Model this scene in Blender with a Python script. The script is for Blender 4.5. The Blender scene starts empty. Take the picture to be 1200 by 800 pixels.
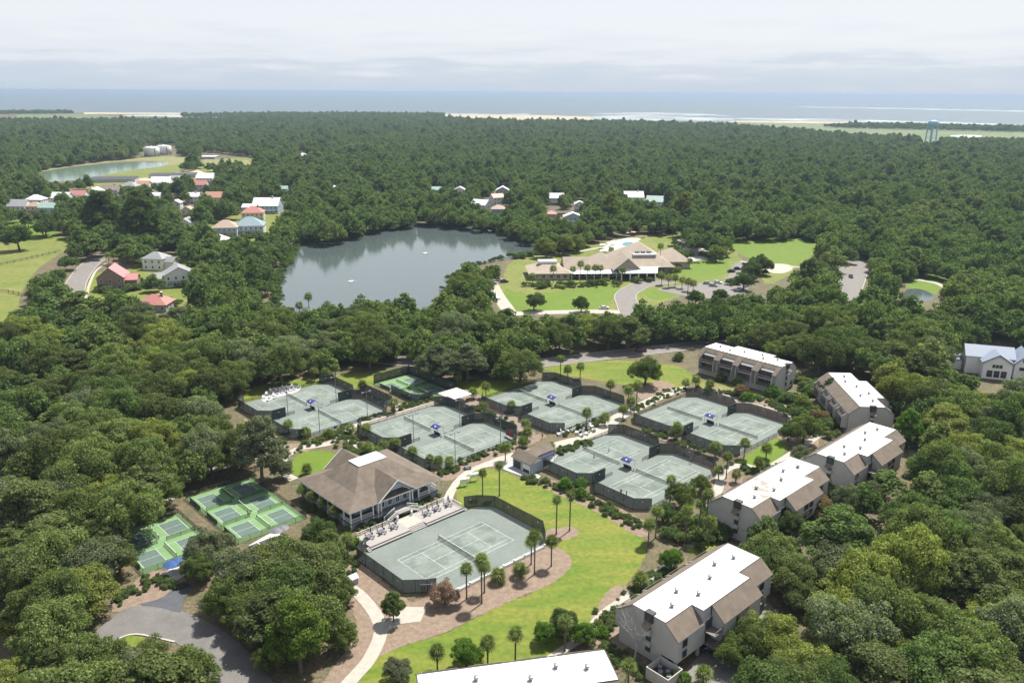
import bpy, bmesh, math, random
import numpy as np
from mathutils import Matrix, Vector
R = math.radians
sc = bpy.context.scene
# ---------------------------------------------------------------- camera (a drone about 95 m up)
cd = bpy.data.cameras.new('camera'); cam = bpy.data.objects.new('camera', cd); sc.collection.objects.link(cam)
CAM_H = 95.05
cd.sensor_width = 36.0; cd.lens = 28.85; cd.clip_start = 1.0; cd.clip_end = 150000.0
cam.matrix_world = Matrix.Translation((0, 0, CAM_H)) @ Matrix.Rotation(R(90 - 16.87), 4, 'X') @ Matrix.Rotation(R(0.33), 4, 'Z')
sc.camera = cam
# ---------------------------------------------------------------- sky, sun, exposure
SUN_EL, SUN_AZ = 60.0, 37.0            # azimuth measured from +Y towards +X
w = bpy.data.worlds.new('World'); sc.world = w; w.use_nodes = True
nt = w.node_tree; nt.nodes.clear()
def wn(t, **k):
    n = nt.nodes.new(t)
    for a, b in k.items(): setattr(n, a, b)
    return n
out = wn('ShaderNodeOutputWorld'); bg = wn('ShaderNodeBackground')
sky = wn('ShaderNodeTexSky', sky_type='NISHITA', sun_disc=False, sun_elevation=R(SUN_EL), sun_rotation=R(SUN_AZ), altitude=0.0, air_density=1.0, dust_density=1.0, ozone_density=1.2)
tc = wn('ShaderNodeTexCoord'); mp = wn('ShaderNodeMapping'); mp.inputs['Scale'].default_value = (1.6, 1.6, 15.0)
n1 = wn('ShaderNodeTexNoise'); n1.inputs['Scale'].default_value = 5.0; n1.inputs['Detail'].default_value = 10.0; n1.inputs['Roughness'].default_value = 0.58
sep = wn('ShaderNodeSeparateXYZ'); ma = wn('ShaderNodeMath', operation='MULTIPLY_ADD'); ma.inputs[1].default_value = 0.10; r1 = wn('ShaderNodeValToRGB')
e = r1.color_ramp.elements; e[0].position = 0.055; e[0].color = (5.0, 5.8, 6.9, 1); e[1].position = 0.12; e[1].color = (7.3, 7.55, 8.0, 1)
q = e.new(0.075); q.color = (5.5, 6.15, 7.1, 1); q = e.new(0.09); q.color = (6.6, 7.0, 7.7, 1)
mix = wn('ShaderNodeMix', data_type='RGBA'); vr = wn('ShaderNodeMapRange'); vr.inputs[1].default_value = 0.1; vr.inputs[2].default_value = 0.8; vr.inputs[3].default_value = 0.88; vr.inputs[4].default_value = 0.40
L = nt.links.new
L(tc.outputs['Generated'], mp.inputs['Vector']); L(mp.outputs['Vector'], n1.inputs['Vector']); L(tc.outputs['Generated'], sep.inputs[0]); L(n1.outputs['Fac'], ma.inputs[0]); L(sep.outputs['Z'], ma.inputs[2]); L(ma.outputs[0], r1.inputs['Fac'])
L(sep.outputs['Z'], vr.inputs[0]); L(vr.outputs[0], mix.inputs['Factor']); L(r1.outputs['Color'], mix.inputs['B']); L(sky.outputs['Color'], mix.inputs['A'])
L(mix.outputs['Result'], bg.inputs['Color']); bg.inputs['Strength'].default_value = 0.068; L(bg.outputs['Background'], out.inputs['Surface'])
sd = bpy.data.lights.new('sun', 'SUN'); sun = bpy.data.objects.new('sun', sd); sc.collection.objects.link(sun)
sd.energy = 5.0; sd.angle = R(0.53); sd.color = (1.0, 0.955, 0.88)
sdir = Vector((math.sin(R(SUN_AZ)) * math.cos(R(SUN_EL)), math.cos(R(SUN_AZ)) * math.cos(R(SUN_EL)), math.sin(R(SUN_EL))))
sun.rotation_euler = (-sdir).to_track_quat('-Z', 'Y').to_euler(); sun.location = (150, 200, 300)
vs = sc.view_settings; vs.view_transform = 'Standard'; vs.look = 'None'; vs.exposure = 0.84; vs.gamma = 1.0; vs.use_curve_mapping = False
cy = sc.cycles; cy.use_denoising = True; cy.max_bounces = 6; cy.diffuse_bounces = 3; cy.glossy_bounces = 2; cy.transmission_bounces = 3; cy.transparent_max_bounces = 10; cy.volume_bounces = 0
cy.use_adaptive_sampling = True; cy.adaptive_threshold = 0.02; cy.caustics_reflective = False; cy.caustics_refractive = False
try: cy.denoiser = 'OPENIMAGEDENOISE'; cy.denoising_prefilter = 'ACCURATE'
except Exception: pass
# ---------------------------------------------------------------- helpers
TH = R(43.2); CT, ST = math.cos(TH), math.sin(TH)
def UW(u, w): return (u * CT - w * ST, u * ST + w * CT)     # the site grid: u along the courts, w to the left of it
link = sc.collection.objects.link
MATS = {}
def mat(name, col, rough=0.85, nscale=0, namt=0.0, col2=None, bump=0.0, metal=0.0, stretch=None, detail=5.0, spec=0.3, nscale2=0, namt2=0.0, obj_col=False, alpha=1.0, lo=0.3, hi=0.7):
    if name in MATS: return MATS[name]
    m = bpy.data.materials.new(name); m.use_nodes = True; t = m.node_tree; t.nodes.clear()
    o = t.nodes.new('ShaderNodeOutputMaterial'); p = t.nodes.new('ShaderNodeBsdfPrincipled')
    p.inputs['Roughness'].default_value = rough; p.inputs['Metallic'].default_value = metal; p.inputs['Specular IOR Level'].default_value = spec
    p.inputs['Base Color'].default_value = (*col, 1); p.inputs['Alpha'].default_value = alpha
    t.links.new(p.outputs[0], o.inputs['Surface'])
    if nscale:
        g = t.nodes.new('ShaderNodeNewGeometry'); src = g.outputs['Position']
        if stretch:
            q = t.nodes.new('ShaderNodeMapping'); q.inputs['Rotation'].default_value = (0, 0, -stretch[3]); q.inputs['Scale'].default_value = stretch[:3]
            t.links.new(src, q.inputs['Vector']); src = q.outputs['Vector']
        n = t.nodes.new('ShaderNodeTexNoise'); n.inputs['Scale'].default_value = nscale; n.inputs['Detail'].default_value = detail; n.inputs['Roughness'].default_value = 0.62
        t.links.new(src, n.inputs['Vector'])
        r = t.nodes.new('ShaderNodeValToRGB'); r.color_ramp.elements[0].position = lo; r.color_ramp.elements[1].position = hi
        c2 = col2 or tuple(c * (1 - namt) for c in col)
        r.color_ramp.elements[0].color = (*c2, 1); r.color_ramp.elements[1].color = (*(col if col2 else tuple(min(1, c * (1 + namt)) for c in col)), 1)
        t.links.new(n.outputs['Fac'], r.inputs['Fac']); last = r.outputs['Color']
        if nscale2:
            n2 = t.nodes.new('ShaderNodeTexNoise'); n2.inputs['Scale'].default_value = nscale2; n2.inputs['Detail'].default_value = 3.0
            t.links.new(g.outputs['Position'], n2.inputs['Vector'])
            mr = t.nodes.new('ShaderNodeMapRange'); mr.inputs[1].default_value = 0.25; mr.inputs[2].default_value = 0.75; mr.inputs[3].default_value = 1 - namt2; mr.inputs[4].default_value = 1 + namt2
            t.links.new(n2.outputs['Fac'], mr.inputs[0])
            vm = t.nodes.new('ShaderNodeVectorMath'); vm.operation = 'SCALE'; t.links.new(last, vm.inputs[0]); t.links.new(mr.outputs[0], vm.inputs['Scale']); last = vm.outputs[0]
        t.links.new(last, p.inputs['Base Color'])
        if bump:
            b = t.nodes.new('ShaderNodeBump'); b.inputs['Strength'].default_value = bump; b.inputs['Distance'].default_value = 0.1
            t.links.new(n.outputs['Fac'], b.inputs['Height']); t.links.new(b.outputs[0], p.inputs['Normal'])
    MATS[name] = m; return m
def tag(o, label=None, cat=None, group=None, kind=None):
    if label: o['label'] = label
    if cat: o['category'] = cat
    if group: o['group'] = group
    if kind: o['kind'] = kind
    return o
def thing(name, label, cat, loc=(0, 0, 0), rz=0.0, group=None):
    o = bpy.data.objects.new(name, None); link(o); o.location = loc if len(loc) == 3 else (*loc, 0); o.rotation_euler = (0, 0, rz); o.empty_display_size = 0.5
    return tag(o, label, cat, group)
class MB:
    def __init__(s): s.v = []; s.f = []
    def add(s, v, f):
        b = len(s.v); s.v += [tuple(p) for p in v]; s.f += [tuple(i + b for i in q) for q in f]; return s
    def box(s, x0, x1, y0, y1, z0, z1):
        return s.add([(x0, y0, z0), (x1, y0, z0), (x1, y1, z0), (x0, y1, z0), (x0, y0, z1), (x1, y0, z1), (x1, y1, z1), (x0, y1, z1)],
                     [(3, 2, 1, 0), (4, 5, 6, 7), (0, 1, 5, 4), (1, 2, 6, 5), (2, 3, 7, 6), (3, 0, 4, 7)])
    def prism(s, pts, z0, z1):          # ccw outline in xy
        n = len(pts)
        return s.add([(*p, z0) for p in pts] + [(*p, z1) for p in pts], [tuple(range(n - 1, -1, -1)), tuple(range(n, 2 * n))] + [(i, (i + 1) % n, (i + 1) % n + n, i + n) for i in range(n)])
    def extr(s, pts, x0, x1):           # outline in (y,z) pushed along x
        n = len(pts)
        return s.add([(x0, *p) for p in pts] + [(x1, *p) for p in pts], [tuple(range(n - 1, -1, -1)), tuple(range(n, 2 * n))] + [(i, (i + 1) % n, (i + 1) % n + n, i + n) for i in range(n)])
    def extry(s, pts, y0, y1):          # outline in (x,z) pushed along y
        n = len(pts)
        return s.add([(p[0], y0, p[1]) for p in pts] + [(p[0], y1, p[1]) for p in pts], [tuple(range(n)), tuple(range(2 * n - 1, n - 1, -1))] + [(i, i + n, (i + 1) % n + n, (i + 1) % n) for i in range(n)])
    def slab(s, q, t):                  # a four- or three-cornered panel with thickness t along its normal (downwards)
        a, b, c = Vector(q[0]), Vector(q[1]), Vector(q[2]); nn = (b - a).cross(c - a).normalized() * t; n = len(q)
        return s.add([Vector(p) for p in q] + [Vector(p) - nn for p in q], [tuple(range(n)), tuple(range(2 * n - 1, n - 1, -1))] + [(i, i + n, (i + 1) % n + n, (i + 1) % n) for i in range(n)])
    def tube(s, a, b, r0, r1=None, n=6):
        a, b = Vector(a), Vector(b); r1 = r0 if r1 is None else r1; d = (b - a).normalized()
        x = d.orthogonal().normalized(); y = d.cross(x); v = []
        for c, r in ((a, r0), (b, r1)):
            for k in range(n): t = 2 * math.pi * k / n; v.append(c + x * (math.cos(t) * r) + y * (math.sin(t) * r))
        return s.add(v, [(k, (k + 1) % n, (k + 1) % n + n, k + n) for k in range(n)] + [tuple(range(n - 1, -1, -1)), tuple(range(n, 2 * n))])
    def lathe(s, prof, n=16, cx=0, cy=0):
        v = []; f = []
        for r, z in prof:
            for k in range(n): t = 2 * math.pi * k / n; v.append((cx + r * math.cos(t), cy + r * math.sin(t), z))
        for i in range(len(prof) - 1):
            for k in range(n): f.append((i * n + k, i * n + (k + 1) % n, (i + 1) * n + (k + 1) % n, (i + 1) * n + k))
        f.append(tuple(range(n - 1, -1, -1))); f.append(tuple((len(prof) - 1) * n + k for k in range(n)))
        return s.add(v, f)
    def me(s, name):
        m = bpy.data.meshes.new(name); m.from_pydata(s.v, [], s.f); m.update(); return m
    def build(s, name, m, parent=None, smooth=False):
        d = s.me(name)
        if m: d.materials.append(m)
        if smooth: d.shade_smooth()
        o = bpy.data.objects.new(name, d); link(o)
        if parent: o.parent = parent
        return o
def box(name, m, parent, *a): return MB().box(*a).build(name, m, parent)
def inst(name, data, parent=None, loc=(0, 0, 0), rz=0.0, scale=(1, 1, 1)):
    o = bpy.data.objects.new(name, data); link(o); o.location = loc; o.rotation_euler = (0, 0, rz); o.scale = scale
    if parent: o.parent = parent
    return o
def copy_tree(o, parent=None):
    c = o.copy(); link(c); c.parent = parent
    for ch in list(o.children): copy_tree(ch, c)
    return c
def smooth_loop(pts, n=4, closed=True):
    P = [np.array(p, float) for p in pts]; N = len(P); outp = []
    for i in range(N if closed else N - 1):
        p0, p1, p2, p3 = (P[(i - 1) % N], P[i], P[(i + 1) % N], P[(i + 2) % N]) if closed else (P[max(i - 1, 0)], P[i], P[i + 1], P[min(i + 2, N - 1)])
        for k in range(n):
            t = k / n; outp.append(0.5 * (2 * p1 + (p2 - p0) * t + (2 * p0 - 5 * p1 + 4 * p2 - p3) * t * t + (3 * p1 - p0 - 3 * p2 + p3) * t ** 3))
    if not closed: outp.append(P[-1])
    return [tuple(p) for p in outp]
def sheet(name, pts, z, m, smooth=3, kind='structure', label=None, cat=None):
    pts = smooth_loop(pts, smooth) if smooth else pts
    if m.name in ('lawn_grass', 'bright_grass', 'dry_grass', 'pine_straw') and smooth:      # ragged turf and straw edges
        rj = random.Random(len(pts)); fine = []
        for a, b in zip(pts, pts[1:] + pts[:1]):
            k = max(1, min(12, int(math.dist(a, b) / 0.9)))
            for i in range(k): fine.append((a[0] + (b[0] - a[0]) * i / k + rj.gauss(0, 0.13), a[1] + (b[1] - a[1]) * i / k + rj.gauss(0, 0.13)))
        pts = fine
    bm = bmesh.new(); f = bm.faces.new([bm.verts.new((x, y, z)) for x, y in pts]); f.normal_update()
    if f.normal.z < 0: f.normal_flip()
    bmesh.ops.triangulate(bm, faces=bm.faces[:])
    d = bpy.data.meshes.new(name); bm.to_mesh(d); bm.free(); d.materials.append(m)
    o = bpy.data.objects.new(name, d); link(o); return tag(o, label, cat, None, kind)
def strip(name, pts, width, z, m, n=5, kind='structure', label=None, kerb=None):
    P = smooth_loop(pts, n, closed=False); v = []; f = []; N = len(P)
    ws = width if isinstance(width, (list, tuple)) else (width, width)
    for i, p in enumerate(P):
        a, b = P[max(i - 1, 0)], P[min(i + 1, N - 1)]; d = np.array(b) - np.array(a); d /= np.linalg.norm(d) + 1e-9
        hw = 0.5 * (ws[0] + (ws[1] - ws[0]) * i / (N - 1)); nx, ny = -d[1] * hw, d[0] * hw
        v += [(p[0] + nx, p[1] + ny, z), (p[0] - nx, p[1] - ny, z)]
    f = [(2 * i + 1, 2 * i + 3, 2 * i + 2, 2 * i) for i in range(N - 1)]
    o = MB().add(v, f).build(name, m); tag(o, label, None, None, kind)
    if kerb:
        for s in (0, 1):
            b = MB()
            for i in range(N - 1):
                p, q = Vector(v[2 * i + s]), Vector(v[2 * i + 2 + s]); c0 = Vector((*P[i], z)); c1 = Vector((*P[i + 1], z))
                po = p + (p - c0).normalized() * 0.35; qo = q + (q - c1).normalized() * 0.35; h = Vector((0, 0, 0.12))
                b.add([p, q, qo, po, p + h, q + h, qo + h, po + h], [(4, 5, 6, 7), (0, 1, 5, 4), (2, 3, 7, 6)] if s else [(7, 6, 5, 4), (4, 5, 1, 0), (6, 7, 3, 2)])
            b.build('kerb', kerb, o)
    return o
ORD = ['zeroth', 'first', 'second', 'third', 'fourth', 'fifth', 'sixth', 'seventh', 'eighth', 'ninth', 'tenth', 'eleventh', 'twelfth', 'thirteenth', 'fourteenth', 'fifteenth', 'sixteenth', 'seventeenth', 'eighteenth', 'nineteenth', 'twentieth']
def nth(k): return ORD[k] if k < 21 else str(k) + ('th' if k % 10 > 3 or k % 10 == 0 or 10 < k % 100 < 14 else ['', 'st', 'nd', 'rd'][k % 10])

# ---------------------------------------------------------------- the setting: land, sea, water, lawns, roads, paths
M_floor = mat('forest_floor', (0.145, 0.105, 0.065), nscale=0.22, col2=(0.06, 0.07, 0.03), nscale2=1.6, namt2=0.5)
M_lawn = mat('lawn_grass', (0.165, 0.168, 0.026), nscale=0.16, col2=(0.084, 0.136, 0.010), nscale2=0.9, namt2=0.25, lo=0.36, hi=0.68, stretch=(0.3, 1.3, 1, R(50)))
M_lawn2 = mat('bright_grass', (0.108, 0.162, 0.010), nscale=0.2, col2=(0.08, 0.136, 0.008), nscale2=2.5, namt2=0.15)
M_dry = mat('dry_grass', (0.165, 0.165, 0.042), nscale=0.05, col2=(0.095, 0.135, 0.016), nscale2=0.35, namt2=0.22)
M_mulch = mat('pine_straw', (0.235, 0.178, 0.132), nscale=0.9, col2=(0.155, 0.11, 0.08), nscale2=5.0, namt2=0.3, bump=0.6)
M_path = mat('concrete_path', (0.35, 0.325, 0.28), nscale=0.7, namt=0.12, nscale2=6, namt2=0.08)
M_kerb = mat('kerb_concrete', (0.36, 0.34, 0.3), nscale=1.5, namt=0.12)
M_road = mat('weathered_asphalt', (0.175, 0.162, 0.15), nscale=0.35, namt=0.12, nscale2=5, namt2=0.12)
M_asph = mat('dark_asphalt', (0.075, 0.08, 0.088), nscale=0.8, namt=0.14, nscale2=6, namt2=0.15)
M_sand = mat('beach_sand', (0.42, 0.36, 0.26), nscale=0.02, col2=(0.24, 0.22, 0.13), lo=0.38, hi=0.56)
M_bank = mat('sandy_bank', (0.23, 0.205, 0.10), nscale=0.06, col2=(0.12, 0.15, 0.035))
M_marsh = mat('marsh_grass', (0.13, 0.15, 0.06), nscale=0.008, col2=(0.085, 0.125, 0.05), nscale2=0.05, namt2=0.15)
def water(name, col, rough, bscale, bstr, stretch=(1, 1, 1)):
    m = mat(name, col, rough, spec=0.5); t = m.node_tree; p = [n for n in t.nodes if n.type == 'BSDF_PRINCIPLED'][0]; p.inputs['IOR'].default_value = 1.5 if 'lake' in name else 1.33
    g = t.nodes.new('ShaderNodeNewGeometry'); q = t.nodes.new('ShaderNodeMapping'); q.inputs['Scale'].default_value = stretch; n = t.nodes.new('ShaderNodeTexNoise'); n.inputs['Scale'].default_value = bscale; n.inputs['Detail'].default_value = 4
    b = t.nodes.new('ShaderNodeBump'); b.inputs['Strength'].default_value = bstr; b.inputs['Distance'].default_value = 1.0
    t.links.new(g.outputs['Position'], q.inputs[0]); t.links.new(q.outputs[0], n.inputs['Vector']); t.links.new(n.outputs['Fac'], b.inputs['Height']); t.links.new(b.outputs[0], p.inputs['Normal'])
    return m
M_lake = water('lake_water', (0.07, 0.09, 0.09), 0.06, 0.35, 0.035, (1, 2.2, 1))
M_pond = water('milky_green_water', (0.14, 0.2, 0.155), 0.12, 0.3, 0.05)
M_sea = water('sea_water', (0.085, 0.115, 0.125), 0.42, 0.006, 0.7, (1, 3, 1))
M_foam = mat('breaking_surf', (0.78, 0.8, 0.8), 0.7)
t = M_foam.node_tree; p = [n for n in t.nodes if n.type == 'BSDF_PRINCIPLED'][0]
g_ = t.nodes.new('ShaderNodeNewGeometry'); q_ = t.nodes.new('ShaderNodeMapping'); q_.inputs['Scale'].default_value = (0.5, 2.0, 1); n_ = t.nodes.new('ShaderNodeTexNoise'); n_.inputs['Scale'].default_value = 0.012; n_.inputs['Detail'].default_value = 6
r_ = t.nodes.new('ShaderNodeValToRGB'); r_.color_ramp.elements[0].position = 0.44; r_.color_ramp.elements[1].position = 0.72
t.links.new(g_.outputs['Position'], q_.inputs[0]); t.links.new(q_.outputs[0], n_.inputs['Vector']); t.links.new(n_.outputs['Fac'], r_.inputs['Fac']); t.links.new(r_.outputs['Color'], p.inputs['Alpha'])

shore = [(-2275.6, 3428.8), (-2092.9, 3468.5), (-1894.3, 3657.6), (-1915.9, 3811.0), (-1536.5, 3817.8), (-1133.9, 3751.7), (-773.8, 3831.6), (-308.7, 3780.8), (-158.4, 3812.8), (70.4, 3787.5), (316.7, 3565.3), (310.2, 3070.5), (541.1, 3016.2), (739.2, 2959.9), (820.7, 3136.7), (1120.0, 3110.3), (1215.1, 3035.0), (1463.7, 2921.5), (1652.1, 2744.9), (1753.9, 2531.0)]
sheet('ground', [(-5500, 7400), (-5500, -1500), (5500, -1500), (5500, 3600)] + shore[::-1], 0.0, M_floor, smooth=0)
sheet('sea', [(-60000, -4000), (60000, -4000), (60000, 70000), (-60000, 70000)], -0.8, M_sea, smooth=0)
sheet('beach', [(-1908.0, 3780.1), (-1524.8, 3788.4), (-1266.9, 3722.2), (-1199.3, 3522.1), (-1556.5, 3514.9), (-1754.0, 3472.8)], 0.05, M_sand, smooth=0)
sheet('beach', [(-611.1, 3775.4), (-157.8, 3798.1), (70.2, 3773.0), (315.6, 3552.4), (307.0, 3069.9), (285.3, 2939.4), (112.6, 2903.1), (-128.6, 3092.2), (-277.0, 3389.5)], 0.05, M_sand, smooth=0)
sheet('beach', [(745.4, 2960.9), (815.6, 3116.7), (1113.0, 3090.7), (1207.7, 3016.3), (1144.9, 2857.8), (874.2, 2913.5)], 0.06, M_sand, smooth=0)
sheet('tidal_creek', [(-1534.3, 3387.0), (-1396.6, 3467.6), (-1158.1, 3400.1), (-1038.2, 3081.9), (-1160.6, 3111.6), (-1374.2, 3248.4), (-1473.8, 3252.3)], 0.06, mat('tidal_water', (0.35, 0.38, 0.38), 0.4))
sheet('tidal_creek', [(1057.4, 2052.2), (1120.6, 2109.6), (1150.7, 2078.9), (1086.7, 1976.4), (1053.0, 1992.0)], 0.08, mat('tidal_water', (0.35, 0.38, 0.38), 0.4))
sheet('marsh', [(-1996.0, 3421.3), (-1775.9, 3495.5), (-1436.0, 3168.2), (-1139.1, 3053.4), (-976.2, 2613.0), (-1483.2, 2535.2)], 0.03, M_marsh, smooth=0)
sheet('marsh', [(289.6, 2922.8), (732.7, 2933.3), (869.0, 2896.2), (1138.3, 2841.3), (1374.3, 2741.4), (1694.9, 2409.3), (1102.7, 1557.2), (868.5, 1721.4), (643.1, 2135.3), (385.3, 2412.4)], 0.04, M_marsh, smooth=0)
SURF = [[(322.5, 3631.2), (497.7, 3862.0), (662.2, 3698.3), (887.2, 3419.8), (822.0, 3166.0), (558.1, 3112.0), (315.1, 3119.3)], [(362.3, 4083.4), (706.3, 4449.1), (957.4, 4181.4), (974.7, 3760.1), (617.7, 3887.0)], [(881.7, 3536.2), (1236.6, 3437.3), (1536.1, 3197.1), (1775.4, 2952.0), (1675.4, 2784.0), (1434.2, 2983.0), (1145.2, 3181.0), (897.3, 3208.4)],
        [(2240.2, 6825.2), (2872.3, 6407.7), (3360.5, 5614.3), (3081.9, 5146.2), (2634.6, 5874.8), (2211.0, 6347.6)], [(-786.0, 3892.2), (-316.0, 3870.1), (71.5, 3846.8), (73.8, 3971.0), (-406.1, 3994.3)]]
for s in SURF: tag(sheet('surf', s, -0.6, M_foam, smooth=0), 'white breaking surf', None, None, 'structure')
# lake, ponds
LAKE = [(-140.22, 537.99), (-133.45, 487.93), (-127.17, 443.75), (-119.96, 402.78), (-107.86, 362.22), (-92.66, 343.48), (-62.42, 339.95), (-32.01, 348.98), (-31.95, 392.06), (-29.89, 437.4), (-21.77, 462.92), (-5.34, 480.96), (16.56, 500.51), (17.55, 533.29), (1.93, 549.07), (-9.52, 580.44), (-28.1, 603.0), (-51.7, 614.4), (-73.3, 613.6), (-93.23, 592.82), (-103.42, 562.84), (-121.05, 535.36)]
sheet('lake', LAKE, 0.06, M_lake)
sheet('pond', [(-550.8, 961.4), (-570.4, 1030.7), (-561.5, 1086.3), (-545.2, 1134.2), (-520.6, 1157.2), (-477.5, 1152.9), (-458.8, 1092.8), (-475.5, 1030.6), (-476.0, 965.6), (-480.9, 916.9), (-503.4, 897.7)], 0.06, M_pond)
sheet('pond', [(193.24, 395.49), (201.79, 408.57), (208.41, 409.67), (209.54, 399.47), (205.13, 388.74), (195.98, 381.74), (189.33, 383.27)], 0.06, M_lake)
sheet('embankment', [(-571.7, 991.5), (-586.0, 1059.6), (-578.8, 1132.0), (-560.1, 1191.9), (-535.9, 1250.0), (-495.2, 1270.1), (-465.9, 1206.2), (-451.9, 1147.4), (-458.5, 1105.9), (-489.0, 1166.6), (-539.7, 1173.6), (-561.1, 1119.4), (-569.3, 1048.5), (-540.1, 942.1)], 0.04, M_bank)
# fields and lawns
FIELD_L = [(-332.66, 493.11), (-318.54, 542.19), (-295.08, 546.29), (-278.15, 506.11), (-262.98, 447.0), (-238.6, 387.27), (-216.61, 345.13), (-226.85, 327.37)]
sheet('field', FIELD_L, 0.03, M_dry)
sheet('field', [(-376.9, 607.0), (-370.8, 624.2), (-328.87, 584.72), (-301.77, 542.72), (-316.86, 529.24), (-323.25, 516.63)], 0.025, M_lawn2)
FIELD_R = [(150.04, 557.16), (176.84, 564.93), (210.15, 555.68), (194.16, 520.21), (166.85, 468.02), (151.15, 470.06), (143.65, 487.78), (140.97, 506.96)]
sheet('field', FIELD_R, 0.03, M_lawn2)
sheet('lawn', [(0.75, 478.54), (32.17, 515.37), (56.33, 540.9), (115.55, 584.63), (147.06, 563.97), (138.54, 495.72), (126.11, 424.45), (83.81, 392.97), (54.46, 362.65), (-0.07, 356.95), (-7.67, 392.63), (-4.77, 431.59)], 0.018, M_dry)
sheet('lawn', [(-3.6, 405.56), (8.27, 393.0), (39.18, 410.41), (54.56, 414.67), (50.99, 392.21), (39.3, 366.97), (15.47, 361.81), (1.48, 364.59)], 0.03, M_lawn2)
sheet('lawn', [(-0.25, 470.89), (20.67, 497.83), (48.98, 521.87), (57.15, 516.12), (46.45, 493.08), (19.47, 466.48), (2.63, 447.15)], 0.03, M_dry)
sheet('lawn', [(92.86, 463.59), (118.15, 497.88), (126.92, 474.39), (115.77, 441.14), (96.58, 429.92)], 0.03, M_lawn2)
sheet('lawn', [(65.96, 399.76), (76.48, 411.31), (85.61, 402.07), (69.43, 382.26)], 0.03, M_lawn2)
sheet('lawn', [(142.6, 457.77), (164.49, 472.91), (157.4, 451.2), (136.23, 420.64), (132.92, 424.61)], 0.028, M_dry)
sheet('lawn', [(217.03, 443.74), (237.38, 448.74), (221.43, 414.8), (207.76, 395.83), (203.56, 410.51), (208.22, 426.48)], 0.03, M_lawn2)
sheet('lawn', [(179.34, 376.42), (189.33, 383.27), (196.0, 380.08), (188.96, 368.64), (176.38, 365.27)], 0.03, M_lawn2)
sheet('lawn', [(-13.65, 185.34), (-12.55, 191.99), (-9.7, 197.02), (-3.19, 197.1), (2.82, 191.2), (8.77, 186.52), (18.71, 177.73), (26.78, 168.84), (29.95, 161.35), (27.66, 152.36), (22.08, 142.38), (17.35, 136.12), (14.68, 131.85), (6.29, 121.61), (0.31, 115.48), (-7.93, 109.42), (-15.73, 105.63), (-27.75, 105.54), (-25.5, 115.27), (-23.61, 121.37), (-19.58, 124.87), (-12.24, 128.57), (-6.19, 133.76), (0.28, 139.29), (4.54, 142.8), (-7.22, 158.82), (-11.94, 174.86)], 0.03, M_lawn)
sheet('lawn', [(-58.53, 198.99), (-57.91, 206.54), (-52.92, 208.29), (-47.87, 205.57), (-46.45, 197.59), (-49.8, 191.53), (-55.86, 192.93)], 0.05, M_lawn2)
sheet('lawn', [(-86.98, 241.31), (-86.19, 260.19), (-67.33, 268.27), (-63.26, 260.55), (-74.55, 249.05), (-81.0, 242.88)], 0.03, M_lawn)
sheet('lawn', [(-63.18, 271.02), (-48.3, 274.93), (-39.74, 278.83), (-42.59, 266.9), (-51.33, 258.24)], 0.03, M_lawn)
sheet('lawn', [(-28.77, 261.1), (-11.68, 266.53), (6.55, 266.83), (0.09, 254.96), (-8.18, 248.52), (-18.14, 253.07)], 0.03, M_lawn)
sheet('lawn', [(12.48, 283.57), (38.11, 290.0), (59.26, 284.38), (63.76, 273.12), (59.8, 262.52), (47.68, 252.5), (39.17, 262.19), (26.73, 268.92), (15.18, 275.07)], 0.03, M_lawn)
sheet('lawn', [(59.96, 200.48), (66.35, 208.72), (77.23, 219.46), (79.67, 217.06), (75.01, 207.71), (67.36, 200.05)], 0.03, M_lawn2)
sheet('lawn', [(38.54, 163.64), (45.16, 167.48), (45.56, 159.36), (39.61, 155.15)], 0.03, M_lawn)
sheet('lawn', [(-70.63, 127.82), (-68.08, 127.35), (-61.63, 125.23), (-61.48, 123.35), (-66.81, 123.77), (-70.4, 125.63)], 0.03, M_lawn)
sheet('lawn', [(-203.57, 376.11), (-219.64, 415.89), (-225.61, 441.17), (-205.39, 404.52), (-195.2, 376.3), (-192.17, 360.4)], 0.03, M_lawn)
sheet('lawn', [(63.71, 268.64), (73.03, 264.44), (84.72, 254.67), (91.16, 248.5), (80.62, 240.88), (70.56, 254.45), (63.32, 260.05)], 0.028, M_dry)
sheet('lawn', [(-458.7, 891.3), (-480.7, 996.8), (-463.6, 1132.6), (-386.5, 1260.9), (-329.1, 1088.1), (-349.8, 972.7), (-366.6, 846.4), (-411.7, 814.0)], 0.015, M_dry)
sheet('lawn', [(-200.06, 382.95), (-221.27, 464.82), (-194.47, 491.61), (-160.79, 407.51), (-152.91, 355.2), (-174.53, 360.78)], 0.012, M_dry)
sheet('lawn', [(-223.38, 538.62), (-230.9, 652.0), (-214.9, 768.3), (-151.77, 547.52), (-181.19, 509.0)], 0.012, M_dry)
# mulch beds
sheet('mulch_bed', [(-33.84, 153.4), (-27.88, 147.97), (-19.71, 138.55), (-13.38, 142.63), (-6.78, 148.17), (0.25, 153.75), (7.72, 158.97), (11.71, 156.92), (12.91, 152.88), (11.58, 148.98), (8.03, 144.62), (0.28, 139.01), (-6.19, 133.76), (-12.24, 128.57), (-19.58, 124.87), (-23.61, 121.37), (-25.5, 115.27), (-27.16, 109.27), (-32.65, 109.23), (-30.18, 120.64), (-28.28, 128.93), (-31.9, 139.56), (-35.61, 147.89)], 0.05, M_mulch)
sheet('mulch_bed', [(7.97, 165.56), (10.96, 167.11), (14.3, 167.54), (15.24, 164.51), (12.58, 161.89), (9.31, 161.13), (7.72, 158.97)], 0.052, M_mulch)
sheet('mulch_bed', [(41.71, 259.71), (50.8, 267.55), (55.15, 262.44), (50.21, 250.97), (42.76, 247.76)], 0.05, M_mulch)
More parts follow.
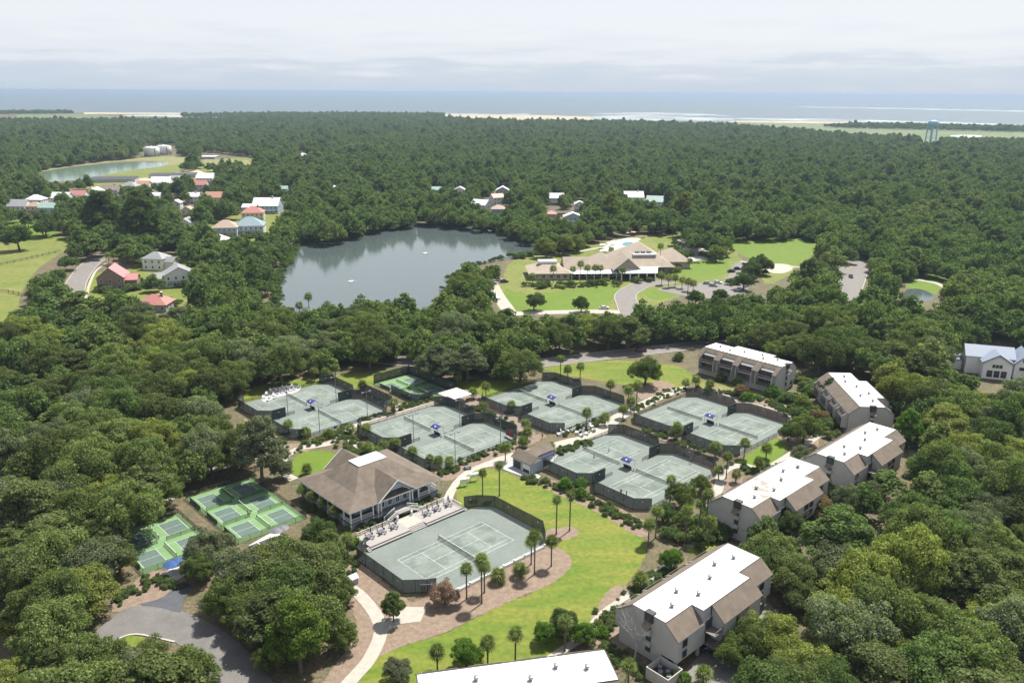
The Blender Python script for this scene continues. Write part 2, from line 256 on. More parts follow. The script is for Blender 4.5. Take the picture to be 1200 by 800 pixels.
sheet('mulch_bed', [(-76.71, 135.81), (-76.24, 142.04), (-74.67, 148.77), (-66.84, 146.34), (-65.96, 142.73), (-69.48, 138.09), (-72.97, 134.76)], 0.045, M_mulch)
sheet('mulch_bed', [(-20.67, 191.89), (-18.0, 199.5), (-9.29, 208.86), (5.09, 219.71), (10.0, 218.54), (0.17, 207.86), (-8.91, 199.62), (-15.12, 190.98)], 0.045, M_mulch)
sheet('mulch_bed', [(8.99, 192.25), (19.26, 183.9), (28.43, 173.66), (31.65, 168.5), (29.22, 162.8), (20.44, 174.39), (8.77, 186.52)], 0.045, M_mulch)
sheet('mulch_bed', [(55.18, 247.95), (66.78, 262.63), (83.31, 249.92), (92.62, 236.77), (87.42, 214.77), (80.36, 211.75), (75.56, 223.82), (67.16, 240.68)], 0.04, M_mulch)
sheet('mulch_bed', [(19.93, 142.95), (25.06, 143.0), (27.93, 134.6), (20.9, 124.51), (16.32, 124.47), (14.56, 130.57)], 0.045, M_mulch)
sheet('mulch_bed', [(-81.46, 231.49), (-66.03, 217.51), (-61.15, 212.79), (-49.79, 222.08), (-45.98, 217.78), (-52.5, 211.74), (-59.69, 207.08), (-70.91, 217.44)], 0.045, M_mulch)
sheet('mulch_bed', [(53.42, 198.84), (59.02, 196.85), (59.1, 190.43), (51.4, 181.14), (49.28, 185.62)], 0.046, M_mulch)
# roads
strip('road', [(-93.05, 317.5), (-54.14, 291.44), (-24.93, 284.89), (0.05, 283.36), (25.56, 291.82), (52.66, 301.84), (77.58, 310.13), (101.32, 310.57), (116.2, 295.5)], 8.5, 0.08, M_road, kerb=M_kerb)
sheet('road', [(-76.18, 128.02), (-75.29, 132.09), (-73.25, 136.11), (-67.36, 136.17), (-60.98, 134.06), (-53.58, 129.47), (-46.23, 123.01), (-39.4, 114.75), (-35.39, 109.21), (-43.61, 109.14), (-49.37, 113.84), (-54.86, 120.21), (-60.45, 125.72), (-68.41, 128.09), (-71.93, 125.62), (-74.44, 121.4), (-78.12, 122.74)], 0.08, mat('grey_asphalt', (0.135, 0.127, 0.12), nscale=0.3, namt=0.16, nscale2=4, namt2=0.14))
strip('kerb_line', [(-60.45, 125.72), (-68.3, 127.84), (-71.39, 126.11)], 0.4, 0.14, M_kerb)
sheet('driveway', [(-71.81, 136.95), (-68.17, 138.94), (-67.27, 143.01), (-65.28, 144.53), (-63.7, 142.16), (-63.85, 138.14), (-62.7, 134.32), (-67.25, 135.9)], 0.095, M_asph, smooth=2)
strip('road', [(-199.83, 360.23), (-221.69, 406.03), (-234.85, 440.93), (-243.31, 471.73), (-246.1, 501.29), (-247.04, 534.63)], (9.5, 9.0), 0.08, M_road, kerb=M_kerb)
strip('path', [(-201.18, 376.17), (-213.91, 404.31), (-228.38, 441.1), (-232.73, 462.05)], 1.3, 0.1, M_path)
strip('driveway', [(-232.55, 459.62), (-222.81, 457.48), (-215.26, 460.09)], 5, 0.07, M_road)
strip('road', [(-11.36, 421.04), (-7.25, 392.64), (-3.27, 370.79), (0.7, 356.97), (15.35, 358.78), (38.69, 360.79), (54.04, 359.6)], 6.5, 0.08, M_path)
strip('road', [(53.57, 350.76), (54.15, 372.05), (55.61, 392.31), (63.03, 409.06), (72.03, 419.07), (85.33, 423.44)], 10, 0.085, M_road, kerb=M_kerb)
sheet('parking_lot', [(73.64, 407.41), (88.26, 415.49), (102.96, 421.84), (113.52, 428.26), (130.96, 474.5), (142.06, 474.81), (135.27, 450.62), (122.43, 414.36), (110.75, 390.06), (91.1, 387.88), (80.27, 396.46)], 0.07, M_road)
strip('path', [(135.35, 479.71), (144.37, 472.36), (155.39, 467.71), (165.21, 463.13)], 3, 0.09, M_path)
sheet('plaza', [(145.48, 462.6), (153.42, 472.61), (160.67, 470.32), (159.21, 458.21), (150.18, 446.48), (143.23, 448.55)], 0.085, M_path)
strip('path', [(5.93, 491.92), (20.56, 495.07), (36.8, 503.92), (57.23, 522.12), (71.38, 525.6)], 3, 0.08, M_path)
strip('road', [(149.06, 374.13), (167.68, 405.87), (185.68, 442.94), (206.01, 486.89), (217.03, 509.19)], (16, 17), 0.08, M_road, kerb=M_kerb)
strip('path', [(215.0, 439.31), (218.46, 430.88), (223.61, 422.79), (223.03, 410.98)], 3.5, 0.09, M_path)
sheet('parking_lot', [(27.64, 115.69), (31.94, 121.15), (39.56, 129.02), (44.41, 134.21), (50.35, 138.91), (52.36, 132.18), (45.44, 122.39), (43.59, 113.76), (35.21, 106.01), (24.46, 105.93)], 0.06, M_road, smooth=0)
sheet('parking_lot', [(119.08, 242.91), (127.29, 249.04), (119.13, 215.19), (110.79, 193.48), (105.23, 193.42), (112.29, 215.1)], 0.06, M_road, smooth=0)
sheet('parking_lot', [(44.86, 117.95), (57.52, 122.49), (70.67, 124.93), (76.39, 118.21), (71.58, 106.28), (40.59, 106.05)], 0.06, M_asph, smooth=0)
sheet('lane', [(-102.29, 188.02), (-96.04, 190.97), (-86.18, 188.21), (-80.15, 180.95), (-85.97, 177.4), (-84.89, 169.19), (-93.22, 173.12)], 0.06, M_path, smooth=2)
strip('lane', [(-84.06, 191.12), (-79.86, 194.63), (-74.73, 199.31), (-69.39, 204.19)], 3, 0.07, M_path)
strip('lane', [(-179.03, 345.92), (-156.25, 316.3), (-136.46, 301.69), (-121.8, 289.23), (-104.3, 279.64)], 5, 0.06, M_path)
sheet('sandy_yard', [(-421.7, 911.0), (-415.8, 958.9), (-410.1, 1011.9), (-401.6, 1058.8), (-370.8, 1003.2), (-378.5, 931.8), (-390.5, 861.1)], 0.05, M_sand, smooth=0)
sheet('sandy_yard', [(-449.9, 1223.2), (-379.4, 1196.7), (-334.5, 1087.8), (-359.8, 1037.6), (-413.3, 1108.8)], 0.05, M_bank, smooth=0)
# paths round the courts
strip('path', [(-28.45, 112.19), (-26.48, 116.74), (-24.65, 121.36), (-23.81, 128.47), (-25.45, 133.85), (-29.27, 139.87), (-32.22, 143.05)], 2.5, 0.09, M_path)
sheet('path', [(-24.24, 130.23), (-20.79, 136.59), (-16.18, 136.63), (-16.85, 132.09), (-20.42, 131.28), (-23.58, 127.98)], 0.094, M_path, smooth=0)
sheet('plaza', [(-16.61, 179.92), (-14.98, 189.06), (-12.12, 195.97), (-6.71, 201.76), (-0.3, 207.29), (9.79, 213.15), (16.08, 217.41), (22.54, 221.19), (28.13, 231.7), (34.2, 238.76), (41.93, 247.75), (49.64, 255.73), (57.89, 261.64), (59.12, 259.16), (50.21, 250.97), (40.82, 240.29), (35.77, 234.55), (31.28, 227.73), (29.16, 222.54), (22.16, 216.88), (14.88, 209.75), (12.28, 205.24), (9.2, 197.77), (3.74, 194.16), (-0.71, 196.11), (-4.36, 199.15), (-9.66, 196.0), (-12.68, 190.53), (-13.95, 183.51), (-14.76, 177.35)], 0.09, M_path, smooth=2)
sheet('forecourt', [(-4.36, 199.15), (0.18, 201.84), (7.7, 193.22), (6.31, 190.76), (-0.26, 195.61)], 0.1, mat('shed_apron', (0.38, 0.38, 0.37), nscale=1, namt=0.08), smooth=0)
strip('path', [(-33.42, 199.31), (-39.31, 207.35), (-45.41, 214.77), (-49.41, 217.74), (-51.56, 212.92), (-59.08, 209.35), (-61.56, 202.66), (-60.05, 195.38), (-55.45, 190.49)], 2.6, 0.092, M_path)
strip('path', [(-49.41, 217.74), (-47.4, 225.32), (-41.08, 230.03), (-34.18, 236.33), (-26.93, 242.95), (-21.29, 246.79), (-14.98, 246.89)], 2.6, 0.091, M_path)
sheet('plaza', [(-22.83, 252.21), (-15.32, 257.98), (-11.13, 253.18), (-6.76, 247.01), (-0.94, 238.24), (4.22, 228.01), (8.03, 218.52), (5.05, 217.26), (-2.46, 231.26), (-11.7, 240.97), (-18.99, 245.31)], 0.088, mat('brick_paving', (0.20, 0.155, 0.13), nscale=2, namt=0.2), smooth=0)
strip('path', [(-42.63, 246.47), (-38.04, 245.02), (-34.55, 239.18)], 2.8, 0.09, M_path)
strip('path', [(33.75, 221.35), (39.99, 221.43), (47.32, 214.24), (52.64, 200.39), (55.94, 195.3)], 3.5, 0.086, mat('brick_paving', (0.2, 0.155, 0.13)))
strip('path', [(38.81, 159.3), (46.8, 174.69), (52.18, 187.04), (55.87, 196.81), (61.79, 200.5), (66.76, 197.97), (72.93, 203.3), (83.76, 214.72), (91.98, 224.04), (100.85, 230.71)], 2.4, 0.09, M_path)
strip('path', [(14.34, 128.06), (17.29, 133.97), (22.96, 140.07), (28.1, 146.03), (34.65, 153.09)], 2.2, 0.09, M_path)
strip('path', [(6.27, 120.94), (10.24, 124.89), (14.34, 128.06)], 1.8, 0.092, M_path)
strip('path', [(57.55, 259.96), (65.64, 257.61), (74.54, 248.24), (82.88, 239.47), (89.17, 230.54)], 2.0, 0.09, M_path)
sheet('patio', [(-81.16, 248.95), (-80.33, 257.78), (-73.23, 261.24), (-70.59, 258.76), (-71.35, 253.84), (-76.76, 249.02), (-78.68, 245.16)], 0.09, mat('pale_patio', (0.5, 0.48, 0.45), nscale=2, namt=0.1), smooth=2)

# ---------------------------------------------------------------- tennis and pickleball courts
M_court = mat('green_clay', (0.178, 0.208, 0.182), 0.9, nscale=0.2, col2=(0.115, 0.142, 0.122), nscale2=0.9, namt2=0.12, lo=0.40, hi=0.58)
M_apron = mat('green_clay_run_off', (0.17, 0.195, 0.177), 0.9, nscale=0.12, col2=(0.132, 0.156, 0.14), nscale2=1.2, namt2=0.08)
M_line = mat('white_court_tape', (0.41, 0.43, 0.415), 0.8, nscale=1.2, namt=0.3)
M_pick = mat('pickleball_green', (0.135, 0.235, 0.10), 0.8, nscale=0.4, namt=0.1); M_box = mat('pickleball_grey_green', (0.085, 0.125, 0.105), 0.8, nscale=0.5, namt=0.1)
M_post = mat('dark_green_post', (0.03, 0.04, 0.036), 0.5); M_white = mat('white_paint', (0.76, 0.76, 0.74), 0.6, nscale=1.0, namt=0.04)
M_metal = mat('galvanised_pole', (0.2, 0.21, 0.22), 0.5, metal=0.3); M_black = mat('black_rubber', (0.02, 0.02, 0.022), 0.6)
M_blue = mat('royal_blue_canvas', (0.02, 0.03, 0.15), 0.7); M_navy = mat('navy_canvas', (0.02, 0.025, 0.07), 0.7)
def screen(name, col, hole):
    m = mat(name, col, 0.9); t = m.node_tree; p = [n for n in t.nodes if n.type == 'BSDF_PRINCIPLED'][0]; o = [n for n in t.nodes if n.type == 'OUTPUT_MATERIAL'][0]
    tr = t.nodes.new('ShaderNodeBsdfTransparent'); mx = t.nodes.new('ShaderNodeMixShader'); mx.inputs[0].default_value = hole
    t.links.new(p.outputs[0], mx.inputs[1]); t.links.new(tr.outputs[0], mx.inputs[2]); t.links.new(mx.outputs[0], o.inputs['Surface']); return m
M_screen = screen('windscreen_mesh', (0.062, 0.074, 0.075), 0.3); M_net = screen('net_cord', (0.03, 0.035, 0.035), 0.68); M_link = screen('chain_link', (0.05, 0.06, 0.055), 0.72); M_vent = mat('windscreen_patch', (0.5, 0.53, 0.53), 0.8)
def court(name_lbl, u, w, lbl_cat='tennis court'):
    t = thing('tennis_court', name_lbl, lbl_cat, (*UW(u, w), 0), TH, 'tennis courts')
    box('playing_surface', M_court, t, -11.95, 11.95, -5.6, 5.6, 0.02, 0.076)
    b = [('baseline', -11.885, -11.785, -5.485, 5.485), ('baseline', 11.785, 11.885, -5.485, 5.485), ('sideline', -11.785, 11.785, -5.485, -5.385), ('sideline', -11.785, 11.785, 5.385, 5.485), ('singles_line', -11.785, 11.785, -4.165, -4.065), ('singles_line', -11.785, 11.785, 4.065, 4.165), ('service_line', -6.45, -6.35, -4.065, 4.065), ('service_line', 6.35, 6.45, -4.065, 4.065), ('centre_line', -6.35, 6.35, -0.05, 0.05)]
    for n, x0, x1, y0, y1 in b: box(n, M_line, t, x0, x1, y0, y1, 0.05, 0.084)
    return t
def net(lbl, u, w, half=6.4, h=1.0, grp='court nets', pk=False):
    t = thing('pickleball_net' if pk else 'tennis_net', lbl, 'net', (*UW(u, w), 0.05), TH, grp)
    box('mesh', M_net, t, -0.012, 0.012, -half, half, 0.05, h - 0.06); box('tape', M_white, t, -0.03, 0.03, -half, half, h - 0.06, h)
    for s in (-1, 1): MB().tube((0, s * half, 0), (0, s * half, h + 0.08), 0.05, n=8).build('post', M_post, t)
    return t
PANEL = {}
def fence(lbl, pts, h=3.0, m=None, grp='court fences', closed=False, step=3.0, name='court_fence', patches=True, postm=None, base=True):
    """pts in the site grid; every bay is a panel of its own between two posts"""
    P = [Vector((*UW(*p), 0)) for p in pts]; t = thing(name, lbl, 'fence', P[0], 0, grp); m = m or M_screen; k = 0
    posts = []; z0 = 0.12
    for a, b in zip(P[:-1], P[1:]):
        d = b - a; n = max(1, round(d.length / step)); ang = math.atan2(d.y, d.x); l = d.length / n
        for i in range(n):
            key = (round(l, 1), h, m.name)
            if key not in PANEL:
                q = MB().box(0.0, l, -0.015, 0.015, z0, h - 0.05).me('panel'); q.materials.append(m); PANEL[key] = q
            pn = inst('panel', PANEL[key], t, a + d * (i / n) - P[0], ang); posts.append(a + d * (i / n)); k += 1
            if patches and k % 3 == 1:
                pk = (h,)
                if pk not in PANEL: q = MB().box(-0.16, 0.16, -0.03, 0.03, h * 0.62, h * 0.62 + 0.3).me('vent_flap'); q.materials.append(M_vent); PANEL[pk] = q
                inst('vent_flap', PANEL[pk], pn, (l / 2, 0, 0))
        rk = ('rail', round(d.length, 2), h)
        if base: o = MB().box(0, d.length, -0.06, 0.06, 0.0, 0.118).build('base_kerb', M_post, t); o.location = a - P[0]; o.rotation_euler = (0, 0, ang)
        o = MB().tube((0, 0, h), (d.length, 0, h), 0.04, n=5).build('rail', postm or M_post, t); o.location = a - P[0]; o.rotation_euler = (0, 0, ang)
    posts.append(P[-1])
    if ('post', h) not in PANEL: q = MB().tube((0, 0, 0), (0, 0, h + 0.03), 0.05, n=6).me('post'); q.materials.append(postm or M_post); PANEL[('post', h)] = q
    for p in posts: inst('post', PANEL[('post', h)], t, p - P[0])
    return t
def shelter(lbl, u, w):
    t = thing('court_shelter', lbl, 'shelter', (*UW(u, w), 0.06), TH, 'blue court shelters')
    pr = [(-1.35, 2.25), (-0.7, 2.62), (0, 2.78), (0.7, 2.62), (1.35, 2.25)]
    MB().extry(pr[::-1] + [(x, z - 0.05) for x, z in pr], -1.5, 1.5).build('awning', M_blue, t)
    for sx in (-1.2, 1.2):
        for sy in (-1.35, 1.35): MB().tube((sx, sy, 0), (sx, sy, 2.32), 0.04).build('post', M_metal, t)
    MB().box(-0.25, 0.25, -1.25, 1.25, 0.42, 0.48).box(-0.2, -0.15, -1.15, 1.15, 0, 0.42).box(0.15, 0.2, -1.15, 1.15, 0, 0.42).build('bench', M_navy, t); MB().box(-0.3, -0.25, -1.25, 1.25, 0.5, 0.95).build('bench_back', M_navy, t)
    # white crest on the awning
    MB().slab([(-0.95, -0.18, 2.505), (-0.55, -0.3, 2.67), (-0.5, -0.05, 2.69), (-0.85, 0.12, 2.553)], 0.03).build('crest', M_white, t); MB().slab([(-0.62, 0.02, 2.65), (-0.4, 0.1, 2.715), (-0.55, 0.32, 2.67), (-0.85, 0.24, 2.555)], 0.03).build('crest', M_white, t)
    return t
def cooler(lbl, u, w):
    t = thing('water_cooler', lbl, 'cooler', (*UW(u, w), 0.06), TH, 'court side coolers'); MB().box(-0.35, 0.35, -0.25, 0.25, 0, 0.5).build('stand', M_white, t); MB().lathe([(0.2, 0.5), (0.22, 0.55), (0.22, 0.95), (0.15, 1.0)], 10).build('barrel', mat('cooler_orange', (0.5, 0.42, 0.36), 0.5), t); return t
def light_pole(lbl, u, w, h=8.5, rot=0.0):
    t = thing('court_light', lbl, 'light pole', (*UW(u, w), 0.05), TH + rot, 'court floodlights')
    MB().tube((0, 0, 0), (0, 0, h), 0.11, 0.07, 8).build('pole', M_metal, t); MB().tube((-1.3, 0, h - 0.1), (1.3, 0, h - 0.1), 0.05).build('crossarm', M_metal, t)
    for s in (-1, 1): MB().box(s * 1.3 - 0.32, s * 1.3 + 0.32, -0.28, 0.28, h - 0.16, h + 0.04).build('lamp_head', M_metal, t)
    return t
CP = 16.8
def oct_pad(name, u, w0, w1, hu=CP, c=3.0, z=0.06, m=None, ch=(1, 1, 1, 1)):
    p = []
    for k, (su, ww) in enumerate(((-1, w0), (1, w0), (1, w1), (-1, w1))):
        d = 1 if ww == w0 else -1
        a = [(u + su * hu, ww + d * c), (u + su * (hu - c), ww)]
        if k in (1, 3): a = a[::-1]
        p += a
    o = MB().prism([UW(*q) for q in p], 0.0, z).build(name, m or M_apron); return tag(o, None, None, None, 'structure')
COURTS = {   # pair: u of the nets, w of the two courts, words
    'A': (118.7, (227.3, 207.4), 'upper left'), 'B': (135.0, (185.0, 165.4), 'middle left'), 'C': (177.0, (178.5, 160.4), 'top centre'), 'D': (158.4, (132.9, 114.4), 'centre right'), 'E': (201.0, (135.9, 117.0), 'right hand')}
for k, (u, ws, wd) in COURTS.items():
    for i, w_ in enumerate(ws):
        side = ('left', 'right')[i]; hw = 9.1
        gap = (ws[0] - ws[1]) / 2
        w_hi = w_ + (hw if i == 0 else gap); w_lo = w_ - (gap if i == 0 else hw)
        MB().prism([UW(u + a, b) for a, b in ((-CP, w_lo + (3 if i else 0)), (-CP + 3, w_lo), (CP - 3, w_lo), (CP, w_lo + 3), (CP, w_hi - 3), (CP - 3, w_hi), (-CP + 3, w_hi), (-CP, w_hi - 3))] if i else [UW(u + a, b) for a, b in ((-CP, w_lo + 3), (-CP + 3, w_lo), (CP - 3, w_lo), (CP, w_lo + 3), (CP, w_hi - 3), (CP - 3, w_hi), (-CP + 3, w_hi), (-CP, w_hi - 3))], 0.0, 0.06).build('court_apron', M_apron)['kind'] = 'structure'
        nm = f'{side} court of the {wd} pair'
        court(f'grey green clay tennis court, {nm}', u, w_); net(f'tennis net across the {nm}', u, w_)
        wi = w_lo if i == 0 else w_hi; wo = w_hi if i == 0 else w_lo; s = 1 if i == 0 else -1
        for e, en in ((-1, 'near'), (1, 'far')):
            fence(f'dark windscreen fence at {en} end of {nm}', [(u + e * (CP - 9 if False else CP - 3.2), wo), (u + e * CP, wo - s * 3), (u + e * CP, wi + s * 3), (u + e * (CP - 3), wi + s * 0.15), (u + e * (CP - 7.5), wi + s * 0.15)])
        fence(f'low open chain link fence along {side} side of {wd} pair', [(u - CP + 3.2, wo), (u + CP - 3.2, wo)], h=1.1, m=M_link, grp='low court side fences', name='low_fence', patches=False, base=False)
    wm = sum(ws) / 2
    shelter(f'blue awning shelter with bench between the {wd} pair of courts', u, wm); cooler(f'drink cooler by the shelter of the {wd} pair', u - 0.2, wm - 2.3)
    for e, en in ((-1, 'near'), (1, 'far')): fence(f'short low divider, {en} half of {wd} pair', [(u + e * 6.3, wm), (u + e * 9.3, wm)], h=1.0, m=M_link, grp='low court dividers', name='low_fence', patches=False, base=False)
    if k in 'AB':
        for j, (du, dw) in enumerate(((-8.5, 0.0), (8.5, 0.0), (-8.2, -18.2), (8.2, -18.2))):
            light_pole(f'{["near middle", "far middle", "near outer", "far outer"][j]} floodlight pole of the {wd} court pair', u + du, wm + dw, 8.6)
# the show court in front of the clubhouse
FU, FW = 99.2, 122.7
MB().prism([UW(*q) for q in ((81.2, 117.5), (84.9, 114.4), (86, 110.6), (114.5, 110.6), (118, 115.3), (118, 131.5), (115, 134.6), (85.2, 135.2), (81.2, 134))], 0.0, 0.06).build('court_apron', M_apron)['kind'] = 'structure'
court('large grey green show court below the clubhouse deck', FU, FW); net('tennis net of the show court below the clubhouse', FU, FW)
fence('dark windscreen fence at far end of the show court', [(112.4, 136.1), (115.2, 134.7), (118.1, 131.5), (118.1, 115.2), (115.2, 111.6)])
fence('dark windscreen fence at near end of the show court', [(85.0, 136.4), (81.1, 134.0), (81.1, 117.5), (84.9, 114.4), (86.4, 113.6)])
t = thing('court_wall', 'low white parapet wall along the show court beside the palms', 'wall', (*UW(86.4, 110.4), 0), TH)
for i in range(9): box('wall_panel', M_white, t, i * 3.05, i * 3.05 + 2.98, -0.12, 0.12, 0.0, 0.62)
for i in range(10): box('pier', M_white, t, i * 3.05 - 0.18, i * 3.05 + 0.14, -0.2, 0.2, 0.0, 0.95)
MB().tube((0, 0, 0.98), (27.4, 0, 0.98), 0.04).build('rail', M_white, t)
t = thing('court_gate', 'grey framed double gate in the near fence of the show court', 'gate', (*UW(84.4, 114.2), 0), TH - R(38))
for s in (-0.62, 0.62): box('gate_leaf', M_link, t, s - 0.58, s + 0.58, -0.25, -0.2, 0.1, 2.2)
MB().box(-1.3, -1.2, -0.27, -0.18, 0, 2.3).box(1.2, 1.3, -0.27, -0.18, 0, 2.3).box(-1.3, 1.3, -0.27, -0.18, 2.2, 2.3).box(-0.04, 0.04, -0.27, -0.18, 0, 2.3).build('gate_frame', M_metal, t)
# pickleball
def pickle(lbl, u, w_):
    t = thing('pickleball_court', lbl, 'pickleball court', (*UW(u, w_), 0), TH, 'pickleball courts')
    for s in (-1, 1):
        for q in (-1, 1): box('service_box', M_box, t, *sorted((s * 2.2, s * 6.65)), *sorted((q * 0.03, q * 3.0)), 0.02, 0.072)
        box('baseline', M_line, t, *sorted((s * 6.65, s * 6.76)), -3.05, 3.05, 0.02, 0.08); box('kitchen_line', M_line, t, *sorted((s * 2.1, s * 2.2)), -3.05, 3.05, 0.02, 0.08)
        box('sideline', M_line, t, -6.65, 6.65, *sorted((s * 3.0, s * 3.09)), 0.02, 0.078); box('centre_line', M_line, t, *sorted((s * 2.2, s * 6.65)), -0.04, 0.04, 0.02, 0.081)
    return t
def pick_pad(u0, u1, w0, w1, ws, wd):
    MB().prism([UW(*q) for q in ((u0, w0), (u1, w0), (u1, w1), (u0, w1))], 0.0, 0.06).build('court_apron', M_pick)['kind'] = 'structure'
    for i, w_ in enumerate(ws):
        p = ['front', 'middle', 'back'][i] if len(ws) == 3 else ['front', 'back'][i]
        pickle(f'green pickleball court, {p} one of the {wd}', (u0 + u1) / 2, w_); net(f'net of the {p} court of the {wd}', (u0 + u1) / 2, w_, 3.3, 0.9, 'pickleball nets', True)
        if i: 
            for e, q in ((-1, 'left'), (1, 'right')): fence(f'low {q} divider behind the {["front", "middle"][i - 1]} court, {wd}', [((u0 + u1) / 2 + e * 1.0, (w_ + ws[i - 1]) / 2), ((u0 + u1) / 2 + e * 7.4, (w_ + ws[i - 1]) / 2)], h=1.0, m=M_link, grp='pickleball dividers', name='low_fence', patches=False, base=False)
    fence(f'low chain link fence around the {wd}', [(u0, w0), (u1, w0), (u1, w1), (u0, w1), (u0, w0)], h=1.3, m=M_link, grp='pickleball fences', name='low_fence', patches=False, base=False)
    for i, w_ in enumerate(ws): fence(f'dark windbreak left of the {["front", "middle", "back"][i] if len(ws) == 3 else ["front", "back"][i]} court, {wd}', [(u0 + 0.3, w_ - 2.8), (u0 + 0.3, w_ + 2.8)], h=1.05, grp='pickleball windbreaks', patches=False, name='windbreak')
pick_pad(65.5, 82.2, 157.0, 185.5, (161.9, 171.2, 180.5), 'three court pickleball group')
pick_pad(45.8, 61.2, 159.0, 179.5, (164.2, 174.0), 'lower pickleball pair')
pick_pad(145.6, 160.4, 199.5, 223.5, (205.6, 217.4), 'small pickleball pair behind the upper courts')
fence('tall dark windscreen fence behind the small pickleball pair', [(160.6, 199), (160.6, 224), (146, 224)], h=3.2)
fence('tall dark windscreen fence in front of the small pickleball pair', [(145.4, 213), (145.4, 201.5), (147.5, 199.3), (152, 199.3)], h=2.6)
fence('tall dark windscreen fence between upper left courts and pickleball', [(139, 222), (139, 203.5)], h=3.0)

# ---------------------------------------------------------------- buildings
M_shingle = mat('brown_shingles', (0.165, 0.135, 0.105), 0.9, nscale=0.5, col2=(0.105, 0.085, 0.068), nscale2=9.0, namt2=0.22, stretch=(1, 1, 1, 0.0))
M_shingle2 = mat('taupe_shingles', (0.175, 0.145, 0.113), 0.9, nscale=0.5, col2=(0.125, 0.1, 0.08), nscale2=8.0, namt2=0.2)
M_flat = mat('white_roof_membrane', (0.66, 0.655, 0.64), 0.7, nscale=0.3, col2=(0.5, 0.48, 0.45), lo=0.28, hi=0.46, detail=8)
M_flatd = mat('stained_roof_membrane', (0.66, 0.655, 0.64), 0.7, nscale=0.28, col2=(0.26, 0.235, 0.2), lo=0.42, hi=0.50, detail=10)
M_stucco = mat('grey_stucco', (0.40, 0.39, 0.37), 0.85, nscale=0.5, namt=0.07); M_trim = mat('brown_trim', (0.09, 0.075, 0.065), 0.7); M_lv = mat('dark_louvre', (0.05, 0.052, 0.055), 0.6)
M_glass = mat('window_glass', (0.03, 0.04, 0.05), 0.06, spec=0.6); M_frame = mat('bronze_frame', (0.12, 0.11, 0.1), 0.5); M_wood = mat('weathered_timber', (0.17, 0.15, 0.135), 0.8, nscale=1.0, namt=0.15); M_vent2 = mat('roof_vent_metal', (0.22, 0.22, 0.23), 0.5, metal=0.4)
M_blueg = mat('blue_grey_siding', (0.33, 0.385, 0.44), 0.8, nscale=0.6, namt=0.05); M_deck = mat('grey_decking', (0.29, 0.27, 0.255), 0.8, nscale=0.8, namt=0.12, stretch=(0.3, 3, 1, TH))
def win(parent, x0, x1, z0, z1, y, d=-1, m=None, nv=1, fm=None):
    """window proud of a wall that faces along local y; d = outward sign"""
    fm = fm or M_frame; f = MB(); o = y + d * 0.06
    ya, yb = sorted((y + d * 0.005, o))
    f.box(x0 - 0.08, x1 + 0.08, ya, yb, z0 - 0.1, z0).box(x0 - 0.08, x1 + 0.08, ya, yb, z1, z1 + 0.08).box(x0 - 0.08, x0, ya, yb, z0, z1).box(x1, x1 + 0.08, ya, yb, z0, z1)
    for k in range(1, nv): xm = x0 + (x1 - x0) * k / nv; f.box(xm - 0.03, xm + 0.03, ya, yb, z0, z1)
    w_ = f.build('window', fm, parent); yc, yd = sorted((y + d * 0.008, y + d * 0.03)); box('pane', m or M_glass, w_, x0, x1, yc, yd, z0, z1); return w_
def winx(parent, y0, y1, z0, z1, x, d=-1, fm=None, m=None, nv=1):
    fm = fm or M_frame; f = MB(); xa, xb = sorted((x + d * 0.005, x + d * 0.06))
    f.box(xa, xb, y0 - 0.08, y1 + 0.08, z0 - 0.1, z0).box(xa, xb, y0 - 0.08, y1 + 0.08, z1, z1 + 0.08).box(xa, xb, y0 - 0.08, y0, z0, z1).box(xa, xb, y1, y1 + 0.08, z0, z1)
    for k in range(1, nv): ym = y0 + (y1 - y0) * k / nv; f.box(xa, xb, ym - 0.03, ym + 0.03, z0, z1)
    w_ = f.build('window', fm, parent); xc, xd = sorted((x + d * 0.008, x + d * 0.03)); box('pane', m or M_glass, w_, xc, xd, y0, y1, z0, z1); return w_
def balcony(t, x0, x1, y0, y1, z, name='balcony', h=0.95):
    b = box(name, M_wood, t, x0, x1, y0, y1, z - 0.18, z); yo = y0 if abs(y0) > abs(y1) or y0 < 0 else y1
    yo2 = y0 if y0 < 0 else y1; s = 1 if y0 < 0 else -1
    r = MB().box(x0, x1, *sorted((yo2, yo2 + s * 0.08)), z + h - 0.1, z + h)
    n = max(2, int((x1 - x0) / 0.28))
    for i in range(n + 1): xx = x0 + (x1 - x0 - 0.06) * i / n; r.box(xx, xx + 0.06, *sorted((yo2 + s * 0.015, yo2 + s * 0.065)), z, z + h - 0.1)
    r.build('railing', M_wood, b); return b
ZT, ZE, Z0 = 9.0, 6.7, 2.4
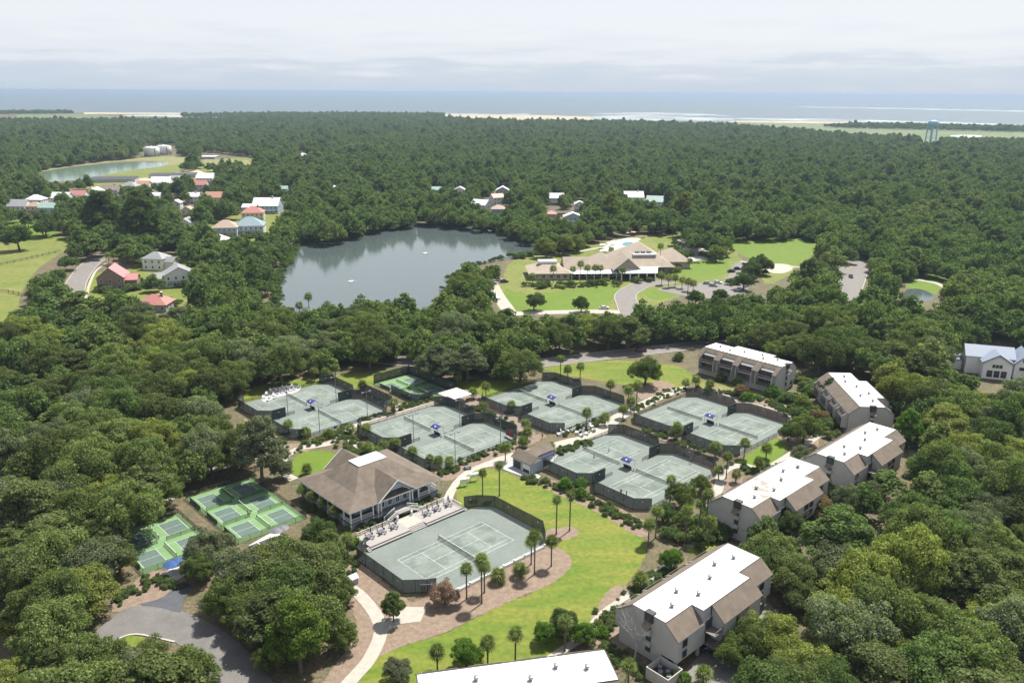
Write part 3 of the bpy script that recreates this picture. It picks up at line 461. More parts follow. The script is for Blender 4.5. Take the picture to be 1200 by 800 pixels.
def condo(lbl, u, w_, rz, flat=None, grp='flat roofed condominiums', ac=False, court_side=False, left_box=True):
    """local x along the block (30 m), +y courtyard side, -y parking side; origin at a corner of the flat roof"""
    t = thing('condominium', lbl, 'building', (*UW(u, w_), 0), rz, grp); fl = flat or M_flat; LX = 30.3; WY = 7.3; EY = 10.3; SY = -2.8; BX0, BX1, BY, BE = 7.6, 22.7, -2.4, -5.2
    # wall bodies: main range with its gabled profile, bay range on the parking side, open undercroft on piers
    MB().extr([(SY, Z0), (0.6, Z0), (0.6, 0), (EY - 0.35, 0), (EY - 0.35, ZE), (WY, ZT - 0.12), (0, ZT - 0.12), (SY + 0.1, ZE)], 0.12, LX - 0.12).build('main_wall', M_stucco, t)
    MB().extr([(BE + 0.25, Z0), (SY + 0.3, Z0), (SY + 0.3, ZT - 0.2), (BY, ZT - 0.13), (BE + 0.25, ZE)], BX0 + 2.6, BX1 - 0.12).build('bay_wall', M_stucco, t)
    for x in (0.4, 7.0, 13.5, 20, 26.5, 29.4):
        for y in (SY + 0.5,): box('pier', M_stucco, t, x, x + 0.5, y, y + 0.5, 0, Z0)
    for x in (BX0 + 3.0, BX0 + 8, BX1 - 0.8): box('pier', M_stucco, t, x, x + 0.5, BE + 0.7, BE + 1.2, 0, Z0)
    # flat membrane roof with the bay, edge kerb
    fr = MB().prism([(0, 0), (BX0, 0), (BX0, BY), (BX1, BY), (BX1, 0), (LX, 0), (LX, WY), (0, WY)], ZT - 0.1, ZT).build('flat_roof', fl, t)
    kb = MB()
    for a, b in (((0, 0), (BX0, 0)), ((BX0, BY), (BX1, BY)), ((BX1, 0), (LX, 0)), ((0, WY), (LX, WY))): kb.box(a[0], b[0], a[1] - 0.06, b[1] + 0.06, ZT + 0.003, ZT + 0.1)
    for x, a, b in ((0, 0, WY), (LX, 0, WY), (BX0, BY, 0), (BX1, BY, 0)): kb.box(x - 0.06, x + 0.06, a + 0.07, b - 0.07, ZT + 0.004, ZT + 0.09)
    kb.build('roof_edge', M_trim if not flat else M_flat, fr)
    # mansard shingle slopes
    def slope(x0, x1, ya, yb, name='shingle_slope'):
        q = [(x0, ya, ZT - 0.02), (x0, yb, ZE - 0.05), (x1, yb, ZE - 0.05), (x1, ya, ZT - 0.02)]
        if yb > ya: q = q[::-1]
        return MB().slab(q, 0.16).build(name, M_shingle2, t)
    if not court_side: slope(-0.1, LX + 0.1, WY + 0.07, EY + 0.05)
    slope(-0.1, BX0 - 0.05, -0.07, SY - 0.1); slope(BX0 + 2.5, BX1 + 0.1, BY - 0.07, BE - 0.05); slope(BX1 + 0.15, LX + 0.1, -0.07, SY - 0.1)
    # cheek wall between bay and end range, with recessed balconies
    MB().extry([(BX0 + 0.0, ZE - 0.1), (BX0 + 2.6, ZE - 0.1), (BX0 + 2.6, ZT - 0.14), (BX0 + 0.0, ZT - 0.14)], BY + 0.1, 0.1).build('dormer_wall', M_stucco, t)
    for z in (Z0 + 0.2, Z0 + 2.6):
        balcony(t, BX0 + 0.2, BX0 + 2.55, BE + 0.1, SY + 0.1, z); win(t, BX0 + 0.5, BX0 + 2.3, z + 0.1, z + 2.0, SY + 0.0, -1, nv=2)
    for z in (Z0 + 0.4, Z0 + 2.5):
        for x in (BX1 - 8.2, BX1 - 5.9): win(t, x, x + 1.7, z, z + 1.5, BE + 0.25, -1, nv=2)
        win(t, 1.4, 2.6, z, z + 1.3, SY, -1); win(t, LX - 4.5, LX - 3, z, z + 1.3, SY, -1)
    # end wall: louvred stair head, hood and slit window (towards the camera)
    sh = MB().box(-0.3, 0.9, 2.6, 4.3, ZT - 1.4, ZT + 0.35).build('stair_head', M_lv, t); MB().slab([(-1.5, 4.2, ZT - 2.15), (-1.5, 2.7, ZT - 2.15), (-0.02, 2.7, ZT - 1.3), (-0.02, 4.2, ZT - 1.3)], 0.1).build('hood', M_shingle2, sh)
    box('stair_slot', M_lv, t, 0.05, 0.16, 2.9, 4.0, Z0 - 1.0, ZT - 2.6)
    for z in (Z0 + 0.5, Z0 + 2.7): balcony_slot = box('landing', M_stucco, t, -0.6, 0.12, 2.7, 4.2, z, z + 0.7)
    # roof vents
    for x, y in ((4.6, 2.1), (8.8, 4.2), (11.0, 1.0), (14.2, 4.0), (17.0, 2.6), (21.5, 4.6), (20.8, 1.2), (26.2, 3.4)):
        if (x, y) in ((14.2, 4.0), (20.8, 1.2)): MB().tube((x, y, ZT), (x, y, ZT + 0.45), 0.06).build('vent_pipe', M_vent2, t); continue
        v = MB().lathe([(0.3, ZT), (0.26, ZT + 0.35), (0.42, ZT + 0.4), (0.42, ZT + 0.72), (0.1, ZT + 0.82)], 10, x, y).build('roof_vent', M_vent2, t)
    # courtyard side: balcony partitions, stepped out balconies
    for k, x in enumerate((1.2, 8.8, 16.2, 23.6)):
        z = Z0 + 0.1
        for zz in (z, z + 2.5):
            balcony(t, x, x + 5.6, EY - 0.3, EY + 1.2, zz); 
            if court_side: box('balcony_recess', M_lv, t, x + 0.1, x + 5.5, EY - 0.36, EY - 0.28, zz + 0.02, zz + 2.2); win(t, x + 0.6, x + 2.6, zz + 0.1, zz + 2.0, EY - 0.29, 1, nv=2)
        for xx in (x - 0.18, x + 5.6): MB().extr([(EY - 0.4, Z0 - 0.3), (EY + 1.35, Z0 - 0.3), (EY + 1.35, ZE - 1.0), (EY - 0.4, ZE)], xx, xx + 0.2).build('partition', M_stucco, t)
    if court_side:     # slope broken by sunken roof terraces
        xs = [-0.1]
        for x in (1.4, 9.0, 16.4, 23.8): xs += [x, x + 5.0]
        xs.append(LX + 0.1)
        for i in range(0, len(xs), 2): slope(xs[i], xs[i + 1], WY + 0.07, EY + 0.9)
        for x in (1.4, 9.0, 16.4, 23.8):
            ym = WY + 1.5; zm = ZT - (ZT - ZE) * 1.5 / (EY - WY)
            q = [(x + 0.02, WY + 0.07, ZT - 0.02), (x + 0.02, ym, zm), (x + 4.98, ym, zm), (x + 4.98, WY + 0.07, ZT - 0.02)]; MB().slab(q[::-1], 0.16).build('shingle_slope', M_shingle2, t)
            box('terrace_glazing', M_glass, t, x + 0.3, x + 4.7, ym - 0.06, ym + 0.02, ZE - 1.0, zm - 0.2)
    if ac:
        a = box('plant_enclosure', M_stucco, t, -4.3, -0.2, -4.2, 0.4, 0, 0.15); MB().box(-4.3, -4.15, -4.2, 0.4, 0.15, 2.3).box(-0.35, -0.2, -4.2, 0.4, 0.15, 2.3).box(-4.15, -0.35, -4.2, -4.05, 0.15, 2.3).box(-4.15, -0.35, 0.25, 0.4, 0.15, 2.3).build('enclosure_wall', mat('pale_siding', (0.42, 0.40, 0.38), nscale=1, namt=0.06), a)
        box('plinth_floor', M_lv, a, -4.1, -0.4, -4.0, 0.2, 0.16, 1.0)
        for k in range(4): MB().lathe([(0.42, 1.0), (0.42, 1.75), (0.38, 1.8)], 12, -2.25 + (k % 2) * 1.0 - 0.5, -3.2 + k * 0.85).build('condenser_unit', M_vent2, a)
    return t
condo('condominium beside the lawn with parked dark car and air conditioning enclosure', 101.1, 69.1, TH, ac=True)
condo('condominium with stained white roof beside the right hand courts', 147.8, 81.0, TH, flat=M_flatd)
condo('condominium with clean white roof, behind the one with stained roof', 184.9, 78.1, TH)
condo('condominium turned lengthways to the camera with tree against its slope', 229.4, 87.1, TH + R(43.3))
condo('condominium by the main road with balconies facing the courts', 247.8, 126.0, TH + R(90), court_side=True)
condo('condominium cut off by the bottom edge showing mostly white roof', 58.5, 81.2, TH - R(31.4))
# clubhouse --------------------------------------------------------
t = thing('clubhouse', 'blue grey clubhouse with brown hipped roof, white porches and double stair', 'building', (*UW(99.4, 156.4), 0), TH)
HX, HY, ZEV, ZF = 13.2, 11.7, 4.75, 1.5; GX0_ = -5.3
bx, by, zb = 8.6, 7.2, 6.35; tx0, tx1, ty0, ty1, zt = -3.6, 4.1, -1.3, 3.0, 9.5
box('foundation', mat('foundation_lattice', (0.22, 0.25, 0.28), nscale=3, namt=0.2), t, -HX + 0.7, HX - 0.7, -HY + 0.7, HY - 0.7, 0, ZF - 0.25)
box('porch_floor', mat('porch_boards', (0.12, 0.12, 0.13)), t, -HX + 0.6, HX - 0.6, -HY + 0.6, HY - 0.6, ZF - 0.25, ZF)
box('wall', M_blueg, t, -HX + 3.6, HX - 3.6, -HY + 3.6, HY - 3.6, ZF, ZEV + 0.4); box('entry_wall', M_blueg, t, GX0_ + 0.4, -GX0_ - 0.6, -HY + 1.7, -HY + 3.55, ZF, ZEV - 0.1); MB().extry([(GX0_ + 0.5, ZEV - 0.12), (-GX0_ - 0.7, ZEV - 0.12), (-0.1, ZEV + 3.0)], -HY + 1.75, -HY + 1.95).build('entry_gable', M_blueg, t)
# low-pitch outer roof and steep inner roof
def ring(z0, z1, a, b, name):
    (ax0, ax1, ay0, ay1), (cx0, cx1, cy0, cy1) = a, b
    for q in ([(ax0, ay0, z0), (ax1, ay0, z0), (cx1, cy0, z1), (cx0, cy0, z1)], [(ax1, ay0, z0), (ax1, ay1, z0), (cx1, cy1, z1), (cx1, cy0, z1)], [(ax1, ay1, z0), (ax0, ay1, z0), (cx0, cy1, z1), (cx1, cy1, z1)], [(ax0, ay1, z0), (ax0, ay0, z0), (cx0, cy0, z1), (cx0, cy1, z1)]):
        MB().slab(q, 0.18).build(name, M_shingle, t)
ring(ZEV, zb, (-HX, HX, -HY, HY), (-bx, bx, -by, by), 'roof_slope'); ring(zb + 0.02, zt, (-bx, bx, -by, by), (tx0, tx1, ty0, ty1), 'roof_slope')
box('roof_deck', M_flat, t, tx0 - 0.15, tx1 + 0.15, ty0 - 0.15, ty1 + 0.15, zt - 0.05, zt + 0.12)
f = MB()
for a in (-HX - 0.02, HX - 0.1): f.box(a, a + 0.12, -HY - 0.02, HY + 0.02, ZEV - 0.32, ZEV - 0.06)
for a in (-HY - 0.02, HY - 0.1): f.box(-HX + 0.11, HX - 0.11, a, a + 0.12, ZEV - 0.32, ZEV - 0.06)
f.build('fascia', M_white, t)
# front and back gables
GX0, GX1, GZ_ = -5.3, 5.1, 8.7; gm = (GX0 + GX1) / 2
for s, nm in ((-1, 'front'), (1, 'back')):
    yo = s * (HY + 0.35); yi = s * 3.2
    for q in ([(GX0 - 0.3, yo, ZEV - 0.05), (gm, yo, GZ_), (gm, yi, GZ_), (GX0 - 0.3, yi, ZEV - 0.05)], [(gm, yo, GZ_), (GX1 + 0.3, yo, ZEV - 0.05), (GX1 + 0.3, yi, ZEV - 0.05), (gm, yi, GZ_)]):
        MB().slab(q if s < 0 else q[::-1], 0.2).build('gable_slope', M_shingle, t)
    yg = s * (HY - 0.5)
    MB().extry([(GX0, ZEV - 0.2), (GX0 + 1.4, ZEV - 0.2), (GX0 + 2.2, ZEV + 0.75), (gm - 1.5, ZEV + 1.5), (gm + 1.5, ZEV + 1.5), (GX1 - 2.2, ZEV + 0.75), (GX1 - 1.4, ZEV - 0.2), (GX1, ZEV - 0.2), (gm, GZ_ - 0.25)], *sorted((yg, yg + s * 0.2))).build('gable_wall', M_blueg, t)
    b = MB(); ye = s * (HY + 0.36)
    for x0, z0, x1, z1 in ((GX0 - 0.3, ZEV - 0.3, gm, GZ_ - 0.22), (gm, GZ_ - 0.22, GX1 + 0.3, ZEV - 0.3)): b.extry([(x0, z0), (x1, z1), (x1, z1 + 0.3), (x0, z0 + 0.3)], *sorted((ye, ye + s * 0.12)))
    b.build('bargeboard', M_white, t)
for x in (-HX + 0.8, -9.7, -6.4, GX0 + 0.3, GX0 + 1.1, GX1 - 1.1, GX1 - 0.3, 6.6, 9.7, HX - 0.8):
    for y in (-HY + 0.8, HY - 0.8): box('column', M_white, t, x - 0.14, x + 0.14, y - 0.14, y + 0.14, 0.0, ZEV - 0.1)
for y in (-8, -4.5, -1, 2.5, 6): 
    for x in (-HX + 0.8, HX - 0.8): box('column', M_white, t, x - 0.14, x + 0.14, y - 0.14, y + 0.14, 0.0, ZEV - 0.1)
def rail(x0, x1, y0, y1, z):
    r = MB(); dx, dy = x1 - x0, y1 - y0; L_ = math.hypot(dx, dy); n = int(L_ / 0.24)
    if dx: r.box(x0, x1, y0 - 0.05, y0 + 0.05, z + 0.88, z + 0.96).box(x0, x1, y0 - 0.04, y0 + 0.04, z + 0.08, z + 0.14)
    else: r.box(x0 - 0.05, x0 + 0.05, y0, y1, z + 0.88, z + 0.96).box(x0 - 0.04, x0 + 0.04, y0, y1, z + 0.08, z + 0.14)
    for i in range(1, n): x, y = x0 + dx * i / n, y0 + dy * i / n; r.box(x - 0.025, x + 0.025, y - 0.025, y + 0.025, z + 0.14, z + 0.88)
    return r.build('porch_railing', M_white, t)
for a, b in ((-HX + 0.95, -9.85), (-9.55, -6.55), (6.75, 9.55), (9.85, HX - 0.95)): rail(a, b, -HY + 0.8, -HY + 0.8, ZF)
for a, b in ((-HY + 0.95, -8.15), (-7.85, -4.65), (-4.35, -1.15), (-0.85, 2.35), (2.65, 5.85)):
    for x in (-HX + 0.8, HX - 0.8): rail(x, x, a, b, ZF)
for x in (-7.6, 7.6): win(t, x - 0.55, x + 0.55, ZF + 0.5, ZF + 2.4, -HY + 3.6, -1, nv=2, fm=M_white)
for x in (-3.2, -1.1, 1.1, 3.2): win(t, x - 0.5, x + 0.5, ZF + 0.6, ZF + 2.6, -HY + 1.7, -1, nv=2, fm=M_white)
for y in (-5, -1.5, 2, 5.2): winx(t, y - 0.6, y + 0.6, ZF + 0.7, ZF + 2.3, -HX + 3.6, -1, fm=M_white, nv=2)
# double stair: landing in the middle, flights to left and right
sy = -HY - 0.2
box('stair_landing', M_deck, t, -1.7, 1.7, sy - 2.6, -HY + 0.62, ZF - 0.2, ZF - 0.02)
for s in (-1, 1):
    st = MB()
    for k in range(8): x = s * (1.72 + 0.36 * k); zz = ZF - 0.2 - 0.165 * k; st.box(*sorted((x, x + s * 0.36)), sy - 2.6, sy - 1.0, max(0, zz - 0.18), zz)
    so = st.build('stair_flight', M_deck, t); rr_ = MB()
    for yy in (sy - 2.6, sy - 1.0):
        rr_.slab([(s * 1.7, yy, ZF + 0.9), (s * 4.7, yy, 1.1), (s * 4.7, yy + 0.1, 1.1), (s * 1.7, yy + 0.1, ZF + 0.9)] if s < 0 else [(s * 4.7, yy, 1.1), (s * 1.7, yy, ZF + 0.9), (s * 1.7, yy + 0.1, ZF + 0.9), (s * 4.7, yy + 0.1, 1.1)], 0.16)
        for k in range(13): x = s * (1.75 + 0.245 * k); zb_ = ZF - 0.15 - 0.165 * (k * 0.68); rr_.box(x - 0.025, x + 0.025, yy + 0.02, yy + 0.08, max(0, zb_ - 0.1), zb_ + 0.95)
        rr_.box(s * 4.7 - 0.1, s * 4.7 + 0.1, yy - 0.05, yy + 0.15, 0, 1.3)
    rr_.build('stair_railing', M_white, so)
r_ = MB().box(-1.7, 1.7, sy - 2.62, sy - 2.54, ZF + 0.8, ZF + 0.92)
for k in range(15): r_.box(-1.68 + k * 0.237, -1.63 + k * 0.237, sy - 2.61, sy - 2.55, ZF - 0.02, ZF + 0.8)
r_.build('landing_railing', M_white, t)
# terrace deck between clubhouse and show court
t = thing('terrace_deck', 'long grey timber terrace deck between clubhouse and show court', 'deck', (*UW(98.4, 138.0), 0), TH)
for a, b in ((-13.0, -2.2), (2.2, 13.0)):
    box('deck_floor', M_deck, t, a, b, -2.6, 3.1, 0.1, 0.75); box('seat_step', M_deck, t, a, b, -3.1, -2.62, 0.05, 0.42); box('fascia', M_lv, t, a, b, -3.2, -3.12, 0.0, 0.3)
box('centre_floor', M_path, t, -2.2, 2.2, -1.6, 3.1, 0.1, 0.753)
for k in range(3): box('step', M_deck, t, -2.2, 2.2, -1.62 - 0.45 * (k + 1), -1.62 - 0.45 * k, 0.05, 0.6 - 0.17 * k)
for e in (-13.9, 13.1): 
    for k in range(3): box('step', M_deck, t, e, e + 0.8, -2.6 - 0.4 * (k + 1) + 0.4, -2.2 - 0.4 * (k + 1) + 0.4, 0.05, 0.6 - 0.17 * k)
for a, b in ((-12.9, -4.0), (4.0, 12.9)):
    q = MB().box(a, b, 2.96, 3.04, 1.6, 1.68).box(a, b, 2.97, 3.03, 1.15, 1.19)
    for k in range(9): x = a + (b - a) * k / 8; q.box(x - 0.06, x + 0.06, 2.94, 3.06, 0.75, 1.72)
    q.build('railing', M_white, t)
q = MB().box(12.92, 13.0, -2.2, 3.0, 1.6, 1.68)
for k in range(18): q.box(12.93, 12.99, -2.2 + k * 0.3, -2.15 + k * 0.3, 0.75, 1.6)
q.build('railing', M_white, t)
for a in (-2.0, 2.0): box('gate_pier', M_white, t, a - 0.2, a + 0.2, 2.5, 2.9, 0.75, 1.9)
# pro shop hut beside the centre right courts
t = thing('court_hut', 'small blue grey hut with L shaped brown roof beside the courts', 'building', (*UW(141.6, 141.6), 0), TH)
box('wall', M_blueg, t, -4.9, -0.5, -3.6, 3.4, 0, 2.9); box('wall', M_blueg, t, -0.5, 6.2, -0.6, 3.4, 0, 2.9)
for q in ([(-5.3, -3.9, 2.85), (-2.8, -3.9, 4.5), (-2.8, 3.8, 4.5), (-5.3, 3.8, 2.85)], [(-2.8, -3.9, 4.5), (-0.1, -3.9, 2.85), (-0.1, 3.8, 2.85), (-2.8, 3.8, 4.5)]): MB().slab(q, 0.14).build('roof_slope', M_shingle2, t)
for q in ([(-2.8, -1.0, 2.88), (6.6, -1.0, 2.88), (6.6, 1.4, 4.4), (-2.8, 1.4, 4.4)], [(6.6, 1.4, 4.4), (6.6, 3.8, 2.88), (-2.8, 3.8, 2.88), (-2.8, 1.4, 4.4)]): MB().slab(q, 0.14).build('roof_slope', M_shingle2, t)
for y, s in ((-3.6, -1), (3.4, 1)): MB().extry([(-4.9, 2.9), (-0.5, 2.9), (-2.8, 4.3)], *sorted((y - s * 0.15, y + s * 0.002))).build('gable_wall', M_white, t)
MB().extr([(-0.6, 2.9), (3.4, 2.9), (1.4, 4.2)], 6.0, 6.2).build('gable_wall', M_white, t)
d = box('garage_door', M_lv, t, -4.95, -4.88, 0.2, 3.0, 0.05, 2.3); MB().box(-5.0, -4.9, 0.05, 0.2, 0.05, 2.45).box(-5.0, -4.9, 3.0, 3.15, 0.05, 2.45).box(-5.0, -4.9, 0.05, 3.15, 2.3, 2.45).build('frame', M_white, d)
d = box('garage_door', M_white, t, -4.95, -4.88, -3.2, -0.4, 0.05, 2.2); box('opening', M_lv, d, -4.98, -4.93, -2.9, -0.6, 0.05, 0.9)
winx(t, 0.3, 2.2, 1.0, 2.0, 6.2, 1); win(t, 1.5, 3.0, 1.0, 2.1, -0.6, -1, fm=M_white)
box('awning', M_navy, t, -0.4, 5.6, -2.4, -0.65, 2.45, 2.6)
for x in (0.2, 5.2): MB().tube((x, -2.2, 0), (x, -2.2, 2.45), 0.06).build('post', M_white, t)

# ---------------------------------------------------------------- trees
rng = np.random.default_rng(11)
def leaf_mat(name, per_object):
    m = bpy.data.materials.new(name); m.use_nodes = True; t = m.node_tree; t.nodes.clear(); n = t.nodes.new
    o = n('ShaderNodeOutputMaterial'); d = n('ShaderNodeBsdfDiffuse'); tr = n('ShaderNodeBsdfTranslucent'); mx = n('ShaderNodeMixShader'); mx.inputs[0].default_value = 0.40
    oi = n('ShaderNodeObjectInfo'); g = n('ShaderNodeNewGeometry')
    if per_object: base = oi.outputs['Color']
    else:
        r = n('ShaderNodeValToRGB'); e = r.color_ramp.elements; e[0].position = 0.0; e[0].color = (0.076, 0.108, 0.046, 1); e[1].position = 1.0; e[1].color = (0.20, 0.21, 0.07, 1)
        for ps, c in ((0.35, (0.100, 0.140, 0.054)), (0.7, (0.124, 0.162, 0.058)), (0.92, (0.152, 0.176, 0.07))):
            q = e.new(ps); q.color = (*c, 1)
        nz = n('ShaderNodeTexNoise'); nz.inputs['Scale'].default_value = 0.012; nz.inputs['Detail'].default_value = 3.0; t.links.new(oi.outputs['Location'], nz.inputs['Vector']); ad = n('ShaderNodeMath'); ad.operation = 'MULTIPLY_ADD'; ad.inputs[1].default_value = 0.62; t.links.new(oi.outputs['Random'], ad.inputs[0])
        sb = n('ShaderNodeMapRange'); sb.inputs[1].default_value = 0.35; sb.inputs[2].default_value = 0.7; sb.inputs[3].default_value = 0.0; sb.inputs[4].default_value = 0.42; t.links.new(nz.outputs['Fac'], sb.inputs[0]); t.links.new(sb.outputs[0], ad.inputs[2]); t.links.new(ad.outputs[0], r.inputs['Fac']); base = r.outputs['Color']
    mr = n('ShaderNodeMapRange'); mr.inputs[3].default_value = 0.55; mr.inputs[4].default_value = 1.6; t.links.new(g.outputs['Random Per Island'], mr.inputs[0])
    vm = n('ShaderNodeVectorMath'); vm.operation = 'SCALE'; t.links.new(base, vm.inputs[0]); t.links.new(mr.outputs[0], vm.inputs['Scale'])
    vt = n('ShaderNodeVectorMath'); vt.operation = 'MULTIPLY'; vt.inputs[1].default_value = (1.3, 1.6, 0.75); t.links.new(vm.outputs[0], vt.inputs[0])
    t.links.new(vm.outputs[0], d.inputs['Color']); t.links.new(vt.outputs[0], tr.inputs['Color']); t.links.new(d.outputs[0], mx.inputs[1]); t.links.new(tr.outputs[0], mx.inputs[2]); t.links.new(mx.outputs[0], o.inputs['Surface'])
    return m
M_leaf = leaf_mat('oak_leaves', True); M_leaf_far = leaf_mat('woodland_leaves', False)
M_bark = mat('bark', (0.11, 0.085, 0.065), nscale=1.5, namt=0.3, bump=0.4); M_palmtrunk = mat('palm_trunk', (0.15, 0.125, 0.1), nscale=2.0, namt=0.3)
def cards(name, pos, nrm, size, m, aspect=1.0, r=rng):
    """leaf sprays: one small bent quad at each position"""
    n = len(pos); up = np.tile([0., 0., 1.], (n, 1)); a = np.cross(nrm, up + r.normal(0, 0.6, (n, 3))); a /= np.linalg.norm(a, axis=1)[:, None] + 1e-9
    b = np.cross(nrm, a); b /= np.linalg.norm(b, axis=1)[:, None] + 1e-9
    s = size[:, None]; j = lambda: r.uniform(0.55, 1.15, (n, 1))
    v = np.stack([pos - a * s * j(), pos - b * s * j() * aspect + nrm * s * 0.25, pos + a * s * j(), pos + b * s * j() * aspect - nrm * s * 0.25], 1).reshape(-1, 3)
    d = bpy.data.meshes.new(name); d.vertices.add(4 * n); d.loops.add(4 * n); d.polygons.add(n)
    d.vertices.foreach_set('co', v.astype(np.float32).ravel()); d.loops.foreach_set('vertex_index', np.arange(4 * n, dtype=np.int32)); d.polygons.foreach_set('loop_start', np.arange(0, 4 * n, 4, dtype=np.int32))
    d.update(); d.validate(); d.materials.append(m); return d
def crown(name, Rr, Hc, z0, ncl, nleaf, leaf, m, seed, taper=0.0, inner=0.3, crad=(0.24, 0.40), gap=0.0, droop=0.72, lobes=0):
    """crown of many leaf clumps set over one dome, or over several uneven lobes: Rr radius, Hc height above z0"""
    r = np.random.default_rng(seed); P = []; N = []; ph = r.uniform(0, 6.28)
    if lobes:
        D = [(0.0, 0.0, 0.66, 1.0)]
        for k in range(lobes): a = ph + 6.283 * k / lobes + r.normal(0, 0.3); q = r.uniform(0.42, 0.62); D.append((math.cos(a) * q, math.sin(a) * q, r.uniform(0.36, 0.54), r.uniform(0.55, 0.98)))
    else: D = [(0.0, 0.0, 1.0, 1.0)]
    tot = sum(d[2] ** 1.6 for d in D)
    for ox, oy, fr, fh in D:
        nk = max(6, int(ncl * fr ** 1.6 / tot)); ph = r.uniform(0, 6.28)
        for i in range(nk):
            k = (i + 0.5) / nk; cz = 1 - 1.22 * k; az = ph + i * 2.39996 + r.normal(0, 0.25); sr = math.sqrt(max(0, 1 - cz * cz)); q = r.uniform(0.74, 1.04)
            if r.random() < inner: q *= r.uniform(0.45, 0.8)
            if r.random() < gap: continue
            wid = 1 - taper * max(0, cz); rl = Rr * fr
            c = np.array([ox * Rr + math.cos(az) * sr * q * wid * rl * 0.82, oy * Rr + math.sin(az) * sr * q * wid * rl * 0.82, z0 + (Hc * 0.30 + cz * q * Hc * 0.62) * fh])
            rc = Rr * r.uniform(*crad) * (1 - 0.35 * taper * max(0, cz)); m_ = int(nleaf * (rc / (Rr * 0.22)) ** 2)
            d = r.normal(0, 1, (m_, 3)); d /= np.linalg.norm(d, axis=1)[:, None]; o = np.array([math.cos(az) * sr, math.sin(az) * sr, 0.55 + max(cz, 0) * 0.6]); o /= np.linalg.norm(o)
            d = d[(d @ o) > r.uniform(-0.8, 0.1, m_)]; rad = rc * r.uniform(0.62, 1.14, (len(d), 1)); P.append(c + d * rad * np.array([1, 1, droop])); nn = d + r.normal(0, 0.42, d.shape) + np.array([0, 0, 0.45]); N.append(nn / np.linalg.norm(nn, axis=1)[:, None])
    P = np.concatenate(P); N = np.concatenate(N); return cards(name, P, N, leaf * r.uniform(0.55, 1.4, len(P)), m, r=r)
def trunk_mesh(name, h, r0, nb, spread, seed, m):
    r = random.Random(seed); b = MB(); top = Vector((r.uniform(-.4, .4), r.uniform(-.4, .4), h)); b.tube((0, 0, -0.3), (0, 0, 0.5), r0 * 1.5, r0, 8); b.tube((0, 0, 0.5), top, r0, r0 * 0.72, 8)
    for k in range(nb):
        a = 6.283 * k / nb + r.uniform(-.4, .4); e = top + Vector((math.cos(a) * spread * r.uniform(.5, .7), math.sin(a) * spread * r.uniform(.5, .7), spread * r.uniform(.25, .55))); b.tube(top - Vector((0, 0, 0.2)), e, r0 * 0.55, r0 * 0.3, 6)
        for q in (-0.5, 0.5):
            f = e + Vector((math.cos(a + q) * spread * 0.35, math.sin(a + q) * spread * 0.35, spread * r.uniform(.15, .4))); b.tube(e - Vector((0, 0, 0.05)), f, r0 * 0.3, r0 * 0.12, 5)
    d = b.me(name); d.materials.append(m); return d
# prototypes: crown radius 6, overall height about 10
OAK = [crown('crown', 6.0, 7.4, 2.6, 130, 430, 0.155, M_leaf, 100 + i, inner=0.22, crad=(0.12, 0.25), gap=0.06, lobes=4 + i % 3) for i in range(6)]
OAKT = [trunk_mesh('trunk', 3.2, 0.42, 6, 4.2, i, M_bark) for i in range(3)]
TALL = [crown('crown', 4.2, 9.5, 3.2, 90, 400, 0.15, M_leaf, 200 + i, taper=0.45, crad=(0.16, 0.30)) for i in range(3)]
TALLT = [trunk_mesh('trunk', 5.5, 0.3, 5, 2.4, 10 + i, M_bark) for i in range(2)]
FAR = [crown('crown', 6.0, 7.6, 2.4, 64, 80, 0.36, M_leaf_far, 300 + i, crad=(0.15, 0.30), lobes=4 + i % 3) for i in range(4)] + [crown('crown', 4.6, 10.0, 4.0, 40, 80, 0.34, M_leaf_far, 320 + i, taper=0.4, crad=(0.20, 0.36)) for i in range(3)]
SHRUB = [crown('foliage', 1.0, 1.5, 0.0, 16, 30, 0.10, M_leaf, 400 + i, crad=(0.34, 0.5)) for i in range(4)]
def palm_crown(name, seed, n=34, Lf=1.75):
    r = random.Random(seed); b = MB()
    for k in range(n):
        az = k * 2.39996 + r.uniform(-.2, .2); el = R(80 - 125 * (k + .5) / n + r.uniform(-9, 9)); d = Vector((math.cos(az) * math.cos(el), math.sin(az) * math.cos(el), math.sin(el)))
        side = Vector((-math.sin(az), math.cos(az), 0)); upv = d.cross(side) * -1; base = d * 0.15; hub = d * Lf * 0.36 + Vector((0, 0, -0.06)); LL = Lf * r.uniform(.85, 1.1)
        b.add([base - side * 0.02, base + side * 0.02, hub + side * 0.02, hub - side * 0.02], [(0, 1, 2, 3)])
        ns = 9
        for q in range(ns):
            t = R(-100 + 200 * q / (ns - 1)); e = (d * math.cos(t) + side * math.sin(t)); m_ = hub + e * LL * 0.40; p = e.cross(upv).normalized() * 0.085; tip = hub + e * LL * 0.78 + Vector((0, 0, -0.11 * LL * (0.5 + abs(math.cos(el)))))
            b.add([hub, m_ - p, tip, m_ + p], [(0, 1, 2, 3)])
    d = b.me(name); d.materials.append(M_leaf); return d
PALM = [palm_crown('crown', i) for i in range(3)] + [palm_crown('crown', 9, 26, 1.65)]
def palm_trunk(seed):
    b = MB(); r = random.Random(seed); prof = [(0.25, -0.02), (0.19, 0.05)] + [(0.15 + 0.012 * (i % 2) + r.uniform(-.006, .006), 0.1 + 0.8 * i / 12) for i in range(13)] + [(0.24, 0.94), (0.2, 1.0)]
    d = b.lathe(prof, 8).me('trunk'); d.materials.append(M_palmtrunk); return d
PTR = [palm_trunk(i) for i in range(2)]
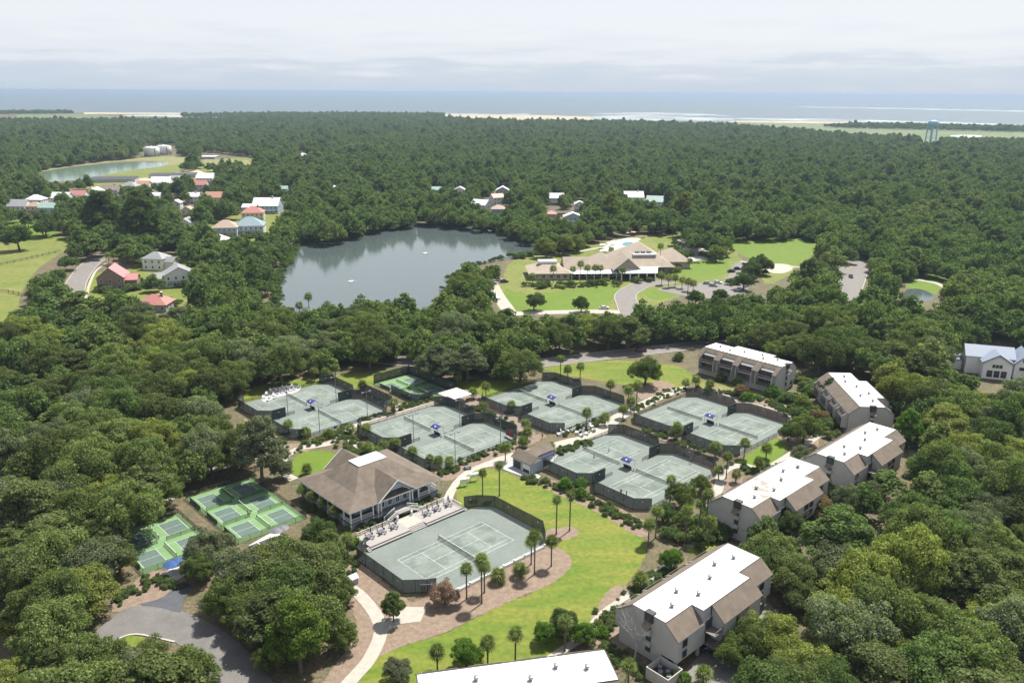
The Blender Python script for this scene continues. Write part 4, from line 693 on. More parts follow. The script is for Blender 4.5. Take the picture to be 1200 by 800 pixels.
def palm(xy, h, label, cs=1.0, group=None, col=(0.145, 0.175, 0.062), v=None):
    t = thing('palm_tree', label, 'palm tree', (*xy, 0), random.Random(hash(xy) & 0xffff).uniform(0, 6.28), group); k = len(PALMS) if v is None else v
    ht = max(1.0, h - 1.0 * cs); inst('trunk', PTR[k % 2], t, (0, 0, 0), 0, (1, 1, ht)); c = inst('crown', PALM[k % 4], t, (0, 0, ht), 0, (cs * 1.12, cs * 1.12, cs * 1.12)); j = rng.uniform(0.8, 1.25); c.color = (col[0] * j, col[1] * j, col[2] * j, 1); PALMS.append(t); return t
PALMS = []; t_crown = {}
def oak(name, label, cat, xy, rad, h, col, group=None, kind='oak', seed=0, crown_mesh=None):
    t = thing(name, label, cat, (*xy, 0), (seed * 1.37) % 6.28, group)
    C, T, br, bh = (OAK, OAKT, 6.0, 9.7) if kind == 'oak' else (TALL, TALLT, 4.2, 12.2)
    s = (rad / br, rad / br, h / bh); inst('trunk', T[seed % len(T)], t, (0, 0, 0), 0, s); c = inst('crown', crown_mesh or C[seed % len(C)], t, (0, 0, 0), 0, s); c.color = (*col, 1); t_crown[t.name] = c; return t

# ---------------------------------------------------------------- houses
ROOFC = {'white': (0.62, 0.63, 0.64), 'grey': (0.25, 0.255, 0.26), 'pink': (0.44, 0.19, 0.19), 'red': (0.38, 0.165, 0.14), 'orange': (0.38, 0.21, 0.15), 'green': (0.26, 0.36, 0.32), 'tan': (0.36, 0.27, 0.21), 'taupe': (0.22, 0.18, 0.145), 'bluegrey': (0.2, 0.27, 0.3), 'dark': (0.055, 0.058, 0.065)}
WALLC = {'white': (0.62, 0.62, 0.61), 'pale blue': (0.36, 0.46, 0.54), 'tan': (0.25, 0.19, 0.14), 'cream': (0.56, 0.52, 0.4), 'teal': (0.2, 0.32, 0.33), 'grey': (0.34, 0.34, 0.34), 'beige': (0.42, 0.37, 0.31)}
def rmat(c): return mat(c + '_metal_roof', ROOFC[c], 0.55, nscale=0.5, namt=0.06)
def wmat(c): return mat(c + '_house_wall', WALLC[c], 0.85, nscale=0.6, namt=0.05)
def hip(t, x0, x1, y0, y1, z, zr, m, name='roof_slope', ov=0.5):
    x0 -= ov; x1 += ov; y0 -= ov; y1 += ov; d = min(x1 - x0, y1 - y0) / 2
    if x1 - x0 >= y1 - y0: a, b = (x0 + d, (y0 + y1) / 2, zr), (x1 - d, (y0 + y1) / 2, zr); qs = [[(x0, y0, z), (x1, y0, z), b, a], [(x1, y1, z), (x0, y1, z), a, b], [(x1, y0, z), (x1, y1, z), b], [(x0, y1, z), (x0, y0, z), a]]
    else: a, b = ((x0 + x1) / 2, y0 + d, zr), ((x0 + x1) / 2, y1 - d, zr); qs = [[(x0, y0, z), (x1, y0, z), a], [(x1, y1, z), (x0, y1, z), b], [(x1, y0, z), (x1, y1, z), b, a], [(x0, y1, z), (x0, y0, z), a, b]]
    for q in qs: MB().slab(q, 0.15).build(name, m, t)
def gable(t, x0, x1, y0, y1, z, zr, m, wm, axis='x', ov=0.5):
    if axis == 'x':
        ym = (y0 + y1) / 2
        for q in ([(x0 - ov, y0 - ov, z - 0.15), (x1 + ov, y0 - ov, z - 0.15), (x1 + ov, ym, zr), (x0 - ov, ym, zr)], [(x1 + ov, y1 + ov, z - 0.15), (x0 - ov, y1 + ov, z - 0.15), (x0 - ov, ym, zr), (x1 + ov, ym, zr)]): MB().slab(q, 0.15).build('roof_slope', m, t)
        for x in (x0, x1 - 0.2): MB().extr([(y0, z - 0.05), (y1, z - 0.05), (ym, zr - 0.25)], x, x + 0.2).build('gable_wall', wm, t)
    else:
        xm = (x0 + x1) / 2
        for q in ([(x0 - ov, y1 + ov, z - 0.15), (x0 - ov, y0 - ov, z - 0.15), (xm, y0 - ov, zr), (xm, y1 + ov, zr)], [(x1 + ov, y0 - ov, z - 0.15), (x1 + ov, y1 + ov, z - 0.15), (xm, y1 + ov, zr), (xm, y0 - ov, zr)]): MB().slab(q, 0.15).build('roof_slope', m, t)
        for y in (y0, y1 - 0.2): MB().extry([(x0, z - 0.05), (x1, z - 0.05), (xm, zr - 0.25)], y, y + 0.2).build('gable_wall', wm, t)
HOUSE_CLEAR = []
def house(lbl, hp, roof, wall, kind='gable', rz=0.0, storeys=2, depth=0.8, porch=True, chim=False, wing=False, grp='houses among the trees', rh=None, lenf=1.0, wins=True):
    (x, y), W, poly = hp; HOUSE_CLEAR.append(poly); W = min(W * lenf * 0.88, 22.0); D = W * depth; h = 3.0 * storeys + 0.4; rm, wm = rmat(roof), wmat(wall); rh = rh or h + min(W, D) * 0.34
    t = thing('house', lbl, 'house', (x, y, 0), rz, grp); a, b = W / 2, D / 2
    box('wall', wm, t, -a, a, -b, b, 0, h)
    if kind == 'gable': gable(t, -a, a, -b, b, h, rh, rm, wm)
    elif kind == 'front': gable(t, -a, a, -b, b, h, rh, rm, wm, 'y')
    elif kind == 'flat': box('roof_slab', rm, t, -a - 0.4, a + 0.4, -b - 0.4, b + 0.4, h, h + 0.35)
    elif kind == 'shed': MB().slab([(-a - .3, -b - .3, h + 0.1), (a + .3, -b - .3, h + 0.1), (a + .3, b + .3, h + 1.6), (-a - .3, b + .3, h + 1.6)], 0.15).build('roof_slope', rm, t)
    else: hip(t, -a, a, -b, b, h - 0.05, rh, rm)
    if wins:
        n = max(2, int(W / 3.2))
        for s in range(storeys):
            for k in range(n): xx = -a + W * (k + 0.5) / n; win(t, xx - 0.45, xx + 0.45, 1.0 + 3.0 * s, 2.4 + 3.0 * s, -b, -1, fm=M_white)
            for k in range(max(1, int(D / 3.5))): yy = -b + D * (k + 0.5) / max(1, int(D / 3.5)); winx(t, yy - 0.45, yy + 0.45, 1.0 + 3.0 * s, 2.4 + 3.0 * s, a if x < 0 else -a, 1 if x < 0 else -1, fm=M_white)
    if porch:
        MB().slab([(-a * 0.8, -b - 2.0, 2.6), (a * 0.8, -b - 2.0, 2.6), (a * 0.8, -b - 0.02, 3.2), (-a * 0.8, -b - 0.02, 3.2)], 0.12).build('porch_roof', rm, t)
        for k in range(4): xx = -a * 0.75 + a * 1.5 * k / 3; box('porch_post', M_white, t, xx - 0.1, xx + 0.1, -b - 1.9, -b - 1.7, 0, 2.6)
        d = box('door', M_lv, t, -0.5, 0.5, -b - 0.06, -b + 0.02, 0.1, 2.2); box('handle', M_metal, d, 0.3, 0.4, -b - 0.12, -b - 0.061, 1.0, 1.1)
    if chim: c = box('chimney', wmat('tan'), t, a * 0.4, a * 0.4 + 0.9, -0.4, 0.5, h - 0.5, rh + 0.9); box('cap', M_white, c, a * 0.4 - 0.1, a * 0.4 + 1.0, -0.5, 0.6, rh + 0.9, rh + 1.05)
    if wing:
        w0 = W * 0.45; xs = a if wing > 0 else -a - w0; box('wing_wall', wm, t, xs, xs + w0, -b * 0.7, b * 0.5, 0, h - 1.6); gable(t, xs, xs + w0, -b * 0.7, b * 0.5, h - 1.6, h + 0.6, rm, wm)
    return t
HS = [
 ('two storey tan house with pink gabled roof beside the curving road', ((-200.1, 402.6), 14.1, [(-234.8, 465.2), (-224.9, 465.5), (-204.2, 420.2), (-213.2, 419.9)]), 'pink', 'tan', dict(kind='front', wing=1, storeys=2, porch=False, rz=R(12), depth=1.0, rh=11.5)),
 ('low grey house with salmon red hipped roof below the pink roofed house', ((-161.7, 360.8), 15.4, [(-180.1, 391.6), (-170.0, 391.8), (-163.3, 375.5), (-173.1, 375.3)]), 'red', 'grey', dict(kind='hip', storeys=1, porch=False, chim=True)),
 ('white house with grey hipped roof and turret behind the pink roofed house', ((-197.8, 449.6), 13.6, [(-220.8, 492.7), (-211.7, 493.0), (-201.5, 468.0), (-210.2, 467.8)]), 'grey', 'white', dict(kind='hip', wing=1, rz=R(-8), porch=False)),
 ('big white house with pale grey gabled roof right of the pink roofed one', ((-170.2, 410.3), 16.0, [(-195.3, 459.5), (-184.2, 459.8), (-172.1, 427.6), (-182.4, 427.3)]), 'grey', 'white', dict(kind='front', rz=R(25), wing=-1)),
 ('pale blue lakeside house with grey pyramid roof', ((-196.3, 560.0), 18.6, [(-227.5, 632.1), (-214.2, 632.5), (-198.4, 583.8), (-210.7, 583.4)]), 'tan', 'pale blue', dict(kind='hip', storeys=2, rz=R(8))),
 ('white two storey lakeside house with blue grey hipped roof and porch', ((-182.8, 569.3), 22.3, [(-217.7, 655.0), (-201.3, 655.6), (-183.1, 594.1), (-198.2, 593.6)]), 'bluegrey', 'white', dict(kind='hip', rz=R(10))),
 ('house with red hipped roof just behind the blue grey roofed lakeside house', ((-199.2, 631.2), 18.3, [(-222.4, 685.9), (-209.9, 686.4), (-201.3, 656.9), (-213.2, 656.5)]), 'red', 'cream', dict(kind='hip', rz=R(10), chim=True, porch=False, storeys=2)),
 ('pale green white cross gabled house near the lake inlet', ((-200.3, 673.9), 23.4, [(-235.2, 765.0), (-218.2, 765.8), (-200.9, 702.9), (-216.6, 702.3)]), 'white', 'pale blue', dict(kind='gable', wing=-1, chim=True)),
 ('small greenish house behind the cross gabled white house', ((-218.8, 790.0), 10.4, [(-242.3, 863.0), (-235.2, 863.4), (-224.3, 822.3), (-231.1, 822.0)]), 'green', 'pale blue', {}),
 ('narrow white house with grey roof left of the pyramid roofed house', ((-230.8, 579.8), 9.9, [(-259.3, 644.8), (-252.6, 645.0), (-237.2, 604.0), (-243.5, 603.8)]), 'grey', 'white', dict(kind='front', storeys=2, depth=1.2)),
 ('low white house half hidden below the pyramid roofed house', ((-192.4, 523.8), 19.1, [(-214.5, 567.3), (-201.7, 567.7), (-194.0, 545.1), (-206.3, 544.7)]), 'white', 'pale blue', dict(kind='hip', storeys=1)),
 ('cream gabled house with tall porch above the narrow white house', ((-253.2, 642.1), 10.1, [(-288.9, 726.2), (-281.9, 726.5), (-260.6, 669.4), (-267.1, 669.2)]), 'tan', 'cream', dict(kind='front')),
 ('tall white gabled house left of the cream one', ((-279.1, 684.4), 9.3, [(-313.2, 762.1), (-306.9, 762.4), (-287.7, 713.0), (-293.6, 712.8)]), 'white', 'white', dict(kind='front')),
 ('white cottage with two gables above the cream house', ((-281.0, 727.5), 13.2, [(-311.3, 796.0), (-302.6, 796.4), (-288.2, 757.4), (-296.6, 757.0)]), 'white', 'white', dict(kind='gable', chim=True)),
 ('house with orange roof peeping over the oaks right of the cottage', ((-260.3, 724.2), 18.0, [(-287.3, 783.7), (-275.4, 784.2), (-265.0, 753.6), (-276.5, 753.1)]), 'orange', 'cream', dict(kind='gable', porch=False)),
 ('white roofed house left of the two gabled cottage', ((-315.9, 732.1), 10.1, [(-348.5, 801.2), (-341.9, 801.5), (-325.7, 762.1), (-332.0, 761.8)]), 'white', 'white', dict(kind='gable')),
 ('white house at the right end of the upper row', ((-327.7, 889.5), 19.6, [(-378.4, 1010.6), (-364.6, 1011.4), (-335.2, 927.7), (-347.9, 927.0)]), 'white', 'white', dict(kind='gable', wing=1)),
 ('house with brick red roof in front of the upper row end', ((-309.6, 822.3), 16.7, [(-343.9, 900.0), (-332.8, 900.6), (-316.9, 856.1), (-327.4, 855.6)]), 'red', 'white', dict(kind='gable', porch=False)),
 ('grey white gabled house third from right in upper row', ((-349.2, 867.5), 16.7, [(-390.7, 958.3), (-379.6, 958.9), (-358.3, 903.5), (-368.8, 903.0)]), 'grey', 'white', dict(kind='gable', rz=R(20))),
 ('long white roofed house in the middle of the upper row', ((-356.3, 843.5), 21.2, [(-396.9, 924.4), (-383.0, 925.1), (-364.2, 878.3), (-377.4, 877.7)]), 'white', 'white', dict(kind='gable', rz=R(5))),
 ('small house with orange roof in the upper row', ((-365.2, 821.9), 13.4, [(-398.8, 888.8), (-390.3, 889.3), (-375.8, 855.1), (-383.9, 854.7)]), 'orange', 'cream', dict(kind='gable', porch=False)),
 ('house with plain grey gabled roof left of the orange one', ((-371.4, 805.4), 16.9, [(-408.6, 875.4), (-397.8, 875.9), (-381.2, 838.2), (-391.5, 837.7)]), 'grey', 'grey', dict(kind='hip')),
 ('house with grey green roof in the left row', ((-375.7, 775.7), 18.2, [(-415.3, 846.5), (-403.7, 847.1), (-385.4, 807.5), (-396.5, 806.9)]), 'taupe', 'grey', dict(kind='gable', chim=True)),
 ('white twin gabled house between grey green and red roofs', ((-381.0, 755.3), 16.1, [(-419.8, 823.3), (-409.6, 823.8), (-391.6, 786.2), (-401.3, 785.8)]), 'white', 'white', dict(kind='front')),
 ('white house with red roof in the left row', ((-385.5, 735.1), 14.9, [(-426.1, 804.7), (-416.7, 805.1), (-396.8, 765.3), (-405.7, 764.9)]), 'red', 'white', dict(kind='gable')),
 ('white house with pale grey roof left of the red roofed one', ((-390.6, 715.9), 17.2, [(-433.9, 786.7), (-423.2, 787.2), (-401.5, 745.5), (-411.7, 745.0)]), 'white', 'white', dict(kind='gable')),
 ('white hipped house at the left end of the row', ((-404.3, 700.6), 15.5, [(-441.1, 757.2), (-431.8, 757.6), (-416.0, 729.0), (-425.0, 728.6)]), 'white', 'white', dict(kind='hip')),
 ('grey roofed white house nearest the left edge', ((-396.8, 661.1), 19.6, [(-439.4, 723.5), (-427.5, 724.0), (-407.2, 688.3), (-418.6, 687.9)]), 'grey', 'white', dict(kind='gable', wing=1)),
 ('beige roofed cottage beside the leftmost house', ((-381.4, 658.2), 12.9, [(-416.7, 713.3), (-408.8, 713.6), (-393.0, 684.9), (-400.6, 684.6)]), 'tan', 'cream', dict(kind='hip')),
 ('cottage with mint green roof by the tall pines', ((-367.3, 652.3), 14.3, [(-405.5, 713.5), (-396.6, 713.9), (-378.1, 679.1), (-386.5, 678.8)]), 'green', 'pale blue', dict(kind='gable')),
 ('small house with red roof behind the tall pines', ((-342.2, 626.4), 9.1, [(-372.4, 677.5), (-366.8, 677.7), (-353.3, 651.7), (-358.7, 651.5)]), 'red', 'white', dict(kind='gable')),
 ('white house alone in the wood beyond the lake', ((-173.9, 793.2), 12.1, [(-192.9, 861.6), (-184.6, 862.0), (-177.0, 825.4), (-185.0, 825.1)]), 'white', 'white', dict(kind='gable')),
 ('tiny white house far off near the utility yard', ((-304.1, 1213.6), 14.3, [(-345.7, 1361.4), (-335.6, 1362.2), (-312.1, 1264.9), (-321.5, 1264.2)]), 'white', 'white', dict(kind='hip')),
 ('white house barely showing above the lake trees', ((-128.1, 782.4), 6.8, [(-140.5, 844.7), (-135.8, 844.9), (-131.0, 813.9), (-135.5, 813.7)]), 'white', 'grey', dict(kind='gable')),
 ('green roofed house barely showing above the lake trees', ((-72.4, 789.9), 10.9, [(-82.9, 862.9), (-75.1, 863.3), (-71.6, 822.2), (-79.0, 821.8)]), 'green', 'teal', dict(kind='gable')),
 ('small white house left of the lakeside cluster', ((-50.4, 789.9), 11.7, [(-59.6, 867.9), (-51.1, 868.3), (-48.4, 822.4), (-56.5, 822.0)]), 'white', 'white', dict(kind='front')),
 ('grey house with white gabled roof at back of lakeside cluster', ((-9.7, 787.6), 14.8, [(-16.5, 885.9), (-5.4, 886.4), (-4.9, 821.0), (-15.3, 820.5)]), 'white', 'grey', dict(kind='front')),
 ('orange roofed house in front of the grey gabled one', ((-14.3, 733.1), 12.4, [(-20.2, 802.4), (-11.2, 802.8), (-10.6, 763.2), (-19.2, 762.9)]), 'orange', 'white', dict(kind='gable', rz=R(30), porch=False)),
 ('long white house left in the lakeside cluster', ((-26.1, 684.9), 15.9, [(-34.8, 758.7), (-23.1, 759.2), (-21.7, 713.5), (-32.7, 713.0)]), 'white', 'white', dict(kind='gable', rz=R(-30))),
 ('teal house with tan roof on the far lake shore', ((-11.1, 636.0), 11.9, [(-17.3, 725.8), (-8.1, 726.2), (-7.4, 663.4), (-15.8, 663.0)]), 'tan', 'teal', dict(kind='hip', storeys=3)),
 ('white gabled house in the wood right of the lakeside cluster', ((38.0, 733.6), 15.5, [(36.2, 811.7), (47.6, 812.2), (44.9, 764.1), (34.1, 763.7)]), 'white', 'white', dict(kind='gable', wing=1)),
 ('tall white house behind the twin gabled blue house', ((55.9, 691.2), 9.4, [(59.2, 778.3), (66.3, 778.6), (61.5, 720.5), (54.9, 720.2)]), 'white', 'white', dict(kind='front')),
 ('pink roofed house right of the lake', ((29.6, 631.2), 8.6, [(29.8, 706.0), (36.3, 706.2), (33.9, 657.7), (27.8, 657.5)]), 'pink', 'beige', dict(kind='hip')),
 ('pale blue house with twin white gables right of the pink roofed one', ((45.2, 618.5), 15.6, [(44.4, 690.7), (56.1, 691.2), (52.5, 644.5), (41.6, 644.1)]), 'white', 'pale blue', dict(kind='front', depth=0.6)),
 ('long white roofed house with chimney above the resort pool', ((108.3, 743.7), 19.0, [(112.1, 818.9), (126.0, 819.6), (119.3, 774.5), (106.2, 773.9)]), 'white', 'white', dict(kind='gable', chim=True)),
 ('white house with sea green lower roof above the resort', ((123.8, 712.2), 18.2, [(131.1, 795.1), (144.6, 795.7), (135.2, 742.2), (122.6, 741.6)]), 'green', 'white', dict(kind='gable', rz=R(-15), wing=1)),
 ('low white utility building behind the sandy yard', ((-443.1, 1222.5), 33.9, [(-503.7, 1359.4), (-480.9, 1361.2), (-450.7, 1274.1), (-472.2, 1272.5)]), 'white', 'grey', dict(kind='flat', storeys=1, porch=False)),
]
HOUSE_CLEAR += [[(-235.62, 461.97), (-216.32, 462.5), (-196.01, 420.53), (-190.18, 393.75), (-201.82, 393.48)], [(-181.56, 390.37), (-167.1, 390.7), (-158.41, 368.97), (-171.45, 367.09)], [(-222.75, 493.55), (-208.36, 493.96), (-182.64, 456.17), (-167.91, 417.17), (-173.82, 413.04), (-204.59, 455.58)], [(-229.7, 629.3), (-210.5, 639.0), (-184.5, 622.3), (-168.16, 560.72), (-202.92, 556.1)], [(-236.1, 754.7), (-211.5, 755.7), (-187.8, 668.1), (-209.7, 667.2)]]
for lb, hp_, rc_, wc_, kw in HS: house(lb, hp_, rc_, wc_, **kw)
# long dark roofed sheds by the milky pond
for lb, hp_, kw in (('long dark flat roofed shed beside the milky green pond', ((-434.9, 906.0), 52.5, [(-501.2, 1009.6), (-467.0, 1011.7), (-436.9, 944.7), (-469.0, 942.9)]), dict(depth=0.6, lenf=1)), ('second dark flat shed beside the sandy yard', ((-389.3, 955.0), 54.7, [(-437.9, 1031.5), (-402.8, 1033.6), (-388.0, 994.4), (-421.8, 992.5)]), dict(depth=0.45))):
    (x, y), W, poly = hp_; HOUSE_CLEAR.append(poly); t = thing('storage_shed', lb, 'building', (x, y, 0), R(14), 'dark storage sheds'); W = W * 0.9; D = W * kw['depth']
    box('wall', wmat('grey'), t, -W / 2, W / 2, -D / 2, D / 2, 0, 3.2)
    for k in range(4): MB().slab([(-W / 2 - .5, -D / 2 + D * k / 4, 3.3), (W / 2 + .5, -D / 2 + D * k / 4, 3.3), (W / 2 + .5, -D / 2 + D * (k + .92) / 4, 4.1), (-W / 2 - .5, -D / 2 + D * (k + .92) / 4, 4.1)], 0.15).build('roof_bay', rmat('dark'), t)
# big white modern house on the right
HOUSE_CLEAR.append([(170.63, 299.64), (195.75, 319.39), (200.02, 303.42), (181.91, 273.26), (170.75, 269.5), (166.23, 274.82)])
t = thing('modern_house', 'large white modern house with dark edged gables among the right hand oaks', 'house', (*(171.98, 279.72), 0), R(-18)); wm = mat('bright_white_cladding', (0.8, 0.8, 0.8), 0.7); mw = mat('blue_grey_metal_roof', (0.2, 0.24, 0.31), 0.5)
box('wall', wm, t, -9, 6, -4, 5, 0, 6.5); gable(t, -9, 6, -4, 5, 6.5, 9.5, mw, wm, 'x'); box('front_wall', wm, t, -4.5, 4.5, -9, -3.9, 0, 6.0); gable(t, -4.5, 4.5, -9, -2, 6.0, 9.0, mw, wm, 'y'); box('side_wall', wm, t, 6.0, 13, -6, 4, 0, 5.5); gable(t, 6.05, 13, -6, 4, 5.5, 9.4, mw, wm, 'y')
box('garage', wm, t, -15, -9.6, -1, 5, 0, 3.6); box('garage_roof', mw, t, -15.3, -9.3, -1.3, 5.3, 3.6, 3.9)
for s in (-1, 1): MB().extry([(0, 8.7), (s * 5.0, 5.6), (s * 5.0, 5.95), (0, 9.05)][::s], -9.7, -9.52).build('bargeboard', M_lv, t)
for s in (-1, 1): MB().extry([(9.5, 9.1), (9.5 + s * 4.0, 5.1), (9.5 + s * 4.0, 5.45), (9.5, 9.45)][::s], -6.7, -6.52).build('bargeboard', M_lv, t)
for x in (-3, -0.8, 1.4): win(t, x, x + 1.6, 0.8, 3.0, -9, -1)
for x in (-1.6, -0.5, 0.6): win(t, x, x + 0.8, 4.2, 5.2, -9, -1)
win(t, 8.2, 10.8, 6.2, 7.0, -6, -1); win(t, 7.5, 9.0, 3.2, 4.2, -6, -1); win(t, 10, 12.2, 0.8, 2.8, -6, -1); winx(t, 0, 1.2, 1.5, 2.4, -15, -1)
MB().slab([(9.5, -10, 4.0), (15.5, -10, 4.0), (15.5, -5.6, 4.6), (9.5, -5.6, 4.6)], 0.15).build('porch_roof', mw, t)
for x in (9.8, 12.5, 15.2): box('porch_post', wm, t, x - 0.12, x + 0.12, -9.7, -9.45, 0, 4.0)
# resort building beyond the main road
t = thing('resort_building', 'sprawling taupe roofed resort building with white portico near the lake', 'building', (*(42.08, 434.07), 0), R(4)); rm = mat('resort_shingles', (0.33, 0.275, 0.22), 0.9, nscale=0.3, namt=0.1); wm = wmat('beige'); wht = rmat('white')
box('wall', wm, t, -33, -12, -6, 14, 0, 3.6); box('wall', wm, t, -12, 17, 0, 14, 0, 4.2); box('wall', wm, t, 17, 46, 6, 42, 0, 4.4)
hip(t, -33, -12, -6, 14, 3.5, 8.2, rm, ov=1.2); gable(t, -14, 18, -1, 15, 4.3, 9.8, rm, wm); hip(t, 17, 46, 4, 42, 4.4, 14.5, rm, ov=1.2)
box('roof_well', wht, t, -28, -18, 1.5, 7.5, 7.0, 8.4); box('roof_well', wht, t, 25, 38, 9.5, 20, 9.6, 10.4)
for k in range(3): box('roof_plant', M_vent2, t, 27 + 3.2 * k, 29 + 3.2 * k, 12, 15, 10.4, 11.6)
gable(t, 12, 26, -5, 12, 5.0, 11.6, rm, wm, 'y', ov=1.0)
box('wall', wm, t, 46.5, 60, 20, 44, 0, 4.0); hip(t, 46.5, 60, 20, 44, 4.0, 9.0, rm, ov=1.0); box('wall', wm, t, 2, 16.5, 14.5, 30, 0, 4.0); hip(t, 2, 16.5, 14.5, 30, 4.0, 9.4, rm, ov=0.8)
MB().extry([(12.2, 5.2), (25.8, 5.2), (19, 11.4)], -5.25, -5.02).build('gable_infill', mat('timber_gable', (0.34, 0.28, 0.22)), t)
for s in (-1, 1): MB().extry([(19, 11.0), (19 + s * 7.8, 4.4), (19 + s * 7.8, 5.0), (19, 11.7)][::s], -6.25, -6.05).build('bargeboard', M_white, t)
MB().slab([(-12, -6.5, 3.2), (14, -6.5, 3.2), (14, -0.4, 4.3), (-12, -0.4, 4.3)], 0.2).build('veranda_roof', wht, t); MB().slab([(14, -11, 4.2), (34, -11, 4.2), (36, -3, 5.8), (14, -3, 5.8)], 0.25).build('portico_roof', wht, t); MB().slab([(26, -3, 5.8), (36, -3, 5.8), (40, 4, 4.6), (28, 4, 4.6)], 0.25).build('portico_roof', wht, t)
for x in (15, 19.5, 24, 28.5, 33): box('portico_column', M_white, t, x - 0.3, x + 0.3, -10.6, -10.0, 0, 4.2)
for x in range(-11, 14, 4): box('veranda_post', M_white, t, x - 0.15, x + 0.15, -6.3, -6.0, 0, 3.2)
for x in (-30, -26, -22, -18, -14.5): win(t, x - 0.8, x + 0.8, 0.9, 2.6, -6, -1, fm=M_white, nv=2)
for x in range(-10, 12, 3): win(t, x - 1.0, x + 1.0, 0.4, 2.8, 0, -1, fm=M_white, nv=2)
for x in range(29, 43, 4): win(t, x - 0.8, x + 0.8, 1.2, 3.0, 6, -1, fm=M_white, nv=2)
# pool terrace
sheet('pool_deck', [(54.39, 510.17), (65.8, 544.46), (78.48, 558.29), (88.46, 558.62), (78.9, 532.03), (64.13, 501.89)], 0.1, mat('pale_patio', (0.5, 0.48, 0.45)), smooth=0); sheet('pool', [(72.02, 534.97), (75.85, 542.81), (80.15, 541.0), (76.96, 530.1), (72.33, 528.71)], 0.14, mat('pool_water', (0.16, 0.36, 0.42), 0.08, spec=0.5), smooth=2)
sheet('courtyard', [(107.65, 542.5), (121.66, 566.66), (138.74, 563.7), (137.32, 524.54), (128.03, 495.41), (106.84, 478.92), (103.44, 505.86)], 0.09, mat('pale_patio', (0.5, 0.48, 0.45)), smooth=0)
def parasol(lbl, xy, r=1.6, h=2.6, m=None, grp='resort pool parasols', cat='parasol'):
    t = thing('parasol', lbl, cat, (*xy, 0.1), 0, grp); MB().tube((0, 0, 0), (0, 0, h), 0.04).build('pole', M_metal, t); MB().lathe([(r, h - 0.55), (r * 0.5, h - 0.2), (0.05, h)], 8).build('canopy', m or M_white, t); return t
m_sal = mat('salmon_canvas', (0.5, 0.28, 0.2), 0.8)
for i, (xy, m) in enumerate((((102.31, 571.36), m_sal), ((84.06, 568.98), m_sal), ((57.47, 519.11), M_white), ((62.52, 525.33), M_white), ((58.92, 507.42), M_white), ((66.02, 531.64), M_white), ((79.41, 565.28), M_white))):
    parasol(f'{"salmon" if m is m_sal else "white"} parasol on the resort pool terrace, {["far right", "far middle", "leftmost", "second from left", "nearest", "beside the pool", "behind the pool"][i]}', xy, 2.2, 3.0, m)
def roof_tent(lbl, xy, s, h, m, rz=0.0, name='canopy_tent', eave=2.4):
    t = thing(name, lbl, 'tent', (*xy, 0.08), rz, 'white canopies'); MB().add([(-s, -s, eave), (s, -s, eave), (s, s, eave), (-s, s, eave), (0, 0, h)], [(0, 1, 4), (1, 2, 4), (2, 3, 4), (3, 0, 4), (3, 2, 1, 0)]).build('canopy', m, t)
    for x in (-s + .1, s - .1):
        for y in (-s + .1, s - .1): MB().tube((x, y, 0), (x, y, eave), 0.06).build('post', M_metal, t)
    return t
roof_tent('white pyramid shade canopy behind the middle left courts', (-18.27, 247.41), 3.9, 4.2, M_flat, TH)
for i, xy in enumerate(((114.84, 533.14), (126.69, 546.37), (129.55, 524.3))): roof_tent(f'pale taupe canopy roof in the resort courtyard, {["left", "middle", "right"][i]} one', xy, 5.5, 5.5, mat('taupe_roofing', (0.36, 0.31, 0.26)), 0.3)
# ---------------------------------------------------------------- utility: tanks and water tower
M_tank = mat('white_steel', (0.68, 0.70, 0.70), 0.5, nscale=0.1, namt=0.04)
for lb, xy in (('left white water storage tank beyond the milky pond', (-544.8, 1266.5)), ('right white water storage tank beyond the milky pond', (-541.3, 1302.3))):
    t = thing('storage_tank', lb, 'tank', (*xy, 0), 0, 'white storage tanks'); MB().lathe([(11.0, 0), (11.0, 12.6), (10.6, 12.9)], 40).build('shell', M_tank, t, True); MB().lathe([(11.15, 12.6), (7, 13.7), (0.6, 14.3)], 40).build('roof', M_tank, t, True); MB().tube((8.0, -8.0, 0), (8.0, -8.0, 13), 0.5).build('ladder', M_metal, t); MB().lathe([(0.7, 14.2), (0.7, 15.0), (0.3, 15.2)], 10).build('vent', M_tank, t)
M_tower = mat('pale_blue_steel', (0.27, 0.50, 0.60), 0.5)
t = thing('water_tower', 'pale blue water tower on tall legs rising over the right hand woods', 'water tower', (*(850.3, 1719.8), 0), 0.2)
MB().lathe([(2, 33.5), (8, 34.6), (9.8, 36.5), (9.8, 42.6), (7.5, 44.8), (2, 46.0)], 32).build('tank', M_tower, t, True); MB().lathe([(1.4, 0), (1.4, 32)], 12).build('riser', M_tower, t); MB().lathe([(10.9, 37.0), (10.9, 37.3)], 32).build('balcony', M_tower, t)
for k in range(6):
    a = k * math.pi / 3; MB().tube((11.6 * math.cos(a), 11.6 * math.sin(a), 0), (9.6 * math.cos(a), 9.6 * math.sin(a), 38), 0.75, 0.6, 8).build('leg', M_tower, t)
    b = a + math.pi / 3
    for z in (12, 24): q = 11.6 - 2.0 * z / 38; MB().tube((q * math.cos(a), q * math.sin(a), z), (q * math.cos(b), q * math.sin(b), z), 0.3).build('brace', M_tower, t)
for k in range(3): MB().tube((-7 + 7 * k, 0, 44), (-7 + 7 * k, 0, 48.5), 0.25).build('antenna', M_metal, t)
